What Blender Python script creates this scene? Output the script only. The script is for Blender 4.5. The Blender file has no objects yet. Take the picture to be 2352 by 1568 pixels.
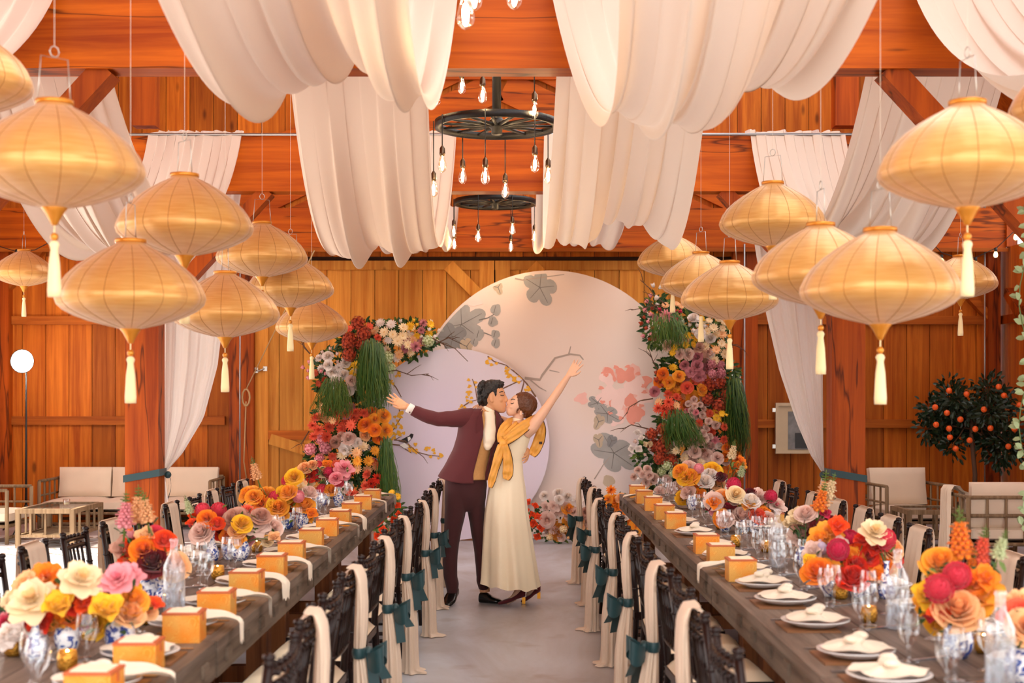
import bpy, bmesh, math, random
from mathutils import Vector, Matrix, Euler, noise as mnoise

random.seed(7)
SC = bpy.context.scene
COL = SC.collection
PI = math.pi

# ------------------------------------------------------------------ camera
F = 3267.0            # focal length in pixels of the 2352 px wide frame (50 mm)
VX, VY = 1180.0, 915.0  # where the room's depth lines meet
EYE = 1.63
cam_d = bpy.data.cameras.new('camera')
cam = bpy.data.objects.new('camera', cam_d)
COL.objects.link(cam)
cam.location = (0, 0, EYE)
cam.rotation_euler = (PI / 2, 0, 0)
cam_d.sensor_width = 36.0
cam_d.lens = F * 36.0 / 2352
cam_d.shift_x = -(VX - 1176) / 2352
cam_d.shift_y = (VY - 784) / 2352
cam_d.clip_end = 200
cam_d.dof.use_dof = True
cam_d.dof.focus_distance = 11.4
cam_d.dof.aperture_fstop = 3.2
SC.camera = cam


def P(px, py, Y):
    return Vector(((px - VX) * Y / F, Y, EYE + (VY - py) * Y / F))


# ------------------------------------------------------------------ world, sun, exposure
w = bpy.data.worlds.new('sky_world')
SC.world = w
w.use_nodes = True
wn = w.node_tree.nodes
wl = w.node_tree.links
bg = wn['Background']
bg.inputs[0].default_value = (1.0, 0.985, 0.97, 1)
bg.inputs[1].default_value = 2.6

sun_d = bpy.data.lights.new('sun', 'SUN')
sun_d.energy = 9.0
sun_d.angle = 0.009
sun_d.color = (1.0, 0.93, 0.82)
sun = bpy.data.objects.new('sun', sun_d)
COL.objects.link(sun)
sun.rotation_euler = Vector((0.66, 0.17, -0.73)).to_track_quat('-Z', 'Y').to_euler()

SC.view_settings.view_transform = 'Standard'
SC.view_settings.look = 'None'
SC.view_settings.exposure = 0.72
SC.view_settings.gamma = 1.0
SC.view_settings.use_curve_mapping = False
cy = SC.cycles
cy.max_bounces = 6
cy.diffuse_bounces = 3
cy.glossy_bounces = 3
cy.transmission_bounces = 4
cy.transparent_max_bounces = 8
cy.caustics_reflective = False
cy.caustics_refractive = False
cy.sample_clamp_indirect = 4.0
cy.use_adaptive_sampling = True
cy.adaptive_threshold = 0.1
cy.use_denoising = True


# ------------------------------------------------------------------ helpers
def srgb(r, g, b):
    def f(c):
        c /= 255.0
        return c / 12.92 if c <= 0.04045 else ((c + 0.055) / 1.055) ** 2.4
    return (f(r), f(g), f(b), 1.0)


class MB:
    """collects shapes into one mesh"""
    def __init__(self):
        self.v = []
        self.f = []
        self.m = []

    def add(self, vs, fs, mi=0):
        o = len(self.v)
        self.v.extend([tuple(p) for p in vs])
        self.f.extend([tuple(i + o for i in f) for f in fs])
        self.m.extend([mi] * len(fs))
        return self

    def box(self, c, s, rz=0, mi=0, rot=None):
        hx, hy, hz = s[0] / 2, s[1] / 2, s[2] / 2
        M = rot if rot is not None else Matrix.Rotation(rz, 3, 'Z')
        c = Vector(c)
        vs = [c + M @ Vector((x * hx, y * hy, z * hz)) for z in (-1, 1) for y in (-1, 1) for x in (-1, 1)]
        fs = [(0, 2, 3, 1), (4, 5, 7, 6), (0, 1, 5, 4), (2, 6, 7, 3), (0, 4, 6, 2), (1, 3, 7, 5)]
        return self.add(vs, fs, mi)

    def bar(self, a, b, w, d=None, up=(0, 0, 1), mi=0):
        a, b = Vector(a), Vector(b)
        d = w if d is None else d
        z = (b - a)
        L = z.length
        z.normalize()
        u = Vector(up)
        if abs(z.dot(u)) > 0.95:
            u = Vector((0, 1, 0))
        x = u.cross(z).normalized()
        y = z.cross(x)
        M = Matrix((x, y, z)).transposed()
        return self.box((a + b) / 2, (w, d, L), rot=M, mi=mi)

    def tube(self, pts, r, n=6, caps=True, mi=0, flat=1.0, closed=False):
        pts = [Vector(p) for p in pts]
        k = len(pts)
        rs = r if isinstance(r, (list, tuple)) else [r] * k
        vs, fs = [], []
        prev = None
        for i, p in enumerate(pts):
            if closed:
                t = pts[(i + 1) % k] - pts[i - 1]
            else:
                t = (pts[min(i + 1, k - 1)] - pts[max(i - 1, 0)])
            if t.length < 1e-9:
                t = Vector((0, 0, 1))
            t.normalize()
            if prev is None:
                u = Vector((0, 0, 1)) if abs(t.z) < 0.9 else Vector((0, 1, 0))
                x = u.cross(t).normalized()
            else:
                x = (prev - t * prev.dot(t))
                x = x.normalized() if x.length > 1e-6 else prev
            prev = x
            y = t.cross(x)
            for j in range(n):
                a = 2 * PI * j / n
                vs.append(p + x * (math.cos(a) * rs[i]) + y * (math.sin(a) * rs[i] * flat))
        for i in range(k if closed else k - 1):
            i2 = (i + 1) % k
            for j in range(n):
                fs.append((i * n + j, i * n + (j + 1) % n, i2 * n + (j + 1) % n, i2 * n + j))
        if caps and not closed:
            fs.append(tuple(range(n - 1, -1, -1)))
            fs.append(tuple((k - 1) * n + j for j in range(n)))
        return self.add(vs, fs, mi)

    def lathe(self, prof, c=(0, 0, 0), n=12, mi=0, sx=1.0, sy=1.0, cap=True):
        c = Vector(c)
        vs, fs = [], []
        k = len(prof)
        for r, z in prof:
            for j in range(n):
                a = 2 * PI * j / n
                vs.append(c + Vector((math.cos(a) * r * sx, math.sin(a) * r * sy, z)))
        for i in range(k - 1):
            for j in range(n):
                fs.append((i * n + j, i * n + (j + 1) % n, (i + 1) * n + (j + 1) % n, (i + 1) * n + j))
        if cap and prof[0][0] > 1e-5:
            fs.append(tuple(range(n - 1, -1, -1)))
        if cap and prof[-1][0] > 1e-5:
            fs.append(tuple((k - 1) * n + j for j in range(n)))
        return self.add(vs, fs, mi)

    def ball(self, c, r, n=8, m=6, mi=0, s=(1, 1, 1), M=None):
        c = Vector(c)
        vs, fs = [], []
        for i in range(m + 1):
            t = PI * i / m
            for j in range(n):
                a = 2 * PI * j / n
                q = Vector((math.sin(t) * math.cos(a) * r * s[0], math.sin(t) * math.sin(a) * r * s[1], math.cos(t) * r * s[2]))
                vs.append(c + (M @ q if M is not None else q))
        for i in range(m):
            for j in range(n):
                fs.append((i * n + j, (i + 1) * n + j, (i + 1) * n + (j + 1) % n, i * n + (j + 1) % n))
        return self.add(vs, fs, mi)

    def grid(self, fn, nu, nv, mi=0):
        vs = [fn(i / nu, j / nv) for j in range(nv + 1) for i in range(nu + 1)]
        fs = [(j * (nu + 1) + i, j * (nu + 1) + i + 1, (j + 1) * (nu + 1) + i + 1, (j + 1) * (nu + 1) + i)
              for j in range(nv) for i in range(nu)]
        return self.add(vs, fs, mi)

    def slab(self, pts, y0, y1, mi=0):
        """polygon given in x,z, thickness along y"""
        n = len(pts)
        vs = [(x, y0, z) for x, z in pts] + [(x, y1, z) for x, z in pts]
        fs = [tuple(range(n)), tuple(range(2 * n - 1, n - 1, -1))]
        fs += [(i, n + i, n + (i + 1) % n, (i + 1) % n) for i in range(n)]
        return self.add(vs, fs, mi)

    def mesh(self, name, mats, smooth=False, weld=False):
        me = bpy.data.meshes.new(name)
        me.from_pydata(self.v, [], self.f)
        for m in (mats if isinstance(mats, (list, tuple)) else [mats]):
            me.materials.append(m)
        if any(self.m):
            me.polygons.foreach_set('material_index', self.m)
        if smooth:
            me.polygons.foreach_set('use_smooth', [True] * len(me.polygons))
        if weld:
            bm = bmesh.new()
            bm.from_mesh(me)
            bmesh.ops.remove_doubles(bm, verts=bm.verts, dist=1e-5)
            bmesh.ops.recalc_face_normals(bm, faces=bm.faces)
            bm.to_mesh(me)
            bm.free()
        me.update()
        return me

    def build(self, name, mats, parent=None, smooth=False, loc=None, rz=0, weld=False):
        return obj(name, self.mesh(name, mats, smooth, weld), parent, loc, rz)


def obj(name, me, parent=None, loc=None, rz=0):
    o = bpy.data.objects.new(name, me)
    COL.objects.link(o)
    if parent is not None:
        o.parent = parent
    if loc is not None:
        o.location = loc
    if rz:
        o.rotation_euler = (0, 0, rz)
    return o


def tag(o, label=None, cat=None, group=None, kind=None):
    if label:
        o['label'] = label
    if cat:
        o['category'] = cat
    if group:
        o['group'] = group
    if kind:
        o['kind'] = kind
    return o


def thing(name, label, cat, loc=(0, 0, 0), rz=0, group=None):
    o = bpy.data.objects.new(name, None)
    o.empty_display_size = 0.05
    COL.objects.link(o)
    o.location = loc
    o.rotation_euler = (0, 0, rz)
    return tag(o, label, cat, group)


def copy_tree(o, parent=None):
    c = o.copy()
    COL.objects.link(c)
    c.parent = parent
    for ch in o.children:
        copy_tree(ch, c)
    return c


def place(src, used, loc, rz, label, group=None):
    o = copy_tree(src) if used[0] else src
    used[0] = True
    o.location = loc
    o.rotation_euler = (0, 0, rz)
    o['label'] = label
    if group:
        o['group'] = group
    return o


ORD = ['first', 'second', 'third', 'fourth', 'fifth', 'sixth', 'seventh', 'eighth', 'ninth', 'tenth', 'eleventh', 'twelfth',
       'thirteenth', 'fourteenth', 'fifteenth', 'sixteenth']

# ------------------------------------------------------------------ materials
MATS = {}


def mat(name, base, rough=0.6, metal=0.0, sheen=0.0, spec=None, bump=None, var=None, emit=None, estr=0.0, coat=0.0, trans=0.0):
    """plain procedural material. var=(amount, scale): noise in the colour. bump=(strength, scale)"""
    if name in MATS:
        return MATS[name]
    m = bpy.data.materials.new(name)
    m.use_nodes = True
    N, L = m.node_tree.nodes, m.node_tree.links
    b = N['Principled BSDF']
    b.inputs['Base Color'].default_value = base
    b.inputs['Roughness'].default_value = rough
    b.inputs['Metallic'].default_value = metal
    if sheen:
        b.inputs['Sheen Weight'].default_value = sheen
    if spec is not None:
        b.inputs['Specular IOR Level'].default_value = spec
    if coat:
        b.inputs['Coat Weight'].default_value = coat
    if emit is not None:
        b.inputs['Emission Color'].default_value = emit
        b.inputs['Emission Strength'].default_value = estr
    tc = None
    if var or bump:
        tc = N.new('ShaderNodeTexCoord')
    if var:
        nz = N.new('ShaderNodeTexNoise')
        nz.inputs['Scale'].default_value = var[1]
        nz.inputs['Detail'].default_value = 4
        L.new(tc.outputs['Object'], nz.inputs['Vector'])
        mx = N.new('ShaderNodeMix')
        mx.data_type = 'RGBA'
        k = var[0]
        mx.inputs[6].default_value = tuple(min(1, c * (1 + k)) for c in base[:3]) + (1,)
        mx.inputs[7].default_value = tuple(c * (1 - k) for c in base[:3]) + (1,)
        L.new(nz.outputs['Fac'], mx.inputs[0])
        L.new(mx.outputs[2], b.inputs['Base Color'])
    if bump:
        nb = N.new('ShaderNodeTexNoise')
        nb.inputs['Scale'].default_value = bump[1]
        nb.inputs['Detail'].default_value = 3
        L.new(tc.outputs['Object'], nb.inputs['Vector'])
        bp = N.new('ShaderNodeBump')
        bp.inputs['Strength'].default_value = bump[0]
        bp.inputs['Distance'].default_value = 0.01
        L.new(nb.outputs['Fac'], bp.inputs['Height'])
        L.new(bp.outputs['Normal'], b.inputs['Normal'])
    if trans:
        tr = N.new('ShaderNodeBsdfTranslucent')
        tr.inputs['Color'].default_value = base
        ms = N.new('ShaderNodeMixShader')
        ms.inputs[0].default_value = trans
        out = N['Material Output']
        L.new(b.outputs[0], ms.inputs[1])
        L.new(tr.outputs[0], ms.inputs[2])
        L.new(ms.outputs[0], out.inputs['Surface'])
    MATS[name] = m
    return m


def wood(name, c_light, c_dark, grain='z', scale=1.0, rough=0.6, knots=0.6, spread=0.35, knot_col=None, crack=False):
    """stained timber: streaks along the grain axis, knots, each piece its own tone"""
    if name in MATS:
        return MATS[name]
    m = bpy.data.materials.new(name)
    m.use_nodes = True
    N, L = m.node_tree.nodes, m.node_tree.links
    b = N['Principled BSDF']
    b.inputs['Roughness'].default_value = rough
    b.inputs['Specular IOR Level'].default_value = 0.18
    tc = N.new('ShaderNodeTexCoord')
    oi = N.new('ShaderNodeObjectInfo')
    off = N.new('ShaderNodeVectorMath')
    off.operation = 'SCALE'
    off.inputs[0].default_value = (13.1, 7.7, 5.3)
    L.new(oi.outputs['Random'], off.inputs['Scale'])
    addv = N.new('ShaderNodeVectorMath')
    addv.operation = 'ADD'
    L.new(tc.outputs['Object'], addv.inputs[0])
    L.new(off.outputs[0], addv.inputs[1])
    mp = N.new('ShaderNodeMapping')
    s = {'x': (0.6, 14, 14), 'y': (14, 0.6, 14), 'z': (14, 14, 0.6)}[grain]
    mp.inputs['Scale'].default_value = tuple(k * scale for k in s)
    L.new(addv.outputs[0], mp.inputs['Vector'])
    n1 = N.new('ShaderNodeTexNoise')
    n1.inputs['Scale'].default_value = 1.0
    n1.inputs['Detail'].default_value = 5
    n1.inputs['Roughness'].default_value = 0.65
    n1.inputs['Distortion'].default_value = 0.6
    L.new(mp.outputs[0], n1.inputs['Vector'])
    r1 = N.new('ShaderNodeValToRGB')
    r1.color_ramp.elements[0].position = 0.30
    r1.color_ramp.elements[0].color = c_dark
    r1.color_ramp.elements[1].position = 0.66
    r1.color_ramp.elements[1].color = c_light
    L.new(n1.outputs['Fac'], r1.inputs[0])
    # broad tone differences over the piece
    n2 = N.new('ShaderNodeTexNoise')
    n2.inputs['Scale'].default_value = 1.3
    n2.inputs['Detail'].default_value = 2
    L.new(addv.outputs[0], n2.inputs['Vector'])
    # piece tone
    mr = N.new('ShaderNodeMapRange')
    mr.inputs['To Min'].default_value = 1 - spread
    mr.inputs['To Max'].default_value = 1 + spread * 0.6
    L.new(oi.outputs['Random'], mr.inputs['Value'])
    mr2 = N.new('ShaderNodeMapRange')
    mr2.inputs['To Min'].default_value = 0.75
    mr2.inputs['To Max'].default_value = 1.25
    L.new(n2.outputs['Fac'], mr2.inputs['Value'])
    mul = N.new('ShaderNodeMath')
    mul.operation = 'MULTIPLY'
    L.new(mr.outputs[0], mul.inputs[0])
    L.new(mr2.outputs[0], mul.inputs[1])
    sc = N.new('ShaderNodeVectorMath')
    sc.operation = 'SCALE'
    L.new(r1.outputs[0], sc.inputs[0])
    L.new(mul.outputs[0], sc.inputs['Scale'])
    last = sc.outputs[0]
    if knots:
        mp2 = N.new('ShaderNodeMapping')
        s2 = {'x': (0.9, 2.6, 2.6), 'y': (2.6, 0.9, 2.6), 'z': (2.6, 2.6, 0.9)}[grain]
        mp2.inputs['Scale'].default_value = tuple(k * 1.15 for k in s2)
        L.new(addv.outputs[0], mp2.inputs['Vector'])
        vo = N.new('ShaderNodeTexVoronoi')
        vo.inputs['Scale'].default_value = 1.0
        L.new(mp2.outputs[0], vo.inputs['Vector'])
        r2 = N.new('ShaderNodeValToRGB')
        r2.color_ramp.elements[0].position = 0.05
        r2.color_ramp.elements[0].color = (knots, knots, knots, 1)
        r2.color_ramp.elements[1].position = 0.11
        r2.color_ramp.elements[1].color = (0, 0, 0, 1)
        L.new(vo.outputs['Distance'], r2.inputs[0])
        mx = N.new('ShaderNodeMix')
        mx.data_type = 'RGBA'
        mx.inputs[7].default_value = knot_col or tuple(c * 0.25 for c in c_dark[:3]) + (1,)
        L.new(r2.outputs[0], mx.inputs[0])
        L.new(last, mx.inputs[6])
        last = mx.outputs[2]
    if crack:
        mp3 = N.new('ShaderNodeMapping')
        s3 = {'x': (0.22, 1.0, 2.4), 'z': (2.4, 1.0, 0.22)}[grain]
        mp3.inputs['Scale'].default_value = s3
        L.new(addv.outputs[0], mp3.inputs['Vector'])
        n3 = N.new('ShaderNodeTexNoise')
        n3.inputs['Scale'].default_value = 1.0
        n3.inputs['Detail'].default_value = 4
        L.new(mp3.outputs[0], n3.inputs['Vector'])
        r3 = N.new('ShaderNodeValToRGB')
        e = r3.color_ramp.elements
        e[0].position = 0.488
        e[0].color = (0, 0, 0, 1)
        e[1].position = 0.506
        e[1].color = (0, 0, 0, 1)
        k = e.new(0.497)
        k.color = (0.85, 0.85, 0.85, 1)
        L.new(n3.outputs['Fac'], r3.inputs[0])
        mx3 = N.new('ShaderNodeMix')
        mx3.data_type = 'RGBA'
        mx3.inputs[7].default_value = tuple(c * 0.12 for c in c_dark[:3]) + (1,)
        L.new(r3.outputs[0], mx3.inputs[0])
        L.new(last, mx3.inputs[6])
        last = mx3.outputs[2]
    L.new(last, b.inputs['Base Color'])
    bp = N.new('ShaderNodeBump')
    bp.inputs['Strength'].default_value = 0.25
    bp.inputs['Distance'].default_value = 0.004
    L.new(n1.outputs['Fac'], bp.inputs['Height'])
    L.new(bp.outputs['Normal'], b.inputs['Normal'])
    MATS[name] = m
    return m


def glass(name, tint=(0.97, 0.98, 0.99, 1), strength=0.9, rough=0.03, milk=0.0, milk_col=(0.9, 0.9, 0.92, 1)):
    """thin clear glass: lets light through, mirrors at grazing angles"""
    if name in MATS:
        return MATS[name]
    m = bpy.data.materials.new(name)
    m.use_nodes = True
    N, L = m.node_tree.nodes, m.node_tree.links
    N.remove(N['Principled BSDF'])
    out = N['Material Output']
    lw = N.new('ShaderNodeLayerWeight')
    lw.inputs['Blend'].default_value = 0.35
    mr = N.new('ShaderNodeMapRange')
    mr.inputs['To Min'].default_value = 0.06
    mr.inputs['To Max'].default_value = strength
    L.new(lw.outputs['Facing'], mr.inputs['Value'])
    tr = N.new('ShaderNodeBsdfTransparent')
    tr.inputs['Color'].default_value = tint
    gl = N.new('ShaderNodeBsdfGlossy')
    gl.inputs['Roughness'].default_value = rough
    gl.inputs['Color'].default_value = (1, 1, 1, 1)
    ms = N.new('ShaderNodeMixShader')
    L.new(mr.outputs[0], ms.inputs[0])
    L.new(tr.outputs[0], ms.inputs[1])
    L.new(gl.outputs[0], ms.inputs[2])
    last = ms
    if milk:
        df = N.new('ShaderNodeBsdfDiffuse')
        df.inputs['Color'].default_value = milk_col
        m2 = N.new('ShaderNodeMixShader')
        m2.inputs[0].default_value = milk
        L.new(ms.outputs[0], m2.inputs[1])
        L.new(df.outputs[0], m2.inputs[2])
        last = m2
    L.new(last.outputs[0], out.inputs['Surface'])
    MATS[name] = m
    return m


def emitter(name, col, strength):
    if name in MATS:
        return MATS[name]
    m = bpy.data.materials.new(name)
    m.use_nodes = True
    N, L = m.node_tree.nodes, m.node_tree.links
    N.remove(N['Principled BSDF'])
    e = N.new('ShaderNodeEmission')
    e.inputs[0].default_value = col
    e.inputs[1].default_value = strength
    L.new(e.outputs[0], N['Material Output'].inputs['Surface'])
    MATS[name] = m
    return m


W_WALL = wood('pine_wall_boards', srgb(204, 112, 28), srgb(152, 66, 8), 'z', 1.0, 0.6, 0.75, 0.30)
W_DOOR = wood('pine_door_boards', srgb(220, 150, 62), srgb(184, 106, 32), 'z', 1.0, 0.6, 0.75, 0.22)
W_RAIL = wood('pine_rails', srgb(192, 104, 30), srgb(144, 64, 12), 'x', 1.0, 0.6, 0.4, 0.2)
W_BEAM = wood('timber_beams', srgb(196, 94, 10), srgb(142, 52, 2), 'x', 0.7, 0.5, 0.7, 0.12, crack=True)
W_POST = wood('timber_posts', srgb(176, 80, 14), srgb(126, 46, 5), 'z', 0.7, 0.55, 0.6, 0.12, crack=True)
W_TABLE = wood('grey_table_boards', srgb(128, 112, 100), srgb(72, 58, 48), 'y', 1.3, 0.5, 0.3, 0.2)
W_TLEG = wood('brown_table_legs', srgb(140, 84, 46), srgb(88, 46, 20), 'z', 1.0, 0.55, 0.3, 0.15)
W_GREY = wood('weathered_rattan', srgb(150, 124, 94), srgb(104, 80, 56), 'z', 2.0, 0.7, 0.0, 0.15)
M_BLACKWOOD = mat('dark_mahogany', srgb(28, 11, 7), 0.28, spec=0.25)
M_IRON = mat('black_iron', srgb(36, 34, 34), 0.42, 0.6, bump=(0.2, 60))
M_CONDUIT = mat('galvanised_pipe', srgb(170, 170, 172), 0.35, 0.8)
M_DRAPE = mat('white_voile', srgb(226, 208, 192), 0.85, sheen=0.1, trans=0.30, bump=(0.06, 500))
M_SASH = mat('ivory_chiffon', srgb(236, 212, 188), 0.8, sheen=0.1, trans=0.3)
M_CURT = mat('white_curtain', srgb(246, 240, 234), 0.85, trans=0.5)
M_TEAL = mat('teal_velvet', srgb(8, 52, 56), 0.5, sheen=0.15)
M_CREAM = mat('cream_cushion', srgb(226, 204, 178), 0.85, sheen=0.2, bump=(0.15, 300), var=(0.05, 6))
M_SEAT = mat('ivory_seat_pad', srgb(246, 226, 196), 0.35)
M_WHITE = mat('white_china', srgb(224, 218, 214), 0.25)
M_NAPKIN = mat('white_linen', srgb(226, 210, 188), 0.9, sheen=0.2, bump=(0.1, 400))
M_ROPE = mat('jute_rope', srgb(196, 160, 110), 0.9, bump=(0.5, 200))
M_STRING = mat('white_string', srgb(226, 214, 196), 0.8)
M_WIRE = mat('steel_wire', srgb(190, 186, 178), 0.3, 0.9)
M_BRASS = mat('brass', srgb(206, 140, 48), 0.3, 0.9)
M_GOLDCAP = mat('gold_lacquer', srgb(214, 138, 44), 0.3, 0.4)
M_GLASS = glass('clear_glass', strength=0.5)
M_BULBG = glass('bulb_glass', (1.0, 0.93, 0.82, 1), 0.7)
M_FIL = emitter('glowing_filament', (1.0, 0.74, 0.42, 1), 260.0)
M_GLOW = emitter('small_bulb_glow', (1.0, 0.66, 0.30, 1), 4.0)
M_SOCK = mat('aged_bronze', srgb(96, 78, 62), 0.3, 0.9)
M_BLACK = mat('black_rubber', srgb(20, 19, 18), 0.5)
# ================================================================== THE BARN
XL, XR, YB, YF = -6.78, 6.40, 18.75, -2.5
AX = -0.17            # the room's axis
EAVE, RIDGE = 4.9, 12.6  # ridge raised so direct sun misses the added roof opening


def roof_z(x):
    return RIDGE - abs(x - AX) * (RIDGE - EAVE) / 6.6


def concrete():
    m = bpy.data.materials.new('concrete_floor')
    m.use_nodes = True
    N, L = m.node_tree.nodes, m.node_tree.links
    b = N['Principled BSDF']
    tc = N.new('ShaderNodeTexCoord')
    mp = N.new('ShaderNodeMapping')
    mp.inputs['Scale'].default_value = (1.0, 0.45, 1)
    L.new(tc.outputs['Object'], mp.inputs[0])
    n1 = N.new('ShaderNodeTexNoise')
    n1.inputs['Scale'].default_value = 1.1
    n1.inputs['Detail'].default_value = 8
    n1.inputs['Roughness'].default_value = 0.62
    n1.inputs['Distortion'].default_value = 0.8
    L.new(mp.outputs[0], n1.inputs['Vector'])
    r = N.new('ShaderNodeValToRGB')
    e = r.color_ramp.elements
    e[0].position, e[0].color = 0.30, srgb(150, 140, 134)
    e[1].position, e[1].color = 0.70, srgb(198, 204, 214)
    k = e.new(0.5)
    k.color = srgb(176, 174, 178)
    L.new(n1.outputs['Fac'], r.inputs[0])
    n2 = N.new('ShaderNodeTexNoise')
    n2.inputs['Scale'].default_value = 2.6
    n2.inputs['Detail'].default_value = 3
    L.new(tc.outputs['Object'], n2.inputs['Vector'])
    r2 = N.new('ShaderNodeValToRGB')
    e = r2.color_ramp.elements
    e[0].position, e[0].color = 0.60, (0, 0, 0, 1)
    e[1].position, e[1].color = 0.72, (0.45, 0.45, 0.45, 1)
    L.new(n2.outputs['Fac'], r2.inputs[0])
    mx = N.new('ShaderNodeMix')
    mx.data_type = 'RGBA'
    mx.inputs[7].default_value = srgb(136, 110, 90)
    L.new(r2.outputs[0], mx.inputs[0])
    L.new(r.outputs[0], mx.inputs[6])
    L.new(mx.outputs[2], b.inputs['Base Color'])
    b.inputs['Roughness'].default_value = 0.42
    bp = N.new('ShaderNodeBump')
    bp.inputs['Strength'].default_value = 0.1
    L.new(n1.outputs['Fac'], bp.inputs['Height'])
    L.new(bp.outputs['Normal'], b.inputs['Normal'])
    return m


def struct(o):
    o['kind'] = 'structure'
    return o


flo = MB().box(((XL + XR) / 2, (YB + YF) / 2, -0.1), (XR - XL + 1.0, YB - YF + 1.0, 0.2)).build('floor', concrete())
struct(flo)

gr_ = MB().box((0, 8, -0.30), (90, 90, 0.2)).build('ground', mat('pale_gravel', srgb(170, 162, 146), 0.95, var=(0.2, 3), bump=(0.3, 60)))
struct(gr_)

# ---- back wall: dark backing, boards, rails, posts
M_BACK = mat('shadowed_sheathing', srgb(60, 30, 12), 0.9)
pts = [(XL, 0), (XR, 0), (XR, roof_z(XR)), (AX, RIDGE), (XL, roof_z(XL))]
wall_back = MB().slab(pts, YB + 0.03, YB + 0.15).build('wall_back', M_BACK)
struct(wall_back)


def board(parent, x0, x1, z0, z1, m, name='plank', y=YB, t=0.03, dy=0.0):
    g = 0.004
    return MB().box(((x0 + x1) / 2, y + t / 2 + dy, (z0 + z1) / 2), (x1 - x0 - 2 * g, t, z1 - z0)).build(name, m, parent)


BW = 0.312
DX0, DX1 = -3.40, 3.02


def row(parent, xa, xb, z0, z1, m, top=None):
    n = max(1, round((xb - xa) / BW))
    wdt = (xb - xa) / n
    for i in range(n):
        a = xa + i * wdt
        zt = z1 if z1 is not None else roof_z(a + wdt / 2) - 0.05
        board(parent, a, a + wdt, z0, zt, m, dy=random.uniform(-0.006, 0.004))


row(wall_back, XL, DX0 - 0.02, 0.0, 3.5, W_WALL)
row(wall_back, DX1 + 0.02, XR, 0.0, 3.5, W_WALL)
row(wall_back, XL, XR, 3.5, None, W_WALL)
for (xa, xb, z) in ((XL, -3.8, 2.66), (XL, -3.8, 1.34), (3.2, XR, 2.66), (3.2, XR, 1.30), (XL, -3.8, 3.62), (3.2, XR, 3.62)):
    MB().box(((xa + xb) / 2, YB - 0.03, z), (xb - xa, 0.06, 0.11)).build('girt', W_RAIL, wall_back)
# corner brace timbers against the back wall
for a, b in ((P(-70, 760, 18.70), P(190, 470, 18.70)), (P(2095, 540, 18.70), P(2285, 745, 18.70)), (P(420, 640, 18.7), P(560, 470, 18.7))):
    MB().bar((a.x, 18.69, a.z), (b.x, 18.69, b.z), 0.10, 0.17, up=(0, 1, 0)).build('brace', W_RAIL, wall_back)
# upper gable timbers over the far beam
for s in (-1, 1):
    for k in range(3):
        a = Vector((AX + s * (0.05), 18.70, 6.25 - k * 0.52))
        b = Vector((AX + s * 3.6, 18.70, 4.55 - k * 0.52))
        MB().bar(a, b, 0.40, 0.05, up=(0, 1, 0)).build('gable_board', W_BEAM, wall_back)
MB().box((AX, 18.66, 5.92), (6.0, 0.06, 0.22)).build('gable_rail', W_BEAM, wall_back)

# ---- double barn door in the middle of the back wall
for k, (xa, xb) in enumerate(((DX0, -0.255), (-0.245, DX1))):
    d = thing('door_%d' % (k + 1), None, None)
    struct(d)
    d['label'] = ['pine plank barn door leaf on the sofa side', 'pine plank barn door leaf on the citrus tree side'][k]
    n = round((xb - xa) / BW)
    wd = (xb - xa) / n
    for i in range(n):
        board(d, xa + i * wd, xa + (i + 1) * wd, 0.02, 3.44, W_DOOR, dy=-0.04 + random.uniform(-0.004, 0.004))
    xm = xb if k == 0 else xa
    s = -1 if k == 0 else 1
    MB().box((xm + s * 0.10, YB - 0.06, 1.73), (0.19, 0.04, 3.42)).build('stile', W_DOOR, d)
    xe = xa if k == 0 else xb
    MB().box((xe - s * 0.09, YB - 0.06, 1.73), (0.17, 0.04, 3.42)).build('stile', W_DOOR, d)
    for z in (3.38, 1.15, 0.12):
        MB().box(((xa + xb) / 2, YB - 0.055, z), (xb - xa, 0.035, 0.12)).build('rail', W_RAIL if z < 3 else W_DOOR, d)
    MB().bar((xm + s * 0.20, YB - 0.065, 2.98), (xm + s * 0.60, YB - 0.065, 3.38), 0.16, 0.04, up=(0, 1, 0)).build('brace', W_DOOR, d)
    MB().bar((xm + s * 0.2, YB - 0.065, 0.25), (xe - s * 0.2, YB - 0.065, 1.10), 0.14, 0.04, up=(0, 1, 0)).build('brace', W_DOOR, d)

# ---- side walls (openings let the daylight in)
wl_ = struct(MB().box((XL - 0.12, 17.1, 1.8), (0.1, 3.5, 3.6)).build('wall_left', M_BACK))
wr_ = struct(MB().box((XR + 0.12, 12.9, 1.8), (0.1, 11.9, 3.6)).build('wall_right', M_BACK))


def side_board(parent, x, y0, y1, z0, z1, m):
    MB().box((x, (y0 + y1) / 2, (z0 + z1) / 2), (0.03, y1 - y0 - 0.008, z1 - z0)).build('plank', m, parent)


for i in range(11):
    side_board(wl_, XL - 0.05, 15.35 + i * BW, 15.35 + (i + 1) * BW, 0, 3.6, W_WALL)
for i in range(38):
    side_board(wr_, XR + 0.05, 6.95 + i * BW, 6.95 + (i + 1) * BW, 0, 3.6, W_WALL)
# the left side above the wide doorway and the near wall
for i in range(58):
    y = -2.5 + i * BW
    z0 = 3.35 if y > 4.0 else 0.0
    if y + BW < 15.4:
        side_board(wl_, XL - 0.05, y, y + BW, z0, 3.6, W_WALL)
for (x, ya, yb, z) in ((XR, 7.0, 18.7, 2.66), (XR, 7.0, 18.7, 1.30)):
    MB().box((x + 0.02, (ya + yb) / 2, z), (0.05, yb - ya, 0.11)).build('girt', W_POST, wr_)
MB().bar((XR - 0.02, 18.3, 3.0), (XR - 0.02, 16.2, 1.6), 0.12, 0.14, up=(1, 0, 0)).build('brace', W_POST, wr_)

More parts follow.
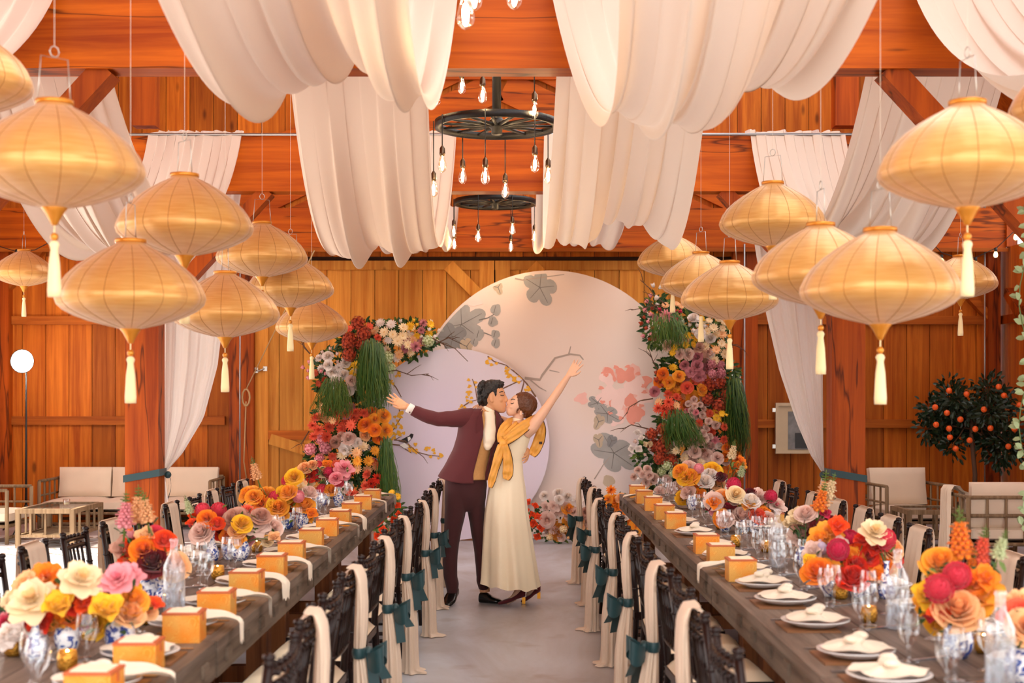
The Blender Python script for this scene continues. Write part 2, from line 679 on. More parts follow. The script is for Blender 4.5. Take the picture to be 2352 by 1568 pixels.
for x in (XL - 0.06, XR + 0.06):          # wall plates under the eaves, above an open clerestory band
    o = MB().box((x, 8.1, 4.86), (0.16, 21.2, 0.16)).build('trim_%d' % (1 if x < 0 else 2), W_POST)
    struct(o)['label'] = 'timber eaves plate above the clerestory'
    for k in range(9):
        MB().box((x, -2.3 + k * 2.6, 4.2), (0.14, 0.14, 1.2)).build('stud', W_POST, o)
for i in range(20):                       # unseen boards added over the lounge clerestory to keep sun off the sofa
    y = 12.6 + i * BW
    side_board(wl_, XL - 0.05, y, y + BW, 3.6, 4.85, W_WALL)
# ---- roof: boarded slopes, pitched steeply to keep sun out of the added skylight
ceil = thing('ceiling', None, None)
struct(ceil)
ceil['label'] = 'boarded barn roof steepened to shade an added long skylight for fill light'
for s in (-1, 1):
    xe = XL - 0.4 if s < 0 else XR + 0.4

    def zz(x):
        return roof_z(x) + 0.02
    for a, b in (((0.0, 1.0),) if s < 0 else ((0.0, 0.12), (0.72, 1.0))):      # unseen skylight added in the citrus-side slope to fill the hall with sky light
        x0 = AX + (xe - AX) * a
        x1 = AX + (xe - AX) * b
        mb = MB()
        vs = [(x0, YF, zz(x0)), (x1, YF, zz(x1)), (x1, YB + 0.2, zz(x1)), (x0, YB + 0.2, zz(x0))]
        vs += [(x, y, z + 0.06) for x, y, z in vs]
        mb.add(vs, [(0, 1, 2, 3), (7, 6, 5, 4), (0, 4, 5, 1), (1, 5, 6, 2), (2, 6, 7, 3), (3, 7, 4, 0)])
        mb.build('roof_boards', W_RAIL, ceil)
    for y in [YF + 0.3 + i * 1.75 for i in range(13)]:
        MB().bar((AX, y, roof_z(AX) - 0.12), (xe, y, roof_z(xe) - 0.12), 0.10, 0.22, up=(0, 1, 0)).build('rafter', W_BEAM, ceil)

# ---- timber frames: tie beams, posts, braces
BENTS = (3.35, 8.40, 13.38)
PX0, PX1 = -3.50, 3.15
BB, BT = 3.58, 4.11
nm = ['beside the doorway', 'between the two tables', 'beyond the wagon wheel lamps']
for k, y in enumerate(BENTS):
    b = MB().box(((XL + XR) / 2, y + 0.11, (BB + BT) / 2), (XR - XL + 0.2, 0.22, BT - BB)).build('tie_beam', W_BEAM)
    tag(struct(b), 'heavy orange timber tie beam, %s of three crossing the hall' % ['nearest the entrance', 'the middle one', 'nearest the floral backdrop'][k], 'beam')
    for j, px in enumerate((PX0 - (0.1 if k < 2 else 0), PX1 + (0.25 if k < 2 else 0))):
        side = ['sofa', 'citrus tree'][j]
        p = thing('timber_post', 'square timber post on the %s side, under the tie beam %s' % (side, ['by the entrance', 'in the middle', 'next to the backdrop'][k]), 'post', (px, y + 0.12, 0))
        struct(p)
        MB().box((0, 0, BB / 2), (0.315, 0.24, BB)).build('shaft', W_POST, p)
        MB().box((0, 0.03, (BT + roof_z(px)) / 2), (0.22, 0.18, roof_z(px) - BT - 0.2)).build('upper_shaft', W_POST, p)
        s = 1 if px < 0 else -1
        for s2 in (s, -s):
            MB().bar((s2 * 0.12, 0, 2.46), (s2 * 1.17, 0, BB + 0.02), 0.13, 0.19, up=(0, 1, 0)).build('brace', W_POST, p)
b = MB().box(((XL + XR) / 2, YB - 0.14, 3.84), (XR - XL, 0.26, 0.53)).build('wall_plate_beam', W_BEAM)
tag(struct(b), 'heavy timber beam along the top of the barn doors', 'beam')
MB().box((AX, YB - 0.285, 3.56), (XR - XL, 0.03, 0.05)).build('ledge', W_RAIL, b)
for px in (P(555, 800, 18.6).x, P(1712, 800, 18.6).x, XL + 0.1, P(2283, 800, 18.6).x):
    w_ = 0.32 if abs(px) < 4 else 0.16
    p = MB().box((px, YB - 0.09, 1.79), (w_, 0.17, 3.57)).build('wall_post', W_POST)
    tag(struct(p), {True: 'wall post framing the barn doors', False: 'timber post in the corner of the back wall'}[abs(px) < 4] + (' on the sofa side' if px < 0 else ' on the citrus tree side'), 'post')

# ---- pipes and rods
def pipe(a, b, label, r=0.011, name='conduit_pipe'):
    o = MB().tube([a, b], r, 8).build(name, M_CONDUIT, smooth=True)
    tag(struct(o), label, 'pipe')
    return o


pipe(P(551, 560, 18.44), P(551, 1195, 18.44), 'thin steel conduit on the wall post on the sofa side')
pipe(P(1710, 560, 18.44), P(1710, 1195, 18.44), 'thin steel conduit on the wall post on the citrus tree side')
pipe(P(2262, 450, 18.5), P(2262, 1160, 18.5), 'thin steel conduit behind the citrus tree')
for k, y in enumerate((8.33, 13.31)):
    o = MB().tube([(-4.4, y, BT - 0.01), (4.0, y, BT - 0.01)], 0.014, 8).build('curtain_rod', M_CONDUIT, smooth=True)
    tag(o, 'long metal curtain rod along the %s tie beam' % ['middle', 'farthest'][k], 'rod')

# ---- wall fittings: latches, rope on its hook, framed board
t = thing('door_latch', 'metal swing latch and hook on the door jamb beside the rope', 'latch')
q = P(585, 850, 18.66)
MB().box((q.x, 18.655, q.z), (0.09, 0.02, 0.07)).build('plate', M_WIRE, t)
MB().tube([(q.x, 18.64, q.z), (q.x + 0.06, 18.62, q.z - 0.01), (q.x + 0.13, 18.64, q.z + 0.02)], 0.012, 6).build('arm', M_WIRE, t, True)
MB().box((q.x + 0.14, 18.65, q.z + 0.02), (0.05, 0.02, 0.06)).build('keeper', M_WIRE, t)
MB().tube([(q.x - 0.05, 18.64, q.z), (q.x - 0.07, 18.63, q.z - 0.25)], 0.010, 6).build('rod', M_WIRE, t, True)
t = thing('rope_coil', 'jute rope slung down the wall to a coil by the latch', 'rope')
a, b, c = P(722, 575, 18.40), P(565, 895, 18.48), P(560, 1060, 18.48)
MB().tube([a, b], 0.008, 6).build('line', M_ROPE, t, True)
MB().tube([(b.x + 0.05 * math.cos(i * PI / 5), 18.48, b.z - 0.1 + 0.11 * math.sin(i * PI / 5)) for i in range(10)], 0.012, 6, closed=True).build('coil', M_ROPE, t, True)
MB().tube([(b.x, 18.48, b.z - 0.15), c, (c.x + 0.03, 18.58, 0.5)], 0.008, 6).build('tail', M_ROPE, t, True)
t = thing('wall_latch', 'small metal latch plate beside the flower arch on the citrus tree side', 'latch')
q = P(1690, 858, 18.44)
for dz in (0.03, -0.03):
    MB().box((q.x, 18.5, q.z + dz), (0.085, 0.02, 0.045)).build('plate', M_WIRE, t)
MB().tube([(q.x + 0.06, 18.49, q.z), (q.x + 0.09, 18.49, q.z - 0.3)], 0.008, 6).build('rod', M_WIRE, t, True)

a, b = P(1785, 925, 18.5), P(1868, 1042, 18.5)
t = thing('photo_frame', 'cream wooden frame with clips holding a black and white photo', 'picture frame')
cx, cz = (a.x + b.x) / 2, (a.z + b.z) / 2
wd, hg = b.x - a.x, a.z - b.z
M_FRAME = mat('cream_frame_paint', srgb(206, 184, 150), 0.6, var=(0.08, 10))
MB().box((cx, 18.64, cz), (wd, 0.03, hg)).build('board', M_FRAME, t)
for s in (-1, 1):
    MB().box((cx + s * (wd / 2 - 0.02), 18.615, cz), (0.04, 0.03, hg)).build('stile', M_FRAME, t)
    MB().box((cx, 18.615, cz + s * (hg / 2 - 0.02)), (wd - 0.08, 0.03, 0.04)).build('rail', M_FRAME, t)
    MB().box((cx - wd / 2 - 0.015, 18.62, cz + s * hg * 0.36), (0.05, 0.03, 0.05)).build('clip', M_WIRE, t)
mp_ = mat('photo_print', srgb(120, 118, 116), 0.4, var=(0.9, 9))
MB().box((cx + 0.06, 18.62, cz - 0.03), (wd * 0.55, 0.012, hg * 0.75)).build('photo', mp_, t)
MB().box((cx + 0.10, 18.612, cz - 0.16), (wd * 0.34, 0.012, hg * 0.3)).build('photo_figure', mat('photo_dark', srgb(24, 24, 24), 0.4, var=(0.6, 20)), t)
# ================================================================== OVERHEAD CLOTH
def fold(u, seed, n):
    """gathered pleats across the width"""
    r = random.Random(seed)
    s = 0
    for k in range(4):
        s += math.sin(2 * PI * (u * (n * (0.5 + 0.45 * k)) + r.random())) / (1 + 0.8 * k)
    return s


def swag(label, xi, xo, ya, yb, za, zb, sag, seed, nf=7, amp=0.05, xim=None, xom=None, skew=0.5, mname=M_DRAPE, top0=1.0):
    """a length of voile hung from beam to beam; xi/xo: its edges at the ends, xim/xom: in the middle"""
    xim = xi if xim is None else xim
    xom = xo if xom is None else xom
    r = random.Random(seed + 99)
    ph = [r.uniform(0, 6.28) for _ in range(3)]

    def fn(u, v):
        y = ya + (yb - ya) * v
        lin = za + (zb - za) * v
        # hanging curve, deepest at skew
        vv = v / skew * 0.5 if v < skew else 0.5 + (v - skew) / (1 - skew) * 0.5
        h = 4 * vv * (1 - vv)
        d = sag * (1 + 0.05 * math.sin(u * 9 + ph[0]) + 0.07 * math.sin(u * 4 + ph[1]))
        z = lin - d * (h ** 0.85)
        k = math.sin(PI * v) ** 0.8
        a, b = xi + (xim - xi) * k, xo + (xom - xo) * k
        x = a + (b - a) * u
        q = fold(u, seed, nf) * amp * (0.45 + 0.55 * k)
        # folds are pushed out along the sheet's own normal
        dz = -sag * 4 * (1 - 2 * vv) * (1 if True else 0) / (yb - ya)
        nl = math.hypot(dz, 1)
        y += q * (-dz) / nl * -1
        z += q / nl
        x += 0.35 * amp * math.sin(u * nf * 9 + ph[2])
        return (x, y, z)
    mb = MB().grid(fn, 84, 40)
    o = mb.build('hanging_swag', mname, smooth=True)
    return tag(o, label, 'drapery')


TOP = BT + 0.02   # the cloth lies over the rods
# near bay, between the entrance beam and the middle beam
swag('wide white swag over the sofa-side table, between the entrance beam and the middle beam', -0.30, -1.36, BENTS[0] + 0.1, BENTS[1] - 0.06, TOP + 0.05, TOP, 1.22, 1, 6, 0.045, -0.36, -1.28, 0.48)
swag('wide white swag over the citrus-side table, between the entrance beam and the middle beam', 0.20, 1.33, BENTS[0] + 0.1, BENTS[1] - 0.06, TOP + 0.05, TOP, 1.30, 2, 7, 0.045, 0.40, 1.28, 0.48)
swag('outer white swag by the sofa-side posts, between the entrance beam and the middle beam', -2.66, -3.75, BENTS[0] + 0.1, BENTS[1] - 0.06, TOP, TOP, 1.15, 3, 7, 0.05)
swag('outer white swag by the citrus-side posts, between the entrance beam and the middle beam', 2.33, 3.40, BENTS[0] + 0.1, BENTS[1] - 0.06, TOP, TOP, 1.15, 4, 7, 0.05)
# second bay
swag('white swag beyond the middle beam over the sofa-side table', -0.52, -1.42, BENTS[1] + 0.28, BENTS[2] - 0.06, TOP - 0.05, TOP, 1.30, 5, 6, 0.045, -0.56, -1.46, 0.5)
swag('white swag beyond the middle beam over the citrus-side table', 0.30, 1.22, BENTS[1] + 0.28, BENTS[2] - 0.06, TOP - 0.05, TOP, 1.22, 6, 6, 0.045, 0.25, 1.24, 0.5)
swag('outer white swag beyond the middle beam beside the sofa-side posts', -2.55, -3.42, BENTS[1] + 0.28, BENTS[2] - 0.05, TOP - 0.1, TOP, 1.28, 7, 7, 0.05)
swag('outer white swag beyond the middle beam beside the citrus-side posts', 2.22, 3.10, BENTS[1] + 0.28, BENTS[2] - 0.05, TOP - 0.1, TOP, 1.28, 8, 7, 0.05)
# last bay, towards the back wall
swag('short white swag near the barn doors on the sofa side', -0.70, -1.5, BENTS[2] + 0.27, YB - 0.4, TOP, TOP, 0.75, 9, 5, 0.04)
swag('short white swag near the barn doors on the citrus tree side', 0.23, 1.2, BENTS[2] + 0.27, YB - 0.4, TOP, TOP, 0.75, 10, 5, 0.04)


def curtain(label, side):
    """long curtain hung behind a post and tied back to it"""
    t = thing('hanging_curtain', label, 'curtain')
    if side < 0:
        edge = [(560, 300), (556, 430), (536, 560), (518, 690), (500, 840), (468, 960), (420, 1040), (378, 1088)]
        inner = 372
        inn_top = 365
    else:
        edge = [(1712, 300), (1716, 430), (1735, 570), (1760, 720), (1790, 850), (1830, 970), (1862, 1045), (1890, 1088)]
        inner = 1893
        inn_top = 1900
    Yc = 13.70

    def E(v):
        k = v * (len(edge) - 1)
        i = min(int(k), len(edge) - 2)
        f = k - i
        return edge[i][0] + (edge[i + 1][0] - edge[i][0]) * f, edge[i][1] + (edge[i + 1][1] - edge[i][1]) * f

    def fn(u, v):
        ex, ey = E(v)
        px = inner - (inner - ex) * u
        width = abs(inner - ex) * Yc / F
        q = fold(u, 40 + side, 5)
        p = P(px, ey, Yc)
        return (p.x, Yc + q * min(0.05, 0.012 + width * 0.06) - 0.0 + 0.03 * (1 - v), p.z)
    MB().grid(fn, 60, 44).build('cloth', M_CURT, t, True)
    # tail below the tie
    k0 = P(inner + side * 2, 1090, Yc)

    def tail(u, v):
        w_ = 0.03 + 0.10 * v
        x = k0.x - side * (0.02 + 0.05 * v) + (u - 0.5) * w_
        return (x, Yc + 0.02 * math.sin(u * 14) * (0.3 + v), k0.z - (k0.z - 0.02) * v)
    MB().grid(tail, 14, 14).build('tail', M_CURT, t, True)
    # band round the post
    pxc = PX0 if side < 0 else PX1
    yc = BENTS[2] + 0.12
    z = P(0, 1092, 13.4).z
    hw, hd = 0.172, 0.135
    ring = [(-hw, -hd), (hw, -hd), (hw, hd), (hw * 0.5, hd + 0.16), (-hw * 0.5, hd + 0.16), (-hw, hd)]
    mb = MB()
    n = len(ring)
    vs, fs = [], []
    for (x, y) in ring:
        tilt = 0.03 * (x / hw) * (-side)
        for (dz, o) in ((-0.033, 1.0), (0.033, 1.0), (0.033, 0.985), (-0.033, 0.985)):
            vs.append((pxc + x * o, yc + y * o, z + dz + tilt))
    for i in range(n):
        j = (i + 1) % n
        for k in range(4):
            fs.append((i * 4 + k, j * 4 + k, j * 4 + (k + 1) % 4, i * 4 + (k + 1) % 4))
    mb.add(vs, fs)
    tb = mb.build('tieback', M_TEAL, t)
    tb['label'] = 'dark teal velvet band'
    q = Vector((pxc - side * (hw + 0.03), yc + 0.06, z))
    bw = MB()
    for s in (-1, 1):
        bw.grid(lambda u, v, s=s: (q.x + 0.02 * math.sin(u * PI), q.y + s * 0.05 * math.sin(u * PI) , q.z + 0.02 - 0.26 * u * (1 if s > 0 else 0.7) + 0.02 * v), 6, 2)
    bw.ball(q, 0.035, 8, 6)
    bw.build('knot', M_TEAL, t, True)


curtain('long white curtain tied back to the post on the sofa side', -1)
curtain('long white curtain tied back to the post on the citrus tree side', 1)

# ================================================================== WAGON WHEEL CHANDELIERS
def edison(parent, x, y, ztop, drop, s=1.0):
    c = MB()
    c.tube([(x, y, ztop), (x, y, ztop - drop)], 0.0045, 5)
    cord = c.build('cord', M_BLACK, parent, True)
    z = ztop - drop
    MB().lathe([(0.006, z + 0.01), (0.012, z), (0.020, z - 0.012), (0.021, z - 0.045), (0.023, z - 0.05), (0.020, z - 0.062), (0.016, z - 0.07)][::-1], (x, y, 0), 10).build('bulb_socket', M_SOCK, cord, True)
    z -= 0.068
    MB().lathe([(0.015, z), (0.020, z - 0.02), (0.031, z - 0.065), (0.034, z - 0.085), (0.029, z - 0.105), (0.016, z - 0.120), (0.0, z - 0.128)][::-1], (x, y, 0), 12).build('bulb_glass', M_BULBG, cord, True)
    MB().ball((x, y, z - 0.062), 0.013, 8, 6, s=(1, 1, 2.9)).build('filament', M_FIL, cord, True)


def wheel(parent, cx, cy, z, R, n=14):
    mb = MB()
    sec = [(R, -0.028), (R, 0.028), (R - 0.012, 0.03), (R - 0.05, 0.018), (R - 0.05, -0.018), (R - 0.012, -0.03)]
    N_ = 48
    vs, fs = [], []
    k = len(sec)
    for i in range(N_):
        a = 2 * PI * i / N_
        for r, h in sec:
            vs.append((cx + r * math.cos(a), cy + r * math.sin(a), z + h))
    for i in range(N_):
        j = (i + 1) % N_
        for q in range(k):
            fs.append((i * k + q, j * k + q, j * k + (q + 1) % k, i * k + (q + 1) % k))
    mb.add(vs, fs)
    mb.build('wheel_rim', M_IRON, parent, True)
    MB().lathe([(0.035, z - 0.075), (0.042, z - 0.07), (0.042, z - 0.03), (0.06, z - 0.02), (0.06, z + 0.03), (0.045, z + 0.05)], (cx, cy, 0), 14).build('hub', M_IRON, parent, True)
    for i in range(n):
        a = 2 * PI * (i + 0.3) / n
        MB().tube([(cx + 0.05 * math.cos(a), cy + 0.05 * math.sin(a), z - 0.005), (cx + (R - 0.04) * math.cos(a), cy + (R - 0.04) * math.sin(a), z)], [0.016, 0.010], 6).build('spoke', M_IRON, parent, True)


def chandelier(label, cx, cy, z, R, bulbs, upper=None, ztop=6.5):
    t = thing('hanging_chandelier', label, 'chandelier', (0, 0, 0))
    wheel(t, cx, cy, z, R)
    p = MB()
    p.tube([(cx, cy, z + 0.03), (cx, cy, ztop)], 0.033, 12)
    p.build('pole', M_IRON, t, True)
    for dz in (0.44, 0.49, 0.03):
        MB().lathe([(0.034, z + dz), (0.042, z + dz + 0.008), (0.042, z + dz + 0.03), (0.034, z + dz + 0.04)], (cx, cy, 0), 12).build('pole_collar', M_IRON, t, True)
    for a, drop in bulbs:
        edison(t, cx + (R + 0.008) * math.cos(a), cy + (R + 0.008) * math.sin(a), z + 0.03, drop)
    if upper:
        zu, Ru, ub = upper
        wheel(t, cx, cy, zu, Ru)
        for a, drop in ub:
            edison(t, cx + (Ru + 0.008) * math.cos(a), cy + (Ru + 0.008) * math.sin(a), zu + 0.03, drop)
    return t


Y1 = 10.95
c1 = P(1141, 287, Y1)


def bulbspec(cx, Y, z, R, lst):
    """bulb socket tops as seen (px, py, near?) -> angle on the rim and cord length"""
    out = []
    for px, py, near in lst:
        y = Y + (-1 if near else 1) * R * 0.6
        for _ in range(6):
            x = (px - VX) * y / F
            dx = max(-R, min(R, x - cx))
            y = Y + (-1 if near else 1) * math.sqrt(max(R * R - dx * dx, 0))
        zt = EYE + (VY - py) * y / F
        out.append((math.atan2(y - Y, dx), max(0.02, z + 0.03 - zt)))
    return out


R1 = 0.478
low = bulbspec(c1.x, Y1, c1.z, R1, [(1018, 337, 1), (1064, 366, 0), (1115, 364, 1), (1160, 400, 0), (1227, 336, 1), (1257, 365, 0), (1288, 388, 1), (996, 395, 1)])
zu = EYE + (VY - 60) * Y1 / F
up = bulbspec(c1.x, Y1, zu, R1, [(1005, 185, 1), (1062, 160, 0), (1109, 178, 1), (1226, 213, 1), (1290, 178, 0), (1296, 176, 1)])
chandelier('black two-tier wagon wheel chandelier between the middle and farthest beams', c1.x, Y1, c1.z, R1, low, (zu, R1, up), 6.9)
Y2 = 16.0
c2 = P(1137, 465, Y2)
R2 = 0.46
low2 = bulbspec(c2.x, Y2, c2.z, R2, [(1044, 505, 1), (1045, 534, 0), (1099, 516, 1), (1176, 499, 1), (1173, 540, 0), (1226, 517, 0), (1230, 520, 1)])
chandelier('black wagon wheel chandelier nearest the barn doors', c2.x, Y2, c2.z, R2, low2, None, 6.9)
Y0 = 5.9
z0 = EYE + (VY - (-150)) * Y0 / F
c0x = AX + 0.02
b0 = bulbspec(c0x, Y0, z0, 0.478, [(1070, -48, 1), (1000, -120, 1), (1250, -130, 1), (1180, -110, 0), (1090, -140, 0)])
chandelier('black wagon wheel chandelier nearest the entrance', c0x, Y0, z0, 0.478, b0, None, 6.9)

# ================================================================== SILK LANTERNS
def silk():
    m = bpy.data.materials.new('gold_silk')
    m.use_nodes = True
    N, L = m.node_tree.nodes, m.node_tree.links
    b = N['Principled BSDF']
    tc = N.new('ShaderNodeTexCoord')
    mp = N.new('ShaderNodeMapping')
    mp.inputs['Scale'].default_value = (3, 3, 40)
    L.new(tc.outputs['Object'], mp.inputs[0])
    nz = N.new('ShaderNodeTexNoise')
    nz.inputs['Scale'].default_value = 3.0
    L.new(mp.outputs[0], nz.inputs['Vector'])
    r = N.new('ShaderNodeValToRGB')
    r.color_ramp.elements[0].position = 0.3
    r.color_ramp.elements[0].color = srgb(222, 160, 80)
    r.color_ramp.elements[1].position = 0.75
    r.color_ramp.elements[1].color = srgb(234, 182, 106)
    L.new(nz.outputs['Fac'], r.inputs[0])
    L.new(r.outputs[0], b.inputs['Base Color'])
    b.inputs['Roughness'].default_value = 0.33
    b.inputs['Metallic'].default_value = 0.22
    b.inputs['Anisotropic'].default_value = 0.75
    b.inputs['Sheen Weight'].default_value = 0.4
    tg = N.new('ShaderNodeTangent')
    tg.direction_type = 'RADIAL'
    tg.axis = 'Z'
    L.new(tg.outputs[0], b.inputs['Tangent'])
    tr = N.new('ShaderNodeBsdfTranslucent')
    L.new(r.outputs[0], tr.inputs['Color'])
    ms = N.new('ShaderNodeMixShader')
    ms.inputs[0].default_value = 0.22
    L.new(b.outputs[0], ms.inputs[1])
    L.new(tr.outputs[0], ms.inputs[2])
    L.new(ms.outputs[0], N['Material Output'].inputs['Surface'])
    return m


M_SILK = silk()
M_SEAM = mat('silk_seam', srgb(176, 116, 52), 0.6)
M_TASSEL = mat('cream_tassel', srgb(246, 222, 168), 0.8, sheen=0.4)
PROF = [(0.055, 0.176), (0.062, 0.165), (0.075, 0.158), (0.115, 0.138), (0.165, 0.108), (0.215, 0.072), (0.255, 0.035), (0.280, 0.0), (0.296, -0.035), (0.300, -0.055), (0.292, -0.078), (0.268, -0.100), (0.225, -0.122), (0.17, -0.143), (0.115, -0.158), (0.062, -0.170), (0.038, -0.176)]
NG = 16


def make_lantern():
    t = thing('hanging_lantern', 'x', 'lantern', group='gold silk lanterns')
    mb = MB()
    n = NG * 4
    vs, fs = [], []
    for k, (r, z) in enumerate(PROF):
        for j in range(n):
            a = 2 * PI * j / n
            ph = (j % 4) / 4.0
            puff = math.sin(PI * ph)
            rr = r * (1 - 0.028 + 0.028 * puff) if 2 < k < 15 else r
            vs.append((rr * math.cos(a), rr * math.sin(a), z))
    for i in range(len(PROF) - 1):
        for j in range(n):
            fs.append((i * n + j, (i + 1) * n + j, (i + 1) * n + (j + 1) % n, i * n + (j + 1) % n))
    mb.add(vs, fs)
    sh = mb.build('silk_shade', M_SILK, t, True)
    sm = MB()
    for g in range(NG):
        a = 2 * PI * g / NG
        sm.tube([((r * 0.972 + 0.0005) * math.cos(a), (r * 0.972 + 0.0005) * math.sin(a), z) for r, z in PROF[2:16]], 0.0013, 4, caps=False)
    sm.build('rib_seams', M_SEAM, sh, True)['kind'] = 'stuff'
    MB().lathe([(0.05, 0.170), (0.063, 0.172), (0.063, 0.186), (0.05, 0.188)], (0, 0, 0), 20).build('top_ring', M_GOLDCAP, t, True)
    MB().lathe([(0.0, -0.235), (0.010, -0.232), (0.018, -0.215), (0.032, -0.19), (0.046, -0.172), (0.044, -0.165)], (0, 0, 0), 14).build('finial', M_GOLDCAP, t, True)
    ts = thing_child('tassel', t)
    MB().tube([(0, 0, -0.23), (0, 0, -0.275)], 0.0025, 5).build('tassel_cord', M_TASSEL, ts)
    MB().ball((0, 0, -0.272), 0.014, 10, 7).build('bead', M_GOLDCAP, ts, True)
    tm = MB().lathe([(0.0, -0.475), (0.022, -0.474), (0.023, -0.45), (0.018, -0.36), (0.012, -0.315), (0.015, -0.305), (0.017, -0.298), (0.012, -0.288), (0.003, -0.284)], (0, 0, 0), 14)
    tm.build('tassel_skirt', M_TASSEL, ts, True)
    # wire hanger
    MB().tube([(-0.06, 0, 0.18), (-0.048, 0, 0.33), (0.048, 0, 0.33), (0.06, 0, 0.18)], 0.0022, 5).build('wire_hanger', M_WIRE, t, True)
    MB().tube([(0.017 * math.cos(i * PI / 4), 0, 0.35 + 0.019 * math.sin(i * PI / 4)) for i in range(8)], 0.002, 5, closed=True).build('wire_loop', M_WIRE, t, True)
    return t


def thing_child(name, parent):
    o = bpy.data.objects.new(name, None)
    o.empty_display_size = 0.03
    COL.objects.link(o)
    o.parent = parent
    return o


LAN = [  # centre px, widest y px, diameter px, label
    (125, 392, 410, 'gold silk lantern above the sofa-side table, first from the entrance'),
    (300, 684, 342, 'gold silk lantern above the sofa-side table, second from the entrance'),
    (424, 522, 313, 'gold silk lantern above the sofa-side table, third from the entrance'),
    (517, 722, 252, 'gold silk lantern above the sofa-side table, fourth from the entrance'),
    (602, 592, 211, 'gold silk lantern above the sofa-side table, fifth from the entrance'),
    (667, 665, 200, 'gold silk lantern above the sofa-side table, sixth from the entrance'),
    (716, 752, 168, 'gold silk lantern above the sofa-side table, nearest the flower arch'),
    (55, 628, 140, 'gold silk lantern hung over the lounge with the wicker sofa'),
    (2222, 392, 408, 'gold silk lantern above the citrus-side table, first from the entrance'),
    (2022, 668, 368, 'gold silk lantern above the citrus-side table, second from the entrance'),
    (1885, 636, 316, 'gold silk lantern above the citrus-side table, third from the entrance'),
    (1775, 514, 246, 'gold silk lantern above the citrus-side table, fourth from the entrance'),
    (1676, 688, 226, 'gold silk lantern above the citrus-side table, fifth from the entrance'),
    (1610, 652, 188, 'gold silk lantern above the citrus-side table, sixth from the entrance'),
    (1545, 602, 164, 'gold silk lantern above the citrus-side table, nearest the flower arch'),
    (2206, 652, 168, 'gold silk lantern hung over the lounge near the citrus tree'),
    (-111, 190, 363, 'gold silk lantern hung highest by the sofa-side posts'),
    (2506, 248, 363, 'gold silk lantern hung highest by the citrus-side posts'),
]
lan0 = make_lantern()
used = [False]
LPOS = []
for px, py, dpx, lab in LAN:
    Y = 0.6 * F / dpx
    if 'highest' in lab:
        Y = 5.4
    p = P(px, py, Y)
    p.z += 0.05
    o = place(lan0, used, p, random.uniform(0, 6), lab)
    LPOS.append((p, lab))
# lines the lanterns hang from
for k, (p, lab) in enumerate(LPOS):
    ztop = 4.3 if abs(p.x) > 2.5 else 3.9
    o = MB().tube([(p.x, p.y, p.z + 0.37), (p.x, p.y, ztop)], 0.0009, 4).build('hanging_string', M_STRING)
    tag(o, 'thin white string holding the ' + lab.replace('gold silk ', ''), 'string')
for side in (-1, 1):
    pts_ = sorted([(p.y, p.x) for p, l in LPOS if abs(p.x) < 1.75 and p.x * side > 0])
    ln = [Vector((side * 1.6, 3.4, 4.05))] + [Vector((x, y, 3.9)) for y, x in pts_] + [Vector((side * 1.55, 13.4, 4.05))]
    o = MB().tube(ln, 0.005, 5).build('hanging_rope', M_STRING, None, True)
    tag(o, 'cord strung between the beams over the %s-side table' % ('sofa' if side < 0 else 'citrus'), 'rope')

# ================================================================== FESTOON LIGHTS
def festoon(label, pts, bulbs):
    t = thing('hanging_string_lights', label, 'string lights')
    MB().tube(pts, 0.006, 6).build('cable', M_BLACK, t, True)
    for q in bulbs:
        MB().lathe([(0.010, 0.0), (0.020, -0.01), (0.020, -0.05), (0.016, -0.055)][::-1], q, 10).build('bulb_socket', M_BLACK, t, True)
        MB().lathe([(0.014, -0.052), (0.026, -0.08), (0.029, -0.10), (0.022, -0.122), (0.0, -0.132)][::-1], q, 10).build('bulb_glass', M_GLOW, t, True)


def wire(ps, Y):
    return [P(x, y, Y) for x, y in ps]


festoon('small warm string lights on black cable by the wall above the sofa', wire([(-60, 530), (0, 566), (36, 577), (80, 574), (145, 540), (200, 560), (242, 580), (300, 560), (360, 500)], 18.3),
        wire([(38, 572), (145, 536), (196, 562), (241, 578)], 18.3))
festoon('small warm string lights on black cable by the wall behind the citrus tree', wire([(2080, 500), (2130, 548), (2163, 580), (2205, 594), (2240, 592), (2290, 568), (2335, 526), (2420, 470)], 18.2),
        wire([(2130, 552), (2163, 584), (2205, 596), (2241, 590), (2287, 568), (2333, 528)], 18.2))
# ================================================================== STUDIO FLASH ON ITS STAND
t = thing('flash_light', 'bright studio flash on a black light stand by the back wall', 'light', P(62, 1196, 17.3))
lp = P(60, 830, 17.3)
t.location = (lp.x, 17.3, 0)
hz = lp.z
fl = MB().lathe([(0.0, 0.0), (0.125, 0.0), (0.135, -0.004)], (0, 0, 0), 24)
o = fl.build('lamp_face', emitter('flash_tube', (1.0, 0.94, 0.86, 1), 260.0), t)
o.location = (0, -0.12, hz)
o.rotation_euler = (PI / 2, 0, 0)
hb = MB().lathe([(0.0, -0.16), (0.05, -0.16), (0.055, -0.06), (0.142, 0.006), (0.146, 0.02), (0.138, 0.02), (0.132, 0.002)], (0, 0, 0), 20, cap=False)
o = hb.build('lamp_head', M_BLACK, t, True)
o.location = (0, -0.125, hz)
o.rotation_euler = (PI / 2, 0, 0)
MB().tube([(0, 0, 0.06), (0, 0, hz - 0.05)], [0.016, 0.011], 8).build('stand_pole', M_BLACK, t, True)
for k in range(3):
    a = 0.5 + k * 2 * PI / 3
    MB().tube([(0, 0, 0.30), (0.42 * math.cos(a), 0.42 * math.sin(a), 0.012)], 0.010, 6).build('leg', M_BLACK, t, True)
MB().tube([(0, 0, 0.28), (0, 0, 0.34)], 0.024, 8).build('collar', M_BLACK, t, True)
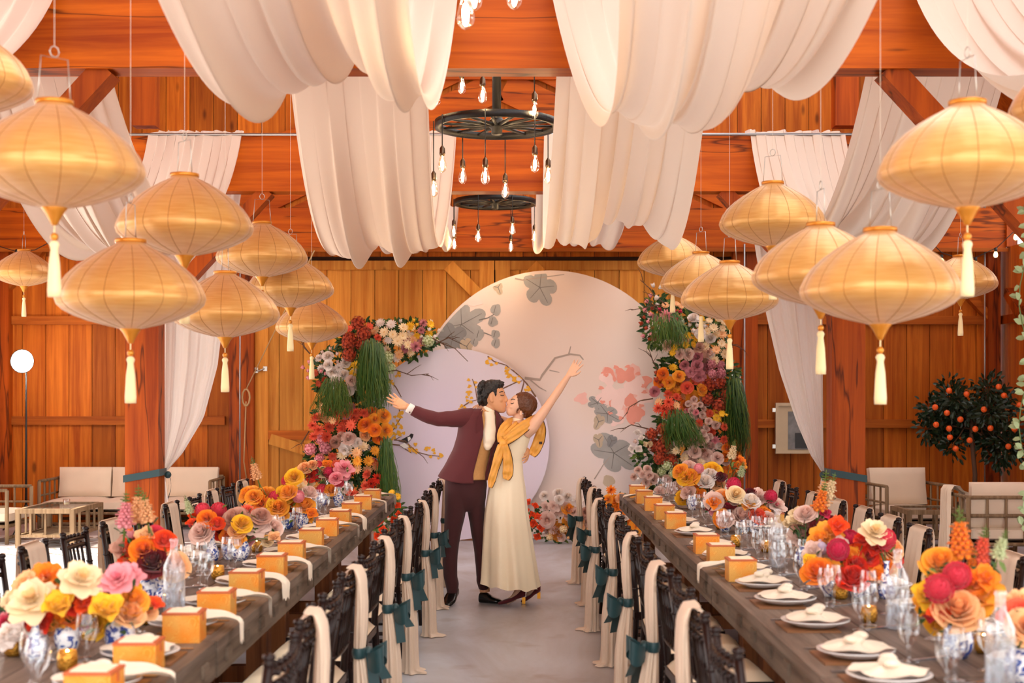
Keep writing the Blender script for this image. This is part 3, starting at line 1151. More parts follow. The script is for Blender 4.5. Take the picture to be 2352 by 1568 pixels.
# ================================================================== TABLES
SIDE = {-1: 'sofa-side', 1: 'citrus-side'}
TZ = 0.76
TX = {-1: (-1.93, -1.06), 1: (0.96, 1.86)}
TY = {-1: (3.2, 5.1, 7.54, 9.99, 12.75), 1: (3.0, 4.44, 6.9, 9.92, 12.98)}
M_EDGE = wood('grey_table_edge', srgb(116, 100, 86), srgb(70, 56, 46), 'y', 1.5, 0.6, 0.2, 0.15)


def table(side, k, y0, y1, label):
    xa, xb = TX[side]
    off = random.uniform(-0.012, 0.012)
    xa += off
    xb += off
    t = thing('farm_table', label, 'table', ((xa + xb) / 2, (y0 + y1) / 2, 0))
    L, W = y1 - y0 - 0.012, xb - xa
    n = 5
    for i in range(n):
        w_ = W / n
        MB().box((-W / 2 + (i + 0.5) * w_, 0, TZ - 0.02), (w_ - 0.005, L, 0.04)).build('plank', W_TABLE, t)
    for s in (-1, 1):
        MB().box((s * (W / 2 - 0.022), 0, TZ - 0.085), (0.04, L, 0.09)).build('apron', M_EDGE, t)
        MB().box((0, s * (L / 2 - 0.03), TZ - 0.085), (W - 0.1, 0.04, 0.09)).build('end_apron', M_EDGE, t)
        yl = L / 2 - 0.28
        for s2 in (-1, 1):
            MB().box((s2 * (W / 2 - 0.24), s * yl, (TZ - 0.04) / 2), (0.10, 0.16, TZ - 0.04)).build('leg', W_TLEG, t)
        MB().box((0, s * yl, 0.12), (W - 0.5, 0.07, 0.09)).build('foot_rail', W_TLEG, t)
    MB().box((0, 0, 0.30), (0.06, L - 0.6, 0.10)).build('stretcher', W_TLEG, t)
    nb = int(L / 0.34)
    for i in range(nb):
        y = -L / 2 + (i + 0.5) * L / nb
        MB().box((-side * W / 2 - side * 0.002, y, TZ - 0.07), (0.012, 0.09, 0.045)).build('edge_block', M_EDGE, t)


for side in (-1, 1):
    ys = TY[side]
    for k in range(4):
        table(side, k, ys[k], ys[k + 1], 'dark grey plank farm table, %s from the entrance in the %s row' % (ORD[k], SIDE[side]))

# ================================================================== CHAIRS
def ringed(p, a, b, r, rings, n=8):
    """bamboo-look turned rod with rings"""
    a, b = Vector(a), Vector(b)
    pts_, rs = [], []
    ks = sorted(rings)
    for i, k in enumerate([0.0] + ks + [1.0]):
        q = a.lerp(b, k)
        if 0 < k < 1:
            d = (b - a).normalized() * 0.006
            pts_ += [q - d, q, q + d]
            rs += [r, r * 1.28, r]
        else:
            pts_.append(q)
            rs.append(r)
    p.tube(pts_, rs, n)


def make_chair():
    t = thing('banquet_chair', 'x', 'chair', group='dark spindle-back chairs')
    W2 = 0.185
    for s in (-1, 1):
        m = MB()
        m.tube([(s * W2, -0.215, 0.0), (s * W2, -0.185, 0.45), (s * W2, -0.195, 0.60), (s * W2, -0.235, 0.90)], [0.013, 0.016, 0.016, 0.015], 8)
        for z in (0.14, 0.28, 0.58, 0.74):
            m.lathe([(0.014, z - 0.008), (0.021, z), (0.014, z + 0.008)], (s * W2, -0.215 + 0.03 * z / 0.45 if z < 0.45 else -0.19 - 0.045 * (z - 0.55) / 0.35, 0), 8, cap=False)
        m.lathe([(0.012, 0.895), (0.02, 0.90), (0.012, 0.907), (0.019, 0.916), (0.017, 0.926), (0.0, 0.932)], (s * W2, -0.235, 0), 8)
        m.build('back_post', M_BLACKWOOD, t, True)
        f = MB()
        ringed(f, (s * (W2 + 0.01), 0.205, 0.0), (s * (W2 - 0.005), 0.185, 0.44), 0.015, [0.3, 0.6, 0.9])
        f.build('front_leg', M_BLACKWOOD, t, True)
        st = MB()
        for z in (0.16, 0.26):
            ringed(st, (s * W2, -0.20, z), (s * W2, 0.195, z), 0.009, [0.5], 6)
        st.build('side_stretchers', M_BLACKWOOD, t, True)['kind'] = 'stuff'
    st = MB()
    for z in (0.14, 0.24):
        ringed(st, (-W2, 0.198, z), (W2, 0.198, z), 0.009, [0.5], 6)
        ringed(st, (-W2, -0.205, z + 0.02), (W2, -0.205, z + 0.02), 0.009, [0.5], 6)
    st.build('cross_stretchers', M_BLACKWOOD, t, True)['kind'] = 'stuff'
    MB().box((0, 0, 0.435), (0.40, 0.40, 0.035)).build('seat_frame', M_BLACKWOOD, t)
    c = MB()

    def pad(u, v):
        x, y = (u - 0.5) * 2, (v - 0.5) * 2
        e = (1 - x ** 6) * (1 - y ** 6)
        return (x * 0.195, y * 0.195, 0.454 + 0.042 * max(e, 0) ** 0.4)
    c.grid(pad, 10, 10)
    c.build('seat_pad', M_SEAT, t, True)
    # back
    def bx(x):
        return -0.235 - 0.02 * (1 - (x / W2) ** 2)
    tr = MB()
    for z, dy in ((0.875, 0.0), (0.835, 0.004)):
        tr.tube([(x, bx(x) + dy, z) for x in [W2 * (i / 4 - 1) for i in range(9)]], 0.012, 7)
    tr.build('top_rail', M_BLACKWOOD, t, True)
    kn = MB()
    for i in range(7):
        x = W2 * (i / 3 - 1) * 0.82
        for dz in (0.0, 0.03):
            kn.ball((x, bx(x) - 0.012, 0.842 + dz), 0.0105, 6, 4)
        kn.ball((x, bx(x), 0.893), 0.011, 6, 4)
    kn.build('crest_knobs', M_BLACKWOOD, t, True)['kind'] = 'stuff'
    lr = MB()
    lr.tube([(x, -0.197 - 0.008 * (1 - (x / W2) ** 2), 0.575) for x in [W2 * (i / 4 - 1) for i in range(9)]], 0.011, 7)
    lr.build('lower_rail', M_BLACKWOOD, t, True)
    for i in range(6):
        x = W2 * ((i + 0.5) / 3 - 1) * 0.86
        sp = MB()
        ringed(sp, (x, -0.205, 0.575), (x, bx(x), 0.845), 0.0078, [0.33, 0.66], 6)
        sp.build('spindle', M_BLACKWOOD, t, True)
    return t


def make_sash(kind, seed):
    """cloth over a chair back; kind 0: long with a teal ribbon, 1: short, no ribbon"""
    r = random.Random(seed)
    t = thing('chair_sash', 'x', 'sash')
    ph = r.uniform(0, 6)
    front = [(-0.150, 0.50, 0.125), (-0.176, 0.64, 0.13), (-0.212, 0.86, 0.135), (-0.222, 0.905, 0.135), (-0.262, 0.928, 0.135)]
    kw = 0.66 if kind == 0 else 1.0
    # the hanging part is a soft pleated tube: y, z, half width, half depth
    if kind == 0:
        back = [(-0.240, 0.930, 0.135, 0.006), (-0.275, 0.925, 0.137, 0.014), (-0.290, 0.88, 0.135, 0.020), (-0.292, 0.78, 0.125, 0.024), (-0.288, 0.68, 0.10, 0.024), (-0.282, 0.60, 0.055, 0.022), (-0.280, 0.565, 0.036, 0.020),
                (-0.286, 0.53, 0.055, 0.026), (-0.298, 0.42, 0.09, 0.036), (-0.305, 0.28, 0.11, 0.042), (-0.308, 0.12, 0.115, 0.042), (-0.310, 0.03, 0.12, 0.045), (-0.318, 0.006, 0.14, 0.062)]
    else:
        back = [(-0.240, 0.930, 0.135, 0.006), (-0.270, 0.922, 0.137, 0.010), (-0.276, 0.88, 0.137, 0.012), (-0.276, 0.72, 0.134, 0.013), (-0.262, 0.52, 0.13, 0.014), (-0.262, 0.36, 0.125, 0.015)]

    def along(path, v):
        n = len(path) - 1
        k = v * n
        i = min(int(k), n - 1)
        f = k - i
        return [path[i][q] + (path[i + 1][q] - path[i][q]) * f for q in range(len(path[0]))]

    def ff(u, v):
        y, z, w_ = along(front, v)
        x = (u - 0.5) * 2
        return (x * w_ * kw, y + 0.006 * math.sin(x * 9 + ph) * (1 if z < 0.85 else 0.3), z)

    def fb(u, v):
        y, z, w_, d_ = along(back, v)
        a = u * 2 * PI
        pl = 1 + 0.16 * math.sin(9 * a + ph + v * 2) + 0.08 * math.sin(5 * a + ph * 2)
        pl = 1 + (pl - 1) * min(1, max(0, (0.9 - z) * 3))
        ex = 0.0
        if kind == 0 and z < 0.02:
            ex = -0.06 * max(0, -math.sin(a)) * (0.5 + 0.5 * math.sin(ph + 3 * a))
        return (w_ * kw * math.cos(a) * pl, y + d_ * math.sin(a) * pl + ex, max(0.004, z))
    cl = MB().grid(ff, 18, 12)
    cl.grid(fb, 40, len(back) * 3)
    cl.build('cloth', M_SASH, t, True)
    if kind == 0:
        rb = MB()
        z0, y0 = 0.57, -0.30
        rb.lathe([(0.045, z0 - 0.022), (0.052, z0), (0.045, z0 + 0.022)], (0, -0.280, 0), 12, sy=0.6, cap=False)
        rb.ball((0, y0 - 0.02, z0), 0.026, 8, 6, s=(1.1, 0.8, 1))
        for s in (-1, 1):
            L_ = 0.062 + 0.02 * r.random()

            def loop(u, v, s=s, L_=L_):
                a = u * 2 * PI
                rr = (1 - math.cos(a)) / 2
                return (s * L_ * rr, y0 - 0.03 - 0.030 * math.sin(a) - 0.045 * rr, z0 + 0.018 * math.sin(a) + (v - 0.5) * 0.075 * (0.35 + rr) - 0.02 * rr)
            rb.grid(loop, 12, 2)
            tl = 0.10 + 0.10 * r.random()
            rb.grid(lambda u, v, s=s, tl=tl: (s * (0.01 + 0.035 * u) + (v - 0.5) * 0.045 * (0.5 + 0.5 * u), y0 - 0.03 - 0.06 * u * (1 if s > 0 else 0.4) - (v - 0.5) * 0.04, z0 - tl * u), 6, 2)
        b = rb.build('ribbon_bow', M_TEAL, t, True)
        b['label'] = 'teal velvet ribbon tied in a bow'
    return t


chair0 = make_chair()
cu = [False]
sash_src = [make_sash(0, 11), make_sash(0, 12), make_sash(0, 13), make_sash(1, 14), make_sash(1, 15)]
su = [[False] for _ in sash_src]
# chair centres along the rows, from the backdrop towards the entrance
ROWS = {
    (-1, 'aisle'): (-0.905, PI / 2, [12.35, 11.72, 11.05, 10.4, 9.75, 9.1, 8.46, 7.84, 7.2, 6.58, 5.95, 5.32, 4.7, 4.1]),
    (1, 'aisle'): (0.875, -PI / 2, [12.55, 11.9, 11.25, 10.6, 9.97, 9.32, 8.68, 8.05, 7.4, 6.75, 6.1, 5.48, 4.85, 4.2]),
    (-1, 'wall'): (-2.10, -PI / 2, [12.3, 11.65, 11.0, 10.35, 9.65, 8.98, 8.3, 7.62, 6.95, 6.25, 5.6]),
    (1, 'wall'): (2.02, PI / 2, [12.2, 11.45, 10.7, 9.95, 9.25, 8.55, 7.85, 7.15, 6.5, 5.85, 5.2]),
}
DR = {(-1, 'aisle'): lambda i: i % 2 == 0, (1, 'aisle'): lambda i: i % 2 == 0,
      (-1, 'wall'): lambda i: i % 2 == 0, (1, 'wall'): lambda i: i in (0, 2, 3, 4, 5, 6, 8)}
SASHED = []
for (side, wh), (x, rz, ys) in ROWS.items():
    for i, y in enumerate(ys):
        jx, jr = random.uniform(-0.02, 0.02), random.uniform(-0.05, 0.05)
        lab = '%s%s dark spindle-back chair from the backdrop, %s side of the %s row' % ('' if True else '', ORD[i], wh, SIDE[side])
        place(chair0, cu, (x + jx, y, 0), rz + jr, lab, 'dark spindle-back chairs')
        if DR[(side, wh)](i):
            k = (i // 2) % 3 if wh == 'aisle' else 3 + (i % 2)
            if wh == 'aisle':
                sl = 'long ivory sash with teal bow, %s chair from the backdrop, aisle side, %s row' % (ORD[i], SIDE[side])
            else:
                sl = 'short white cloth over the %s chair from the backdrop, wall side, %s row' % (ORD[i], SIDE[side])
            place(sash_src[k], su[k], (x + jx, y, 0.001), rz + jr, sl, 'aisle chair sashes' if wh == 'aisle' else 'wall side chair cloths')

# ================================================================== PLACE SETTINGS
M_BOXO = None


def box_mat():
    m = bpy.data.materials.new('orange_patterned_card')
    m.use_nodes = True
    N, L = m.node_tree.nodes, m.node_tree.links
    b = N['Principled BSDF']
    b.inputs['Roughness'].default_value = 0.4
    b.inputs['Metallic'].default_value = 0.25
    tc = N.new('ShaderNodeTexCoord')
    oi = N.new('ShaderNodeObjectInfo')
    ad = N.new('ShaderNodeVectorMath')
    ad.operation = 'SCALE'
    ad.inputs[0].default_value = (3, 5, 7)
    L.new(oi.outputs['Random'], ad.inputs['Scale'])
    a2 = N.new('ShaderNodeVectorMath')
    L.new(tc.outputs['Object'], a2.inputs[0])
    L.new(ad.outputs[0], a2.inputs[1])
    nz = N.new('ShaderNodeTexNoise')
    nz.inputs['Scale'].default_value = 9
    L.new(a2.outputs[0], nz.inputs['Vector'])
    r = N.new('ShaderNodeValToRGB')
    e = r.color_ramp.elements
    e[0].position, e[0].color = 0.38, srgb(222, 160, 72)
    e[1].position, e[1].color = 0.62, srgb(240, 136, 22)
    L.new(nz.outputs['Fac'], r.inputs[0])
    vo = N.new('ShaderNodeTexVoronoi')
    vo.inputs['Scale'].default_value = 26
    L.new(tc.outputs['Object'], vo.inputs['Vector'])
    wv = N.new('ShaderNodeMath')
    wv.operation = 'SINE'
    ml = N.new('ShaderNodeMath')
    ml.operation = 'MULTIPLY'
    ml.inputs[1].default_value = 38
    L.new(vo.outputs['Distance'], ml.inputs[0])
    L.new(ml.outputs[0], wv.inputs[0])
    mr = N.new('ShaderNodeMapRange')
    mr.inputs['From Min'].default_value = 0.55
    mr.inputs['From Max'].default_value = 1.0
    mr.inputs['To Max'].default_value = 0.4
    L.new(wv.outputs[0], mr.inputs['Value'])
    mx = N.new('ShaderNodeMix')
    mx.data_type = 'RGBA'
    mx.inputs[7].default_value = srgb(250, 206, 110)
    L.new(mr.outputs[0], mx.inputs[0])
    L.new(r.outputs[0], mx.inputs[6])
    L.new(mx.outputs[2], b.inputs['Base Color'])
    return m


M_BOXO = box_mat()
M_BOXE = mat('red_brown_box_edge', srgb(190, 92, 46), 0.5)
M_CARD = mat('cream_card', srgb(244, 226, 196), 0.7)
M_MAT = mat('tan_place_mat', srgb(128, 82, 44), 0.5, var=(0.1, 30))
M_SILV = mat('silver', srgb(200, 200, 204), 0.2, 1.0)


def make_box():
    t = thing('gift_box', 'x', 'gift box', group='orange patterned gift boxes')
    s, h = 0.132, 0.107
    MB().box((0, 0, h / 2 - 0.004), (s, s, h - 0.008)).build('box_body', M_BOXO, t)
    MB().box((0, 0, h - 0.004), (s + 0.004, s + 0.004, 0.008)).build('lid', M_BOXE, t)
    MB().box((0, 0, h + 0.002), (s * 0.80, s * 0.80, 0.003)).build('card', M_CARD, t)
    MB().box((s / 2 + 0.001, 0, h - 0.020), (0.003, 0.02, 0.03)).build('tab', M_BOXE, t)
    return t


def make_plate():
    return tag(MB().lathe([(0.0, 0.012), (0.075, 0.012), (0.085, 0.016), (0.122, 0.026), (0.130, 0.028), (0.130, 0.024), (0.09, 0.008), (0.075, 0.0), (0.0, 0.0)][::-1], (0, 0, 0), 28).build('dinner_plate', M_WHITE, None, True), 'x', 'plate', 'white dinner plates')


def make_napkin(seed):
    r = random.Random(seed)
    t = thing('napkin', 'x', 'napkin', group='knotted white napkins')
    mb = MB()
    a0 = r.uniform(0, 6)

    def fn(u, v):
        a = u * 2 * PI
        rad = 0.118 * v * (1 + 0.10 * math.sin(3 * a + a0) + 0.05 * math.sin(7 * a + a0))
        z = 0.038 + 0.016 * math.sin(5 * a + a0 + 2 * v) * v * (1 - v * 0.7) + 0.024 * (1 - v) ** 1.3 + 0.01 * math.sin(9 * a) * (1 - v) * v
        return (rad * math.cos(a), rad * math.sin(a), z)
    mb.grid(fn, 40, 8)
    mb.build('cloth', M_NAPKIN, t, True)
    k = MB()
    k.ball((0, 0, 0.060), 0.030, 12, 8, s=(1.0, 1.7, 0.62))
    k.ball((0.012, 0.03, 0.070), 0.024, 10, 7, s=(1.1, 1.3, 0.6))
    k.ball((-0.012, -0.035, 0.066), 0.022, 10, 7, s=(1.2, 1.2, 0.6))
    k.build('knot', M_NAPKIN, t, True)
    # a corner that hangs over the table edge
    if seed != 3:
        sg = MB()

        def fn2(u, v):
            w_ = 0.17 - 0.10 * u ** 1.5
            return (-0.06 - 0.165 * min(1, u / 0.85) - 0.012 * max(0, u - 0.85), (v - 0.5) * w_ + 0.03 * u * u + 0.012 * math.sin(u * 9), 0.060 - 0.026 * u - 0.50 * max(0, u - 0.84) + 0.008 * math.sin(v * 11 + u * 5))
        sg.grid(fn2, 14, 10)
        sg.build('corner', M_NAPKIN, t, True)
    return t


def make_goblet():
    return tag(MB().lathe([(0.0, 0.002), (0.034, 0.0), (0.034, 0.003), (0.010, 0.008), (0.006, 0.020), (0.009, 0.032), (0.006, 0.045), (0.012, 0.058), (0.030, 0.080), (0.037, 0.105), (0.036, 0.135), (0.031, 0.165)], (0, 0, 0), 18, cap=False).build('water_goblet', M_GLASS, None, True), 'x', 'glass', 'clear stemmed water glasses')


def make_bottle():
    t = thing('water_bottle', 'x', 'bottle', group='frosted water bottles')
    g = glass('frosted_bottle', (0.93, 0.95, 0.98, 1), 0.45, 0.10, 0.10)
    MB().lathe([(0.0, 0.0), (0.042, 0.0), (0.045, 0.006), (0.045, 0.17), (0.042, 0.195), (0.028, 0.225), (0.017, 0.245), (0.015, 0.285), (0.018, 0.288), (0.018, 0.300), (0.014, 0.302)], (0, 0, 0), 18, cap=False).build('bottle_glass', g, t, True)
    MB().lathe([(0.0, 0.004), (0.041, 0.004), (0.041, 0.16), (0.0, 0.16)], (0, 0, 0), 14).build('water', glass('water', (0.92, 0.94, 0.96, 1), 0.4, 0.05, 0.04), t, True)
    return t


def make_votive():
    t = thing('votive_candle', 'x', 'candle', group='gold glass votives')
    gg = mat('gold_mercury_glass', srgb(196, 140, 52), 0.18, 0.75, bump=(0.7, 90))
    MB().lathe([(0.0, 0.0), (0.024, 0.0), (0.032, 0.012), (0.034, 0.040), (0.029, 0.066), (0.027, 0.066), (0.031, 0.04), (0.029, 0.014), (0.0, 0.008)], (0, 0, 0), 14).build('cup', gg, t, True)
    MB().lathe([(0.0, 0.010), (0.026, 0.010), (0.026, 0.036), (0.0, 0.037)], (0, 0, 0), 12).build('wax', mat('candle_wax', srgb(250, 220, 160), 0.5), t, True)
    MB().ball((0, 0, 0.054), 0.006, 8, 6, s=(1, 1, 2.2)).build('flame', emitter('candle_flame', (1.0, 0.58, 0.18, 1), 45.0), t, True)
    return t


def make_fork():
    m = MB()
    m.box((0, 0, 0.003), (0.10, 0.010, 0.003))
    m.box((0.06, 0, 0.004), (0.03, 0.022, 0.003))
    for k in range(4):
        m.box((0.095, -0.0085 + k * 0.0057, 0.005), (0.045, 0.003, 0.003))
    return tag(m.build('fork', M_SILV), 'x', 'fork', 'silver forks')


def make_knife():
    m = MB()
    m.box((-0.03, 0, 0.004), (0.10, 0.013, 0.005))
    m.slab([(0.02, 0.002), (0.13, 0.002), (0.125, 0.006), (0.02, 0.006)], -0.009, 0.009)
    return tag(m.build('knife', M_SILV), 'x', 'knife', 'silver knives')


def make_mat():
    return tag(MB().box((0, 0, 0.003), (0.20, 0.25, 0.006)).build('place_mat', M_MAT), 'x', 'place mat', 'tan place mats')


SRC = {'box': make_box(), 'plate': make_plate(), 'goblet': make_goblet(), 'bottle': make_bottle(), 'votive': make_votive(), 'fork': make_fork(), 'knife': make_knife(), 'mat': make_mat(),
       'napkin': make_napkin(3), 'napkin2': make_napkin(8)}
USED = {k: [False] for k in SRC}


# vases of the centrepieces (x, y): glasses keep clear of them
VASES = [(-1.50, 4.85), (-1.62, 4.87), (-1.59, 4.75), (-1.35, 4.90), (-1.55, 6.05), (-1.48, 6.0), (-1.52, 7.7), (-1.62, 7.65), (-1.47, 7.65), (-1.51, 9.5), (-1.61, 9.52), (-1.41, 9.5), (-1.55, 11.5), (-1.67, 11.45), (-1.42, 11.5),
         (1.49, 4.78), (1.50, 6.23), (1.56, 6.29), (1.40, 6.27), (1.62, 6.19), (1.51, 7.35), (1.51, 9.3), (1.57, 9.25), (1.39, 9.32), (1.63, 9.32), (1.525, 11.2), (1.395, 11.15), (1.655, 11.2), (1.55, 4.35)]
OCC = [(x, y, 0.055) for x, y in VASES]


def free(x, y, r):
    """nearest clear spot on the table for something of radius r"""
    for k in range(40):
        for sx, sy in ((0, 1), (0, -1), (1, 0), (-1, 0), (1, 1), (-1, -1)):
            u, v = x + sx * k * 0.012, y + sy * k * 0.012
            if all(math.hypot(u - a, v - b) > r + c for a, b, c in OCC):
                OCC.append((u, v, r))
                return u, v
    OCC.append((x, y, r))
    return x, y


def put(k, loc, rz, lab):
    if k in ('plate', 'box'):
        OCC.append((loc[0], loc[1], 0.132 if k == 'plate' else 0.095))
    if k in ('goblet', 'bottle', 'votive'):
        u, v = free(loc[0], loc[1], {'goblet': 0.038, 'bottle': 0.047, 'votive': 0.036}[k])
        loc = (u, v, loc[2])
    return place(SRC[k], USED[k], loc, rz, lab)


def seat(side, wh, i, y, boxy=None, full=True):
    s = side if wh == 'aisle' else -side          # towards the middle of the table
    edge = (TX[side][1] if side < 0 else TX[side][0]) if wh == 'aisle' else (TX[side][0] if side < 0 else TX[side][1])
    who = '%s %s setting from the backdrop, %s row' % (ORD[i], wh + '-side', SIDE[side])
    rz = 0 if s > 0 else PI
    x = edge + s * 0.185
    put('mat', (x - s * 0.03, y - 0.0, TZ + 0.0005), rz, 'tan place mat at the ' + who)
    put('plate', (x, y, TZ + 0.0075), rz, 'white plate at the ' + who)
    put('napkin2' if (side < 0 and wh == 'aisle' and i % 3 != 2) or i in (1, 8) else 'napkin', (x, y, TZ + 0.0045), rz + random.uniform(-0.35, 0.35), 'knotted white napkin on the plate at the ' + who)
    if boxy:
        put('box', (edge + s * 0.125, boxy, TZ + 0.0005), random.uniform(-0.04, 0.04), 'orange patterned gift box at the ' + who)
    gx = edge + s * 0.345
    far = lambda x_, y_, d_: all(math.hypot(x_ - a, y_ - b) > d_ for a, b in VASES)
    if far(gx, y - 0.06, 0.12):
        put('goblet', (gx, y - 0.06, TZ + 0.0005), 0, 'water glass nearer the plate at the ' + who)
    if far(gx + s * 0.055, y + 0.05, 0.17):
        put('goblet', (gx + s * 0.055, y + 0.05, TZ + 0.0005), 0, 'water glass farther from the plate at the ' + who)
    if full:
        put('fork', (x - s * 0.02, y + 0.175, TZ + 0.0065 if False else TZ + 0.0005), rz + PI, 'fork at the ' + who)
        put('knife', (x + s * 0.24, y - 0.02, TZ + 0.0005), rz + 0.5, 'knife at the ' + who)


LB = [11.95, 11.2, 10.42, 9.74, 9.05, 8.34, 7.6, 6.98, 6.32, 5.68, 5.12, 4.5, 4.02]
for i, y in enumerate(LB):
    seat(-1, 'aisle', i, y + 0.24, y)
RB = {0: 12.55, 1: 11.85, 2: 11.08, 3: 10.26, 4: 9.55, 6: 8.01, 7: 7.46, 8: 6.77}
RP = [12.72, 12.05, 11.30, 10.5, 9.75, 9.05, 8.25, 7.62, 6.66, 6.02, 5.38, 4.74, 4.3]
RP = [12.7, 12.02, 11.26, 10.46, 9.75, 9.0, 8.22, 7.66, 7.05, 6.52, 6.0, 5.40, 4.76, 4.34]
bx_ = {0: 12.52, 1: 11.84, 2: 11.07, 3: 10.26, 4: 9.55, 6: 8.02, 7: 7.46, 8: 6.80}
for i, y in enumerate(RP):
    seat(1, 'aisle', i, y, bx_.get(i))
for i, y in enumerate([12.3, 11.0, 9.65, 8.3, 7.6, 6.95, 6.25, 5.6]):
    seat(-1, 'wall', i, y, y - 0.24 if i in (2, 4) else None, False)
for i, y in enumerate([12.2, 10.7, 9.25, 8.5, 7.8, 7.1, 6.45, 5.8, 5.2, 4.6]):
    seat(1, 'wall', i, y, y + 0.28 if i in (2, 4, 6, 8) else None, False)

# bottles and candles down the middle of the tables
def mid(px, py, h=0.0):
    """point on the table top seen at this pixel"""
    Y = (EYE - TZ - h) * F / (py - VY)
    return Vector(((px - VX) * Y / F, Y, TZ + 0.0005))


for k, (px, py) in enumerate([(1785, 1302), (2062, 1444), (2298, 1590), (403, 1405)]):
    q = mid(px, py)
    put('bottle', q, 0, ['frosted water bottle beside the snapdragon vase on the citrus-side table', 'frosted water bottle beside the vase of red poppies on the citrus-side table', 'frosted water bottle nearest the entrance on the citrus-side table',
                         'frosted water bottle beside the vase of orange ranunculus on the sofa-side table'][k])
VOT = [(1760, 1268), (1950, 1372), (1985, 1432), (2260, 1500), (155, 1540), (75, 1500), (415, 1400), (330, 1435), (500, 1330), (590, 1268), (640, 1245), (700, 1205), (1655, 1215), (1690, 1255)]
for side in (-1, 1):
    vs_ = []
    for px, py in VOT:
        if (px - VX) * side > 0:
            q = mid(px, py)
            vs_.append(put('votive', q, 0, 'x'))
    for k, o in enumerate(sorted(vs_, key=lambda o: o.location.y)):
        o['label'] = 'lit gold glass votive, %s from the entrance, %s table' % (ORD[k], SIDE[side])
# ================================================================== FLOWERS
def petal_mb(mb, M, L, W, cup, tip=0.0, n=3, m=2, mi=0):
    """one petal from the origin of M outwards along +Y, curling up by cup"""
    def fn(u, v):
        x = (u - 0.5) * W * math.sin(PI * (0.12 + 0.80 * v)) ** 0.7
        y = L * v
        z = cup * L * v * v + tip * L * max(0, v - 0.6) * 2 + 0.10 * W * math.cos((u - 0.5) * PI) * (1 - v)
        z += 0.25 * W * (abs(u - 0.5) * 2) ** 2 * (1 if cup > 0.2 else 0.4)
        return M @ Vector((x, y, z))
    mb.grid(fn, m, n, mi)


def spin(a, tilt=0.0, r=0.0, z=0.0):
    return Matrix.Rotation(a, 4, 'Z') @ Matrix.Translation((0, r, z)) @ Matrix.Rotation(tilt, 4, 'X')


def f_rose(seed=0):
    """unit flower, facing +Z, radius about 1; cupped petals wrapped round each other; materials: 0 petal, 1 heart"""
    r = random.Random(seed)
    mb = MB()
    a0 = 0.0
    for ring, (n, R, H, flare, half) in enumerate([(5, 0.92, 0.02, 0.34, 0.62), (5, 0.80, 0.24, 0.26, 0.66), (5, 0.66, 0.42, 0.20, 0.66), (4, 0.50, 0.56, 0.16, 0.78), (4, 0.35, 0.66, 0.10, 0.85), (3, 0.22, 0.72, 0.06, 0.95), (3, 0.11, 0.74, 0.02, 1.0)]):
        a0 += 0.7
        for i in range(n):
            a = a0 + 2 * PI * i / n + r.uniform(-0.12, 0.12)
            rr = R * r.uniform(0.94, 1.06)
            hh = H + r.uniform(-0.05, 0.05)

            def fn(u, v, a=a, rr=rr, hh=hh):
                e = (u - 0.5) * 2
                t = a + e * half
                rad = rr * (0.25 + 0.75 * v ** 0.7) * (1 - 0.10 * e * e * (1 - v)) + flare * max(0, v - 0.55) ** 1.2
                z = -0.42 + (hh + 0.42) * v ** 0.8 - 0.13 * e * e * v - flare * 0.5 * max(0, v - 0.7)
                rad += 0.03 * e * (1 if ring % 2 else -1)
                return (rad * math.cos(t), rad * math.sin(t), z)
            mb.grid(fn, 5, 4, 0 if ring < 4 else 1)
    mb.ball((0, 0, 0.40), 0.20, 6, 4, 1)
    return mb


def f_peony(seed=0):
    r = random.Random(seed)
    mb = MB()
    for ring, (n, L, W, tl, zz) in enumerate([(7, 1.0, 0.9, 0.15, -0.3), (7, 0.85, 0.7, 0.55, -0.18), (7, 0.7, 0.5, 0.9, -0.05), (6, 0.5, 0.4, 1.15, 0.05)]):
        for i in range(n):
            a = 2 * PI * (i + 0.5 * (ring % 2)) / n + r.uniform(-0.25, 0.25)
            petal_mb(mb, spin(a, tl + r.uniform(-0.15, 0.15), 0.05, zz), L * r.uniform(0.85, 1.1), W, 0.2, -0.2, 3, 2, 0 if ring < 3 else 1)
    return mb


def f_daisy(seed=0, n=13, layers=2):
    r = random.Random(seed)
    mb = MB()
    for l in range(layers):
        for i in range(n):
            a = 2 * PI * (i + 0.5 * l) / n + r.uniform(-0.1, 0.1)
            petal_mb(mb, spin(a, 0.15 + 0.3 * l, 0.08, 0.06 * l), 0.92 - 0.22 * l, 0.36, 0.1, 0, 2, 2, 0)
    mb.ball((0, 0, 0.1), 0.22, 8, 5, 1, s=(1, 1, 0.6))
    return mb


def f_mum(seed=0):
    """shaggy ball"""
    r = random.Random(seed)
    mb = MB()
    for l in range(5):
        n = 13 - 2 * l
        for i in range(n):
            a = 2 * PI * (i + 0.5 * (l % 2)) / n + r.uniform(-0.12, 0.12)
            petal_mb(mb, spin(a, 0.10 + 0.30 * l, 0.05, -0.15 + 0.08 * l), 0.95 - 0.13 * l, 0.34, 0.25, 0, 2, 1, 0 if l < 3 else 1)
    return mb


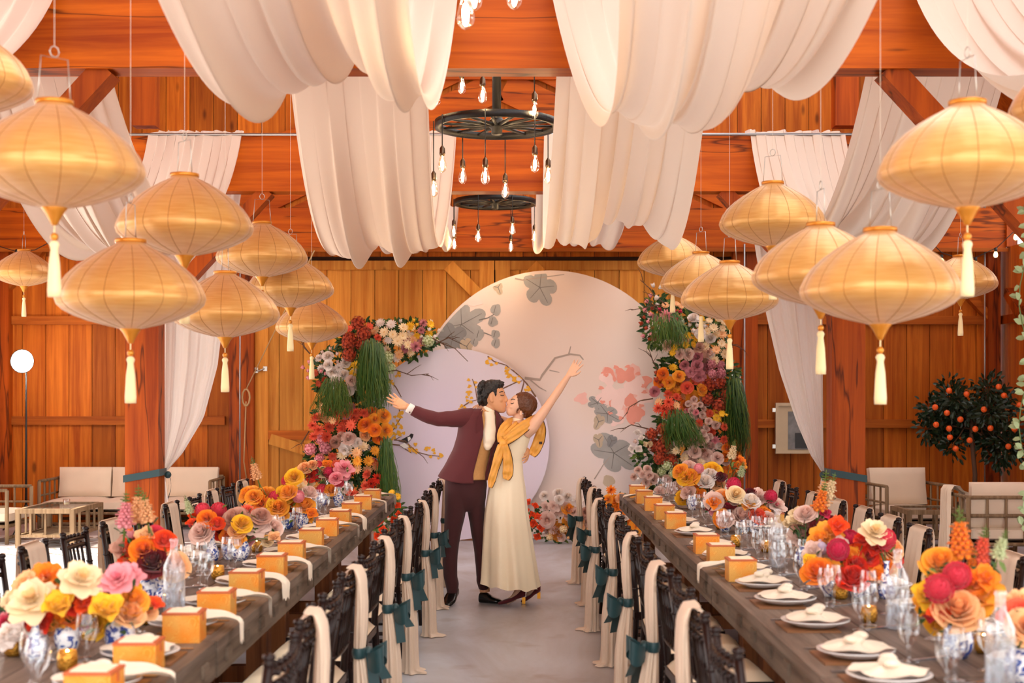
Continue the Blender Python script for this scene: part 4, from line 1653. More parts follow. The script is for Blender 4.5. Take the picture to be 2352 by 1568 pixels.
def f_pompon(seed=0):
    """ball dahlia: sphere covered with small scoops"""
    mb = MB()
    mb.ball((0, 0, 0), 0.80, 12, 8, 0)
    g = PI * (3 - math.sqrt(5))
    N_ = 110
    for i in range(N_):
        z = 1 - 2 * (i + 0.5) / N_
        if z < -0.7:
            continue
        a = g * i
        q = Vector((math.sqrt(1 - z * z) * math.cos(a), math.sqrt(1 - z * z) * math.sin(a), z))
        up = Vector((0, 0, 1)) if abs(q.z) < 0.97 else Vector((1, 0, 0))
        x = up.cross(q).normalized()
        y = q.cross(x)
        c = q * 0.82
        s = 0.15
        vs = [c - x * s - y * s * 0.6, c + x * s - y * s * 0.6, c + x * s + y * s + q * 0.16, c + y * s * 1.3 + q * 0.20, c - x * s + y * s + q * 0.16, c + q * 0.02]
        mb.add(vs, [(0, 1, 5), (1, 2, 5), (2, 3, 5), (3, 4, 5), (4, 0, 5)], 0)
    return mb


def f_hydrangea(seed=0):
    r = random.Random(seed)
    mb = MB()
    mb.ball((0, 0, -0.05), 0.72, 8, 6, 1)
    g = PI * (3 - math.sqrt(5))
    N_ = 46
    for i in range(N_):
        z = 1 - 1.75 * (i + 0.5) / N_
        a = g * i
        q = Vector((math.sqrt(max(0, 1 - z * z)) * math.cos(a), math.sqrt(max(0, 1 - z * z)) * math.sin(a), z)) * r.uniform(0.8, 1.0)
        M = Matrix.Translation(q * 0.92) @ q.to_track_quat('Z', 'Y').to_matrix().to_4x4() @ Matrix.Rotation(r.uniform(0, 6), 4, 'Z')
        for k in range(4):
            b = M @ Matrix.Rotation(k * PI / 2, 4, 'Z')
            s = 0.24
            mb.add([b @ Vector((0, 0, 0)), b @ Vector((s * 0.55, s * 0.5, 0.03)), b @ Vector((0, s, 0.06)), b @ Vector((-s * 0.55, s * 0.5, 0.03))], [(0, 1, 2, 3)], 0 if r.random() < 0.75 else 1)
    return mb


def f_poppy(seed=0):
    """open ruffled cup with few broad petals"""
    r = random.Random(seed)
    mb = MB()
    for l in range(3):
        for i in range(4):
            a = 2 * PI * (i + 0.5 * l) / 4 + r.uniform(-0.3, 0.3)
            petal_mb(mb, spin(a, 0.30 + 0.42 * l + r.uniform(-0.15, 0.15), 0.03, -0.1), 1.0 - 0.17 * l, 1.05, 0.25, -0.3, 3, 3, 0)
    mb.ball((0, 0, 0.05), 0.11, 7, 5, 1)
    return mb


def f_bud(seed=0):
    mb = MB()
    mb.ball((0, 0, 0.15), 0.5, 8, 6, 0, s=(0.8, 0.8, 1.3))
    for i in range(4):
        petal_mb(mb, spin(i * PI / 2, 1.1, 0.25, -0.3), 0.9, 0.5, 0.1, 0, 2, 2, 0)
    mb.ball((0, 0, -0.45), 0.25, 6, 4, 1)
    return mb


def f_spire(seed=0):
    """snapdragon spike along +Z, length about 5"""
    r = random.Random(seed)
    mb = MB()
    mb.tube([(0, 0, -1.5), (0.1, 0, 1.5), (0.25, 0.05, 4.6)], [0.12, 0.1, 0.04], 5, mi=1)
    for l in range(11):
        z = l * 0.40
        sz = 1.25 * (1 - 0.07 * l)
        n = 5 if l < 8 else 3
        for i in range(n):
            a = 2 * PI * (i + 0.5 * (l % 2)) / n + r.uniform(-0.2, 0.2)
            M = Matrix.Translation((0.05 * l * 0.5, 0, z)) @ spin(a, 0.5, 0.15, 0)
            mi = 0 if l < 8 else 1
            petal_mb(mb, M, sz * r.uniform(0.8, 1.15), sz * 0.85, 0.3, -0.5, 3, 2, mi)
            mb.ball(M @ Vector((0, sz * 0.45, 0.05)), sz * 0.24, 6, 4, mi)
    return mb


KINDS = {'rose': f_rose, 'peony': f_peony, 'daisy': f_daisy, 'mum': f_mum, 'pompon': f_pompon, 'hydrangea': f_hydrangea, 'poppy': f_poppy, 'bud': f_bud, 'spire': f_spire}
FC = {  # petal, heart
    'white': ((244, 232, 224), (240, 214, 190)), 'blush': ((238, 206, 192), (228, 176, 158)), 'cream': ((250, 226, 184), (240, 190, 110)), 'peach': ((250, 196, 140), (244, 150, 80)),
    'coral': ((244, 106, 72), (232, 70, 44)), 'orange': ((250, 142, 24), (240, 104, 8)), 'amber': ((252, 176, 50), (246, 134, 16)), 'yellow': ((252, 200, 40), (236, 160, 10)), 'red': ((232, 52, 20), (170, 20, 12)),
    'flame': ((248, 84, 16), (226, 52, 8)), 'wine': ((120, 12, 22), (80, 6, 12)), 'magenta': ((214, 40, 84), (180, 20, 60)), 'raspberry': ((226, 62, 84), (196, 34, 56)), 'pink': ((244, 160, 168), (232, 110, 130)), 'mauve': ((206, 130, 138), (178, 92, 104)),
    'rust': ((184, 66, 24), (120, 30, 10)), 'green': ((214, 222, 176), (160, 180, 100)), 'lilac': ((206, 190, 214), (170, 150, 190)), 'dusty': ((214, 164, 142), (186, 124, 104)), 'gold': ((214, 134, 36), (180, 92, 14))}
FM = {}


def fmat(col, heart=False):
    k = (col, heart)
    if k not in FM:
        c = FC[col][0]
        if heart:
            c = tuple(0.5 * a + 0.5 * b for a, b in zip(*FC[col]))
        FM[k] = mat('petal_%s_%s' % (col, 'heart' if heart else 'outer'), srgb(*c), 0.7, sheen=0.15, trans=0.25)
    return FM[k]


M_LEAF = mat('dark_green_leaf', srgb(52, 84, 40), 0.5, var=(0.3, 8), trans=0.2)
M_LEAF2 = mat('bright_green_leaf', srgb(104, 128, 54), 0.55, var=(0.25, 8), trans=0.25)
M_GRASS = mat('hanging_grass_green', srgb(70, 106, 48), 0.5, var=(0.35, 10), trans=0.2)
M_TWIG = mat('brown_twig', srgb(92, 62, 42), 0.8)
M_STEM = mat('green_stem', srgb(84, 104, 46), 0.6)
FMESH = {}
STEMGREEN = {'spire'}


def fmesh(kind, col, v):
    k = (kind, col, v)
    if k not in FMESH:
        h = M_LEAF2 if kind in ('spire', 'bud') else fmat(col, True)
        FMESH[k] = KINDS[kind](v * 17 + 3).mesh(kind + '_bloom', [fmat(col), h], True)
    return FMESH[k]


FNAME = {'rose': 'rose', 'peony': 'peony', 'daisy': 'daisy', 'mum': 'chrysanthemum', 'pompon': 'ball_dahlia', 'hydrangea': 'hydrangea', 'poppy': 'poppy', 'bud': 'flower_bud', 'spire': 'snapdragon'}


def flower(parent, kind, col, pos, r, face, rnd):
    o = bpy.data.objects.new(FNAME[kind], fmesh(kind, col, rnd.randint(0, 2)))
    COL.objects.link(o)
    o.parent = parent
    o.location = pos
    q = Vector(face).normalized().to_track_quat('Z', 'Y')
    o.rotation_mode = 'QUATERNION'
    o.rotation_quaternion = q @ Euler((0, 0, rnd.uniform(0, 6.28))).to_quaternion()
    o.scale = (r, r, r)
    return o


def leaf_add(mb, p, d, up, L, W, mi=0):
    d = Vector(d).normalized()
    u = Vector(up)
    x = d.cross(u)
    x = x.normalized() if x.length > 1e-5 else Vector((1, 0, 0))
    n = x.cross(d)
    p = Vector(p)
    vs = [p, p + d * L * 0.35 + x * W * 0.5 + n * 0.1 * L, p + d * L * 0.75 + x * W * 0.38 + n * 0.1 * L, p + d * L, p + d * L * 0.75 - x * W * 0.38 + n * 0.1 * L, p + d * L * 0.35 - x * W * 0.5 + n * 0.1 * L, p + d * L * 0.5 + n * 0.02 * L]
    mb.add(vs, [(0, 1, 6), (1, 2, 6), (2, 3, 6), (3, 4, 6), (4, 5, 6), (5, 0, 6)], mi)


def grass_fall(parent, name, top, bottom, w0, w1, n, rnd, m=None, depth=0.12):
    """a hanging hank of long fine grass, rounded at the head and ragged at the foot"""
    mb = MB()
    top, bottom = Vector(top), Vector(bottom)
    H = top.z - bottom.z
    for i in range(n):
        a, q = rnd.uniform(0, 2 * PI), math.sqrt(rnd.random())
        sx, sy = q * math.cos(a), q * math.sin(a)
        lev = rnd.random() ** 1.3
        z0 = top.z - H * 0.55 * lev - 0.06 * q * q
        Lz = H * (1 - 0.55 * lev) * rnd.uniform(0.55, 1.12) * (1 - 0.25 * q)
        wd = 0.0026 + 0.0016 * rnd.random()
        lean = sx * (w1 - w0) + rnd.uniform(-0.3, 0.3) * w1
        x0 = top.x + sx * w0 + (bottom.x - top.x) * 0.55 * lev
        y0 = top.y + sy * depth
        ps = []
        for k in range(6):
            f = k / 5
            ps.append(Vector((x0 + ((bottom.x - top.x) * (1 - 0.55 * lev) + lean) * f ** 1.4 + 0.05 * sx * math.sin(f * PI) + 0.02 * math.sin(f * 4 + i), y0 - 0.07 * math.sin(f * PI) - 0.04 * f, max(z0 - Lz * f + 0.05 * (1 - (2 * min(f, 0.5)) ** 2), 0.012))))
        mi = 0 if rnd.random() < 0.7 else 1
        for k in range(5):
            a_, b_ = ps[k], ps[k + 1]
            s0, s1 = wd * (1 - 0.12 * k), wd * (1 - 0.12 * (k + 1))
            mb.add([a_ + Vector((-s0, 0, 0)), a_ + Vector((s0, 0.004, 0)), b_ + Vector((s1, 0.004, 0)), b_ + Vector((-s1, 0, 0))], [(0, 1, 2, 3)], mi)
    o = mb.build(name, [m or M_GRASS, M_LEAF2 if m is not M_LEAF2 else M_GRASS], parent)
    o['kind'] = 'stuff'
    return o


def twig(parent, pts, r=0.006, rnd=random, name='twig', side=3):
    mb = MB()
    pts = [Vector(p) for p in pts]
    mb.tube(pts, [r * (1 - 0.6 * i / (len(pts) - 1)) for i in range(len(pts))], 5)
    for i in range(side):
        k = rnd.randint(1, len(pts) - 1)
        a = pts[k - 1].lerp(pts[k], rnd.random())
        d = (pts[k] - pts[k - 1]).normalized() + Vector((rnd.uniform(-1, 1), rnd.uniform(-0.4, 0.4), rnd.uniform(-1, 1))) * 0.8
        L = rnd.uniform(0.08, 0.22)
        b = a + d.normalized() * L
        mb.tube([a, a.lerp(b, 0.5) + Vector((0.01, 0, 0.012)), b], [r * 0.6, r * 0.45, r * 0.2], 4)
    return mb.build(name, M_TWIG, parent, True)


def px_cluster(t, spec, Y, rnd, bulge=0.22, scale=1.0):
    """spec: (px, py, rx, ry, n, [(kind, colour, weight, radius)])"""
    pts_all = []
    for (cx, cy_, rx, ry, n, mix) in spec:
        tot = sum(m[2] for m in mix)
        made = []
        for i in range(n * 14):
            if len(made) >= n:
                break
            a, q = rnd.uniform(0, 2 * PI), math.sqrt(rnd.random())
            x, y = cx + rx * q * math.cos(a), cy_ + ry * q * math.sin(a)
            k = rnd.uniform(0, tot)
            for m in mix:
                k -= m[2]
                if k <= 0:
                    break
            rad = m[3] * scale * rnd.uniform(0.85, 1.15)
            rp = rad * F / Y
            if any((x - u) ** 2 + (y - v) ** 2 < ((rp + w_) * 0.66) ** 2 for u, v, w_ in made):
                continue
            made.append((x, y, rp))
            dep = math.sqrt(max(0, 1 - q * q)) * bulge * rnd.uniform(0.55, 1.0)
            p = P(x, y, Y - dep)
            p.z = max(p.z, rad)
            fx, fz = math.cos(a) * q * 0.7, -math.sin(a) * q * 0.6 + 0.25
            flower(t, m[0], m[1], p, rad, (fx + rnd.uniform(-0.3, 0.3), -1, fz + rnd.uniform(-0.3, 0.3)), rnd)
            pts_all.append(p)
    return pts_all


def foliage(t, spec, Y, rnd, n=120, L=0.085, m=None, name='foliage'):
    mb = MB()
    for (cx, cy_, rx, ry) in spec:
        k = int(n * rx * ry / 1200) + 10
        for i in range(k):
            a, q = rnd.uniform(0, 2 * PI), math.sqrt(rnd.random())
            p = P(cx + rx * q * math.cos(a), cy_ + ry * q * math.sin(a), Y + rnd.uniform(-0.10, 0.15))
            if p.z < 0.02:
                continue
            d = Vector((math.cos(a) * 0.8 + rnd.uniform(-0.8, 0.8), rnd.uniform(-1.0, 0.1), -math.sin(a) * 0.6 + rnd.uniform(-0.7, 0.7)))
            leaf_add(mb, p, d, (rnd.uniform(-0.5, 0.5), -1, 0.5), L * rnd.uniform(0.6, 1.3), L * 0.45, 0 if rnd.random() < 0.75 else 1)
    o = mb.build(name, m or [M_LEAF, M_LEAF2], t)
    o['kind'] = 'stuff'
    return o


# ---------------------------------------------------------------- backdrop discs
YD = 16.45
def disc(name, label, cx, cy_, rpx, Y, m, thick=0.05):
    t = thing(name, label, 'backdrop')
    c = P(cx, cy_, Y)
    r = rpx * Y / F
    if c.z - r < 0:
        c.z = r
    n = 96
    MB().slab([(c.x + r * math.cos(2 * PI * i / n), c.z + r * math.sin(2 * PI * i / n)) for i in range(n)], Y, Y + thick).build('panel', m, t)
    return t, c, r


def wash(name, c1, c2, c3):
    m = bpy.data.materials.new(name)
    m.use_nodes = True
    N, L = m.node_tree.nodes, m.node_tree.links
    b = N['Principled BSDF']
    b.inputs['Roughness'].default_value = 0.75
    tc = N.new('ShaderNodeTexCoord')
    nz = N.new('ShaderNodeTexNoise')
    nz.inputs['Scale'].default_value = 0.55
    nz.inputs['Detail'].default_value = 2
    L.new(tc.outputs['Object'], nz.inputs['Vector'])
    r = N.new('ShaderNodeValToRGB')
    e = r.color_ramp.elements
    e[0].position, e[0].color = 0.35, c1
    e[1].position, e[1].color = 0.68, c3
    k = e.new(0.5)
    k.color = c2
    L.new(nz.outputs['Fac'], r.inputs[0])
    n2 = N.new('ShaderNodeTexNoise')
    n2.inputs['Scale'].default_value = 260
    L.new(tc.outputs['Object'], n2.inputs['Vector'])
    bp = N.new('ShaderNodeBump')
    bp.inputs['Strength'].default_value = 0.12
    L.new(n2.outputs['Fac'], bp.inputs['Height'])
    L.new(bp.outputs['Normal'], b.inputs['Normal'])
    L.new(r.outputs[0], b.inputs['Base Color'])
    return m


big, bc, br = disc('round_backdrop', 'tall round blush backdrop panel painted with peonies and grey leaves', 1265, 935, 309, YD, wash('blush_canvas', srgb(232, 216, 216), srgb(234, 214, 204), srgb(232, 206, 190)))
small, sc_, sr = disc('round_backdrop', 'smaller round lilac backdrop panel in front of the blush one', 1042, 1020, 220, YD - 0.12, wash('lilac_canvas', srgb(222, 208, 226), srgb(224, 212, 224), srgb(226, 210, 218)))
for tt, cc, yy in ((big, bc, YD), (small, sc_, YD - 0.12)):
    for s in (-1, 1):
        if tt is big:
            MB().bar((cc.x + s * 0.5, yy + 0.07, 0.9), (cc.x + s * 0.5, yy + 0.16, 0.02), 0.05, 0.04).build('stand_leg', W_TLEG, tt)
        else:
            MB().box((cc.x + s * 0.30, yy - 0.03, 0.02), (0.16, 0.05, 0.04)).build('foot', W_TLEG, tt)

# painted decoration: thin flat shapes just proud of the canvas
ART = {k: mat('paint_' + k, srgb(*c), 0.8, var=(v, 6)) for k, (c, v) in {
    'leaf': ((168, 164, 160), 0.22), 'leaf_dark': ((140, 138, 138), 0.2), 'leaf_warm': ((196, 176, 152), 0.2), 'vein': ((120, 116, 112), 0.1), 'peony': ((246, 190, 178), 0.12), 'peony_light': ((250, 214, 206), 0.08), 'peony_deep': ((240, 158, 140), 0.1), 'branch': ((176, 158, 146), 0.15), 'yellow': ((232, 170, 48), 0.15), 'brown': ((120, 84, 60), 0.15), 'ink': ((36, 32, 34), 0.1), 'pale': ((244, 240, 238), 0.05)}.items()}


LIFT = [0]


def flat(t, name, pts, Y, m, lift):
    """closed outline in pixels, laid on the panel whose face is at depth Y"""
    q = [P(x, y, Y) for x, y in pts]
    mb = MB()
    LIFT[0] += 1
    mb.slab([(p.x, p.z) for p in q], Y - 0.001 - lift * 0.002 - LIFT[0] * 0.000012, Y - 0.0002)
    return mb.build(name, m, t)


def inside(px, py, tt):
    cx, cy_, r = (1265, 935, 307) if tt is big else (1042, 1020, 218)
    d = math.hypot(px - cx, py - cy_)
    if d <= r:
        return (px, py)
    return (cx + (px - cx) * r / d, cy_ + (py - cy_) * r / d)


def p_leaf(t, cx, cy_, L, ang, W, m, Y, lobes=5, lift=1):
    out = []
    n = 40
    for i in range(n):
        u = 2 * PI * i / n
        rr = (0.62 + 0.38 * abs(math.cos(u * lobes / 2)) ** 0.7)
        x, y = L * rr * math.cos(u), W * rr * math.sin(u)
        out.append(inside(cx + x * math.cos(ang) - y * math.sin(ang), cy_ + x * math.sin(ang) + y * math.cos(ang), t))
    flat(t, 'painted_leaf', out, Y, m, lift)
    for k in range(lobes):
        u = 2 * PI * k / lobes
        x, y = L * 0.85 * math.cos(u), W * 0.85 * math.sin(u)
        b = (cx + x * math.cos(ang) - y * math.sin(ang), cy_ + x * math.sin(ang) + y * math.cos(ang))
        p_line(t, [(cx, cy_), b], 1.0, ART['vein'], Y, 'painted_vein', lift + 1)


def p_line(t, ps, w_, m, Y, name='painted_branch', lift=1):
    ps = [inside(x, y, t) for x, y in ps]
    L, R = [], []
    n = len(ps)
    for i in range(n):
        a, b = ps[max(0, i - 1)], ps[min(n - 1, i + 1)]
        dx, dy = b[0] - a[0], b[1] - a[1]
        k = math.hypot(dx, dy) or 1
        ww = (w_ * (1 - 0.6 * i / max(1, n - 1))) / 2 + 0.3
        L.append((ps[i][0] - dy / k * ww, ps[i][1] + dx / k * ww))
        R.append((ps[i][0] + dy / k * ww, ps[i][1] - dx / k * ww))
    flat(t, name, L + R[::-1], Y, m, lift)


def p_blob(t, cx, cy_, rx, ry, m, Y, name='painted_petal', lift=1, wob=0.12, seed=0, ang=0.0):
    r = random.Random(seed * 13 + int(cx))
    a0 = r.uniform(0, 6)
    out = []
    for i in range(16):
        u = 2 * PI * i / 16
        k = 1 + wob * math.sin(3 * u + a0) + wob * 0.6 * math.sin(5 * u)
        x, y = rx * k * math.cos(u), ry * k * math.sin(u)
        out.append(inside(cx + x * math.cos(ang) - y * math.sin(ang), cy_ + x * math.sin(ang) + y * math.cos(ang), t))
    flat(t, name, out, Y, m, lift)


# big disc: leaves, buds, branch, peony
p_leaf(big, 1240, 660, 46, 1.1, 38, ART['leaf'], YD, 5)
p_line(big, [(1182, 637), (1200, 643), (1222, 640), (1296, 630)], 3, ART['branch'], YD)
p_leaf(big, 1144, 660, 18, 1.2, 12, ART['leaf_warm'], YD, 3)
p_leaf(big, 1060, 745, 62, -0.5, 44, ART['leaf'], YD, 5)
p_leaf(big, 1040, 775, 40, 0.6, 34, ART['leaf_dark'], YD, 5, 2)
p_leaf(big, 1072, 795, 22, 1.3, 16, ART['leaf_warm'], YD, 3, 2)
p_line(big, [(1100, 735), (1120, 730), (1138, 720)], 2.5, ART['vein'], YD)
p_line(big, [(1090, 760), (1115, 765), (1140, 775)], 2.5, ART['vein'], YD)
for x, y, s in ((1139, 711, 12), (1132, 738, 11), (1100, 768, 12), (1138, 768, 10), (1139, 788, 10), (1090, 785, 9)):
    p_blob(big, x, y, s, s * 1.1, ART['leaf'], YD, 'painted_bud', 2, 0.1, x)
    p_line(big, [(x - s * 0.4, y + s * 0.6), (x, y - s * 0.8)], 1.2, ART['vein'], YD, 'painted_vein', 3)
p_blob(big, 1090, 690, 16, 14, ART['peony_light'], YD, 'painted_petal', 1, 0.2, 4)
p_line(big, [(1205, 868), (1240, 872), (1245, 862), (1275, 822), (1310, 813), (1332, 816), (1340, 826)], 6, ART['branch'], YD)
p_line(big, [(1306, 814), (1311, 795)], 3, ART['branch'], YD)
p_line(big, [(1262, 850), (1285, 855)], 2.5, ART['branch'], YD)
p_line(big, [(1218, 872), (1240, 890), (1255, 898)], 2.5, ART['branch'], YD)
rp = random.Random(5)
for i in range(34):
    a, q = rp.uniform(0, 6.28), math.sqrt(rp.random())
    x, y = 1430 + 52 * q * math.cos(a), 900 + 62 * q * math.sin(a)
    s = 20 - 8 * (1 - q)
    p_blob(big, x, y, s, s * rp.uniform(0.65, 0.95), ART[['peony', 'peony_light', 'peony_light', 'peony_deep'][rp.randint(0, 3)]] if q > 0.45 else ART['peony_light'], YD, 'painted_petal', 1 + (i % 5) * 0.25, 0.16, i, a)
for i in range(12):
    a = i * 0.55
    p_blob(big, 1430 + 50 * math.cos(a), 900 + 60 * math.sin(a), 6, 4, ART['peony_deep'], YD, 'painted_petal', 3, 0.2, i)
p_blob(big, 1336, 915, 15, 13, ART['peony'], YD, 'painted_petal', 1, 0.2, 6)
p_leaf(big, 1372, 925, 24, 0.2, 18, ART['leaf'], YD, 5)
p_leaf(big, 1395, 950, 34, 0.5, 20, ART['leaf'], YD, 5, 2)
p_leaf(big, 1375, 968, 20, 2.0, 13, ART['leaf_warm'], YD, 3, 2)
p_leaf(big, 1410, 1040, 60, 0.6, 40, ART['leaf'], YD, 5)
p_leaf(big, 1375, 1010, 18, 1.4, 13, ART['leaf_warm'], YD, 3, 2)
p_leaf(big, 1405, 1012, 16, 2.0, 12, ART['leaf_dark'], YD, 3, 3)
p_line(big, [(1365, 1100), (1385, 1068), (1400, 1050)], 2, ART['branch'], YD)
p_blob(big, 1398, 1104, 14, 13, ART['leaf_warm'], YD, 'painted_bud', 1, 0.1, 3)
# small disc: yellow blossom twigs and a magpie
YS = YD - 0.12
for ps, w_ in (([(1250, 900), (1225, 868), (1200, 862), (1180, 845)], 3.5), ([(1196, 905), (1203, 880), (1208, 868)], 3), ([(1155, 892), (1185, 878), (1200, 874)], 2.5), ([(1120, 818), (1135, 830), (1165, 835), (1205, 862)], 2.5),
               ([(1060, 935), (1080, 922), (1096, 918), (1092, 890), (1085, 870)], 2.5), ([(893, 870), (910, 890), (922, 912)], 3), ([(880, 1018), (918, 1022), (945, 1040)], 3),
               ([(935, 1022), (958, 1038), (985, 1045), (1015, 1048)], 2.2), ([(916, 930), (920, 960), (905, 985), (892, 1000)], 2.2)):
    p_line(small, ps, w_, ART['brown'], YS)
rp = random.Random(9)
for (x, y, n, sp) in ((1130, 832, 7, 12), (1175, 855, 12, 13), (1190, 872, 8, 10), (1216, 890, 9, 9), (1085, 880, 6, 9), (1078, 905, 4, 6), (1078, 918, 6, 7), (1062, 935, 4, 6), (916, 955, 8, 10), (912, 975, 8, 10), (908, 1000, 6, 10), (925, 1000, 5, 10), (945, 1028, 7, 10), (955, 1035, 5, 8), (990, 1040, 7, 12), (1012, 1048, 3, 6), (898, 880, 4, 6), (912, 860, 4, 8)):
    for i in range(n):
        s = rp.uniform(2.6, 4.6)
        p_blob(small, x + rp.uniform(-sp, sp), y + rp.uniform(-sp, sp), s, s * 0.85, ART['yellow'], YS, 'painted_blossom', 2, 0.2, i + x)
flat(small, 'painted_magpie', [(915, 1013), (932, 1004), (940, 1000), (944, 995), (950, 997), (948, 1004), (942, 1012), (934, 1018), (926, 1016)], YS, ART['ink'], 3)
flat(small, 'painted_magpie_breast', [(936, 1004), (942, 1002), (944, 1008), (938, 1014)], YS, ART['pale'], 4)
flat(small, 'painted_magpie_flower', [(918, 1022), (930, 1016), (940, 1024), (930, 1030)], YS, ART['pale'], 2)
# ================================================================== FLORAL ARCH
R3 = random.Random(31)
YA = YD - 0.45
W, BL, CR, PE, CO, OR, AM, YE, RE, FLM, WI, MG, PK, MV, RU, GR, DU, GO = 'white', 'blush', 'cream', 'peach', 'coral', 'orange', 'amber', 'yellow', 'red', 'flame', 'wine', 'magenta', 'pink', 'mauve', 'rust', 'green', 'dusty', 'gold'
arch = thing('floral_installation', 'tall flower column leaning over the lilac panel', 'flower arrangement')
arch.location = (0, 0, 0)
specL = [
    (824, 765, 34, 28, 7, [('hydrangea', RU, 3, 0.085), ('daisy', CO, 1, 0.055)]),
    (800, 800, 14, 26, 3, [('hydrangea', RU, 3, 0.08)]),
    (856, 785, 18, 22, 6, [('daisy', PE, 2, 0.05), ('mum', CO, 1, 0.05)]),
    (905, 760, 42, 30, 20, [('daisy', W, 4, 0.055), ('daisy', CR, 2, 0.055), ('bud', W, 1, 0.035)]),
    (920, 792, 36, 22, 14, [('daisy', CR, 4, 0.06), ('daisy', PE, 2, 0.055), ('rose', BL, 1, 0.055)]),
    (965, 752, 28, 20, 9, [('daisy', YE, 4, 0.05), ('mum', MV, 1, 0.055), ('bud', YE, 1, 0.035)]),
    (952, 795, 22, 20, 7, [('mum', PK, 3, 0.062), ('mum', MV, 2, 0.06)]),
    (988, 765, 22, 26, 9, [('hydrangea', GR, 2, 0.07), ('bud', W, 2, 0.04)]),
    (885, 826, 26, 22, 7, [('hydrangea', GR, 2, 0.075), ('daisy', W, 2, 0.05)]),
    (765, 830, 38, 30, 22, [('rose', W, 5, 0.058), ('mum', W, 2, 0.06), ('bud', BL, 1, 0.04)]),
    (795, 872, 36, 32, 16, [('rose', W, 4, 0.068), ('rose', BL, 2, 0.07)]),
    (815, 850, 16, 22, 5, [('daisy', YE, 3, 0.05)]),
    (706, 845, 10, 22, 5, [('bud', PK, 2, 0.045)]),
    (735, 865, 14, 16, 4, [('daisy', RU, 2, 0.05), ('bud', PK, 1, 0.04)]),
    (775, 945, 46, 26, 18, [('mum', CO, 4, 0.066), ('daisy', PE, 2, 0.055), ('rose', MV, 1, 0.05)]),
    (810, 965, 40, 24, 16, [('mum', CO, 4, 0.07), ('daisy', CO, 2, 0.06)]),
    (860, 975, 36, 34, 16, [('rose', OR, 4, 0.078), ('rose', AM, 3, 0.078), ('rose', PE, 1, 0.07)]),
    (730, 985, 26, 30, 11, [('mum', CO, 3, 0.065), ('mum', W, 2, 0.07), ('daisy', PE, 1, 0.05)]),
    (795, 1015, 30, 24, 10, [('rose', BL, 3, 0.07), ('peony', W, 2, 0.075), ('rose', DU, 1, 0.06)]),
    (735, 1030, 24, 24, 8, [('hydrangea', MV, 2, 0.07), ('mum', CO, 2, 0.06), ('hydrangea', PK, 1, 0.07)]),
    (830, 1050, 46, 30, 26, [('daisy', CR, 4, 0.062), ('daisy', PE, 2, 0.06), ('daisy', AM, 1, 0.055)]),
    (770, 1075, 40, 26, 14, [('hydrangea', MV, 1, 0.07), ('rose', PK, 1, 0.07), ('mum', CO, 1, 0.06)]),
    (865, 1090, 26, 30, 14, [('mum', RE, 3, 0.062), ('mum', CO, 3, 0.062)]),
    (860, 1130, 30, 24, 10, [('mum', CO, 3, 0.06), ('daisy', OR, 1, 0.05)]),
    (790, 1150, 60, 40, 16, [('rose', BL, 2, 0.07), ('mum', CO, 1, 0.06), ('daisy', CR, 1, 0.06)]),
]
px_cluster(arch, [(a, b, c, d, round(n * 1.3), m) for a, b, c, d, n, m in specL], YA, R3, scale=1.06)
foliage(arch, [(830, 780, 50, 40), (920, 780, 80, 44), (780, 860, 60, 60), (800, 960, 80, 50), (800, 1040, 90, 60), (820, 1140, 80, 70)], YA + 0.12, R3, 130)
g1 = P(855, 785, YA - 0.22)
g2 = P(860, 945, YA - 0.22)
grass_fall(arch, 'hanging_grass', g1, g2, 0.12, 0.17, 520, R3)
grass_fall(arch, 'hanging_fern', P(770, 872, YA - 0.18), P(765, 965, YA - 0.18), 0.14, 0.22, 240, R3, M_LEAF2)
grass_fall(arch, 'hanging_grass', P(888, 1010, YA - 0.12), P(898, 1215, YA - 0.12), 0.05, 0.09, 320, R3)
core = MB()
for a, b in (((800, 1240), (790, 1050)), ((790, 1050), (800, 900)), ((800, 900), (850, 790)), ((850, 790), (990, 770))):
    core.tube([P(a[0], a[1], YA + 0.14) if a[1] < 1239 else Vector((P(a[0], 1240, YA + .14).x, YA + 0.14, 0.0)), P(b[0], b[1], YA + 0.14)], 0.05, 8)
core.build('frame', M_LEAF, arch, True)
for ps in ([(990, 775), (1020, 790), (1045, 800), (1075, 830)], [(1000, 790), (1030, 775), (1060, 790)], [(880, 855), (910, 850), (945, 862), (985, 858)], [(720, 820), (700, 800), (690, 780)], [(905, 1010), (930, 1012), (960, 1040)], [(710, 990), (690, 1020)]):
    twig(arch, [P(x, y, YA - 0.1) for x, y in ps], 0.008, R3)

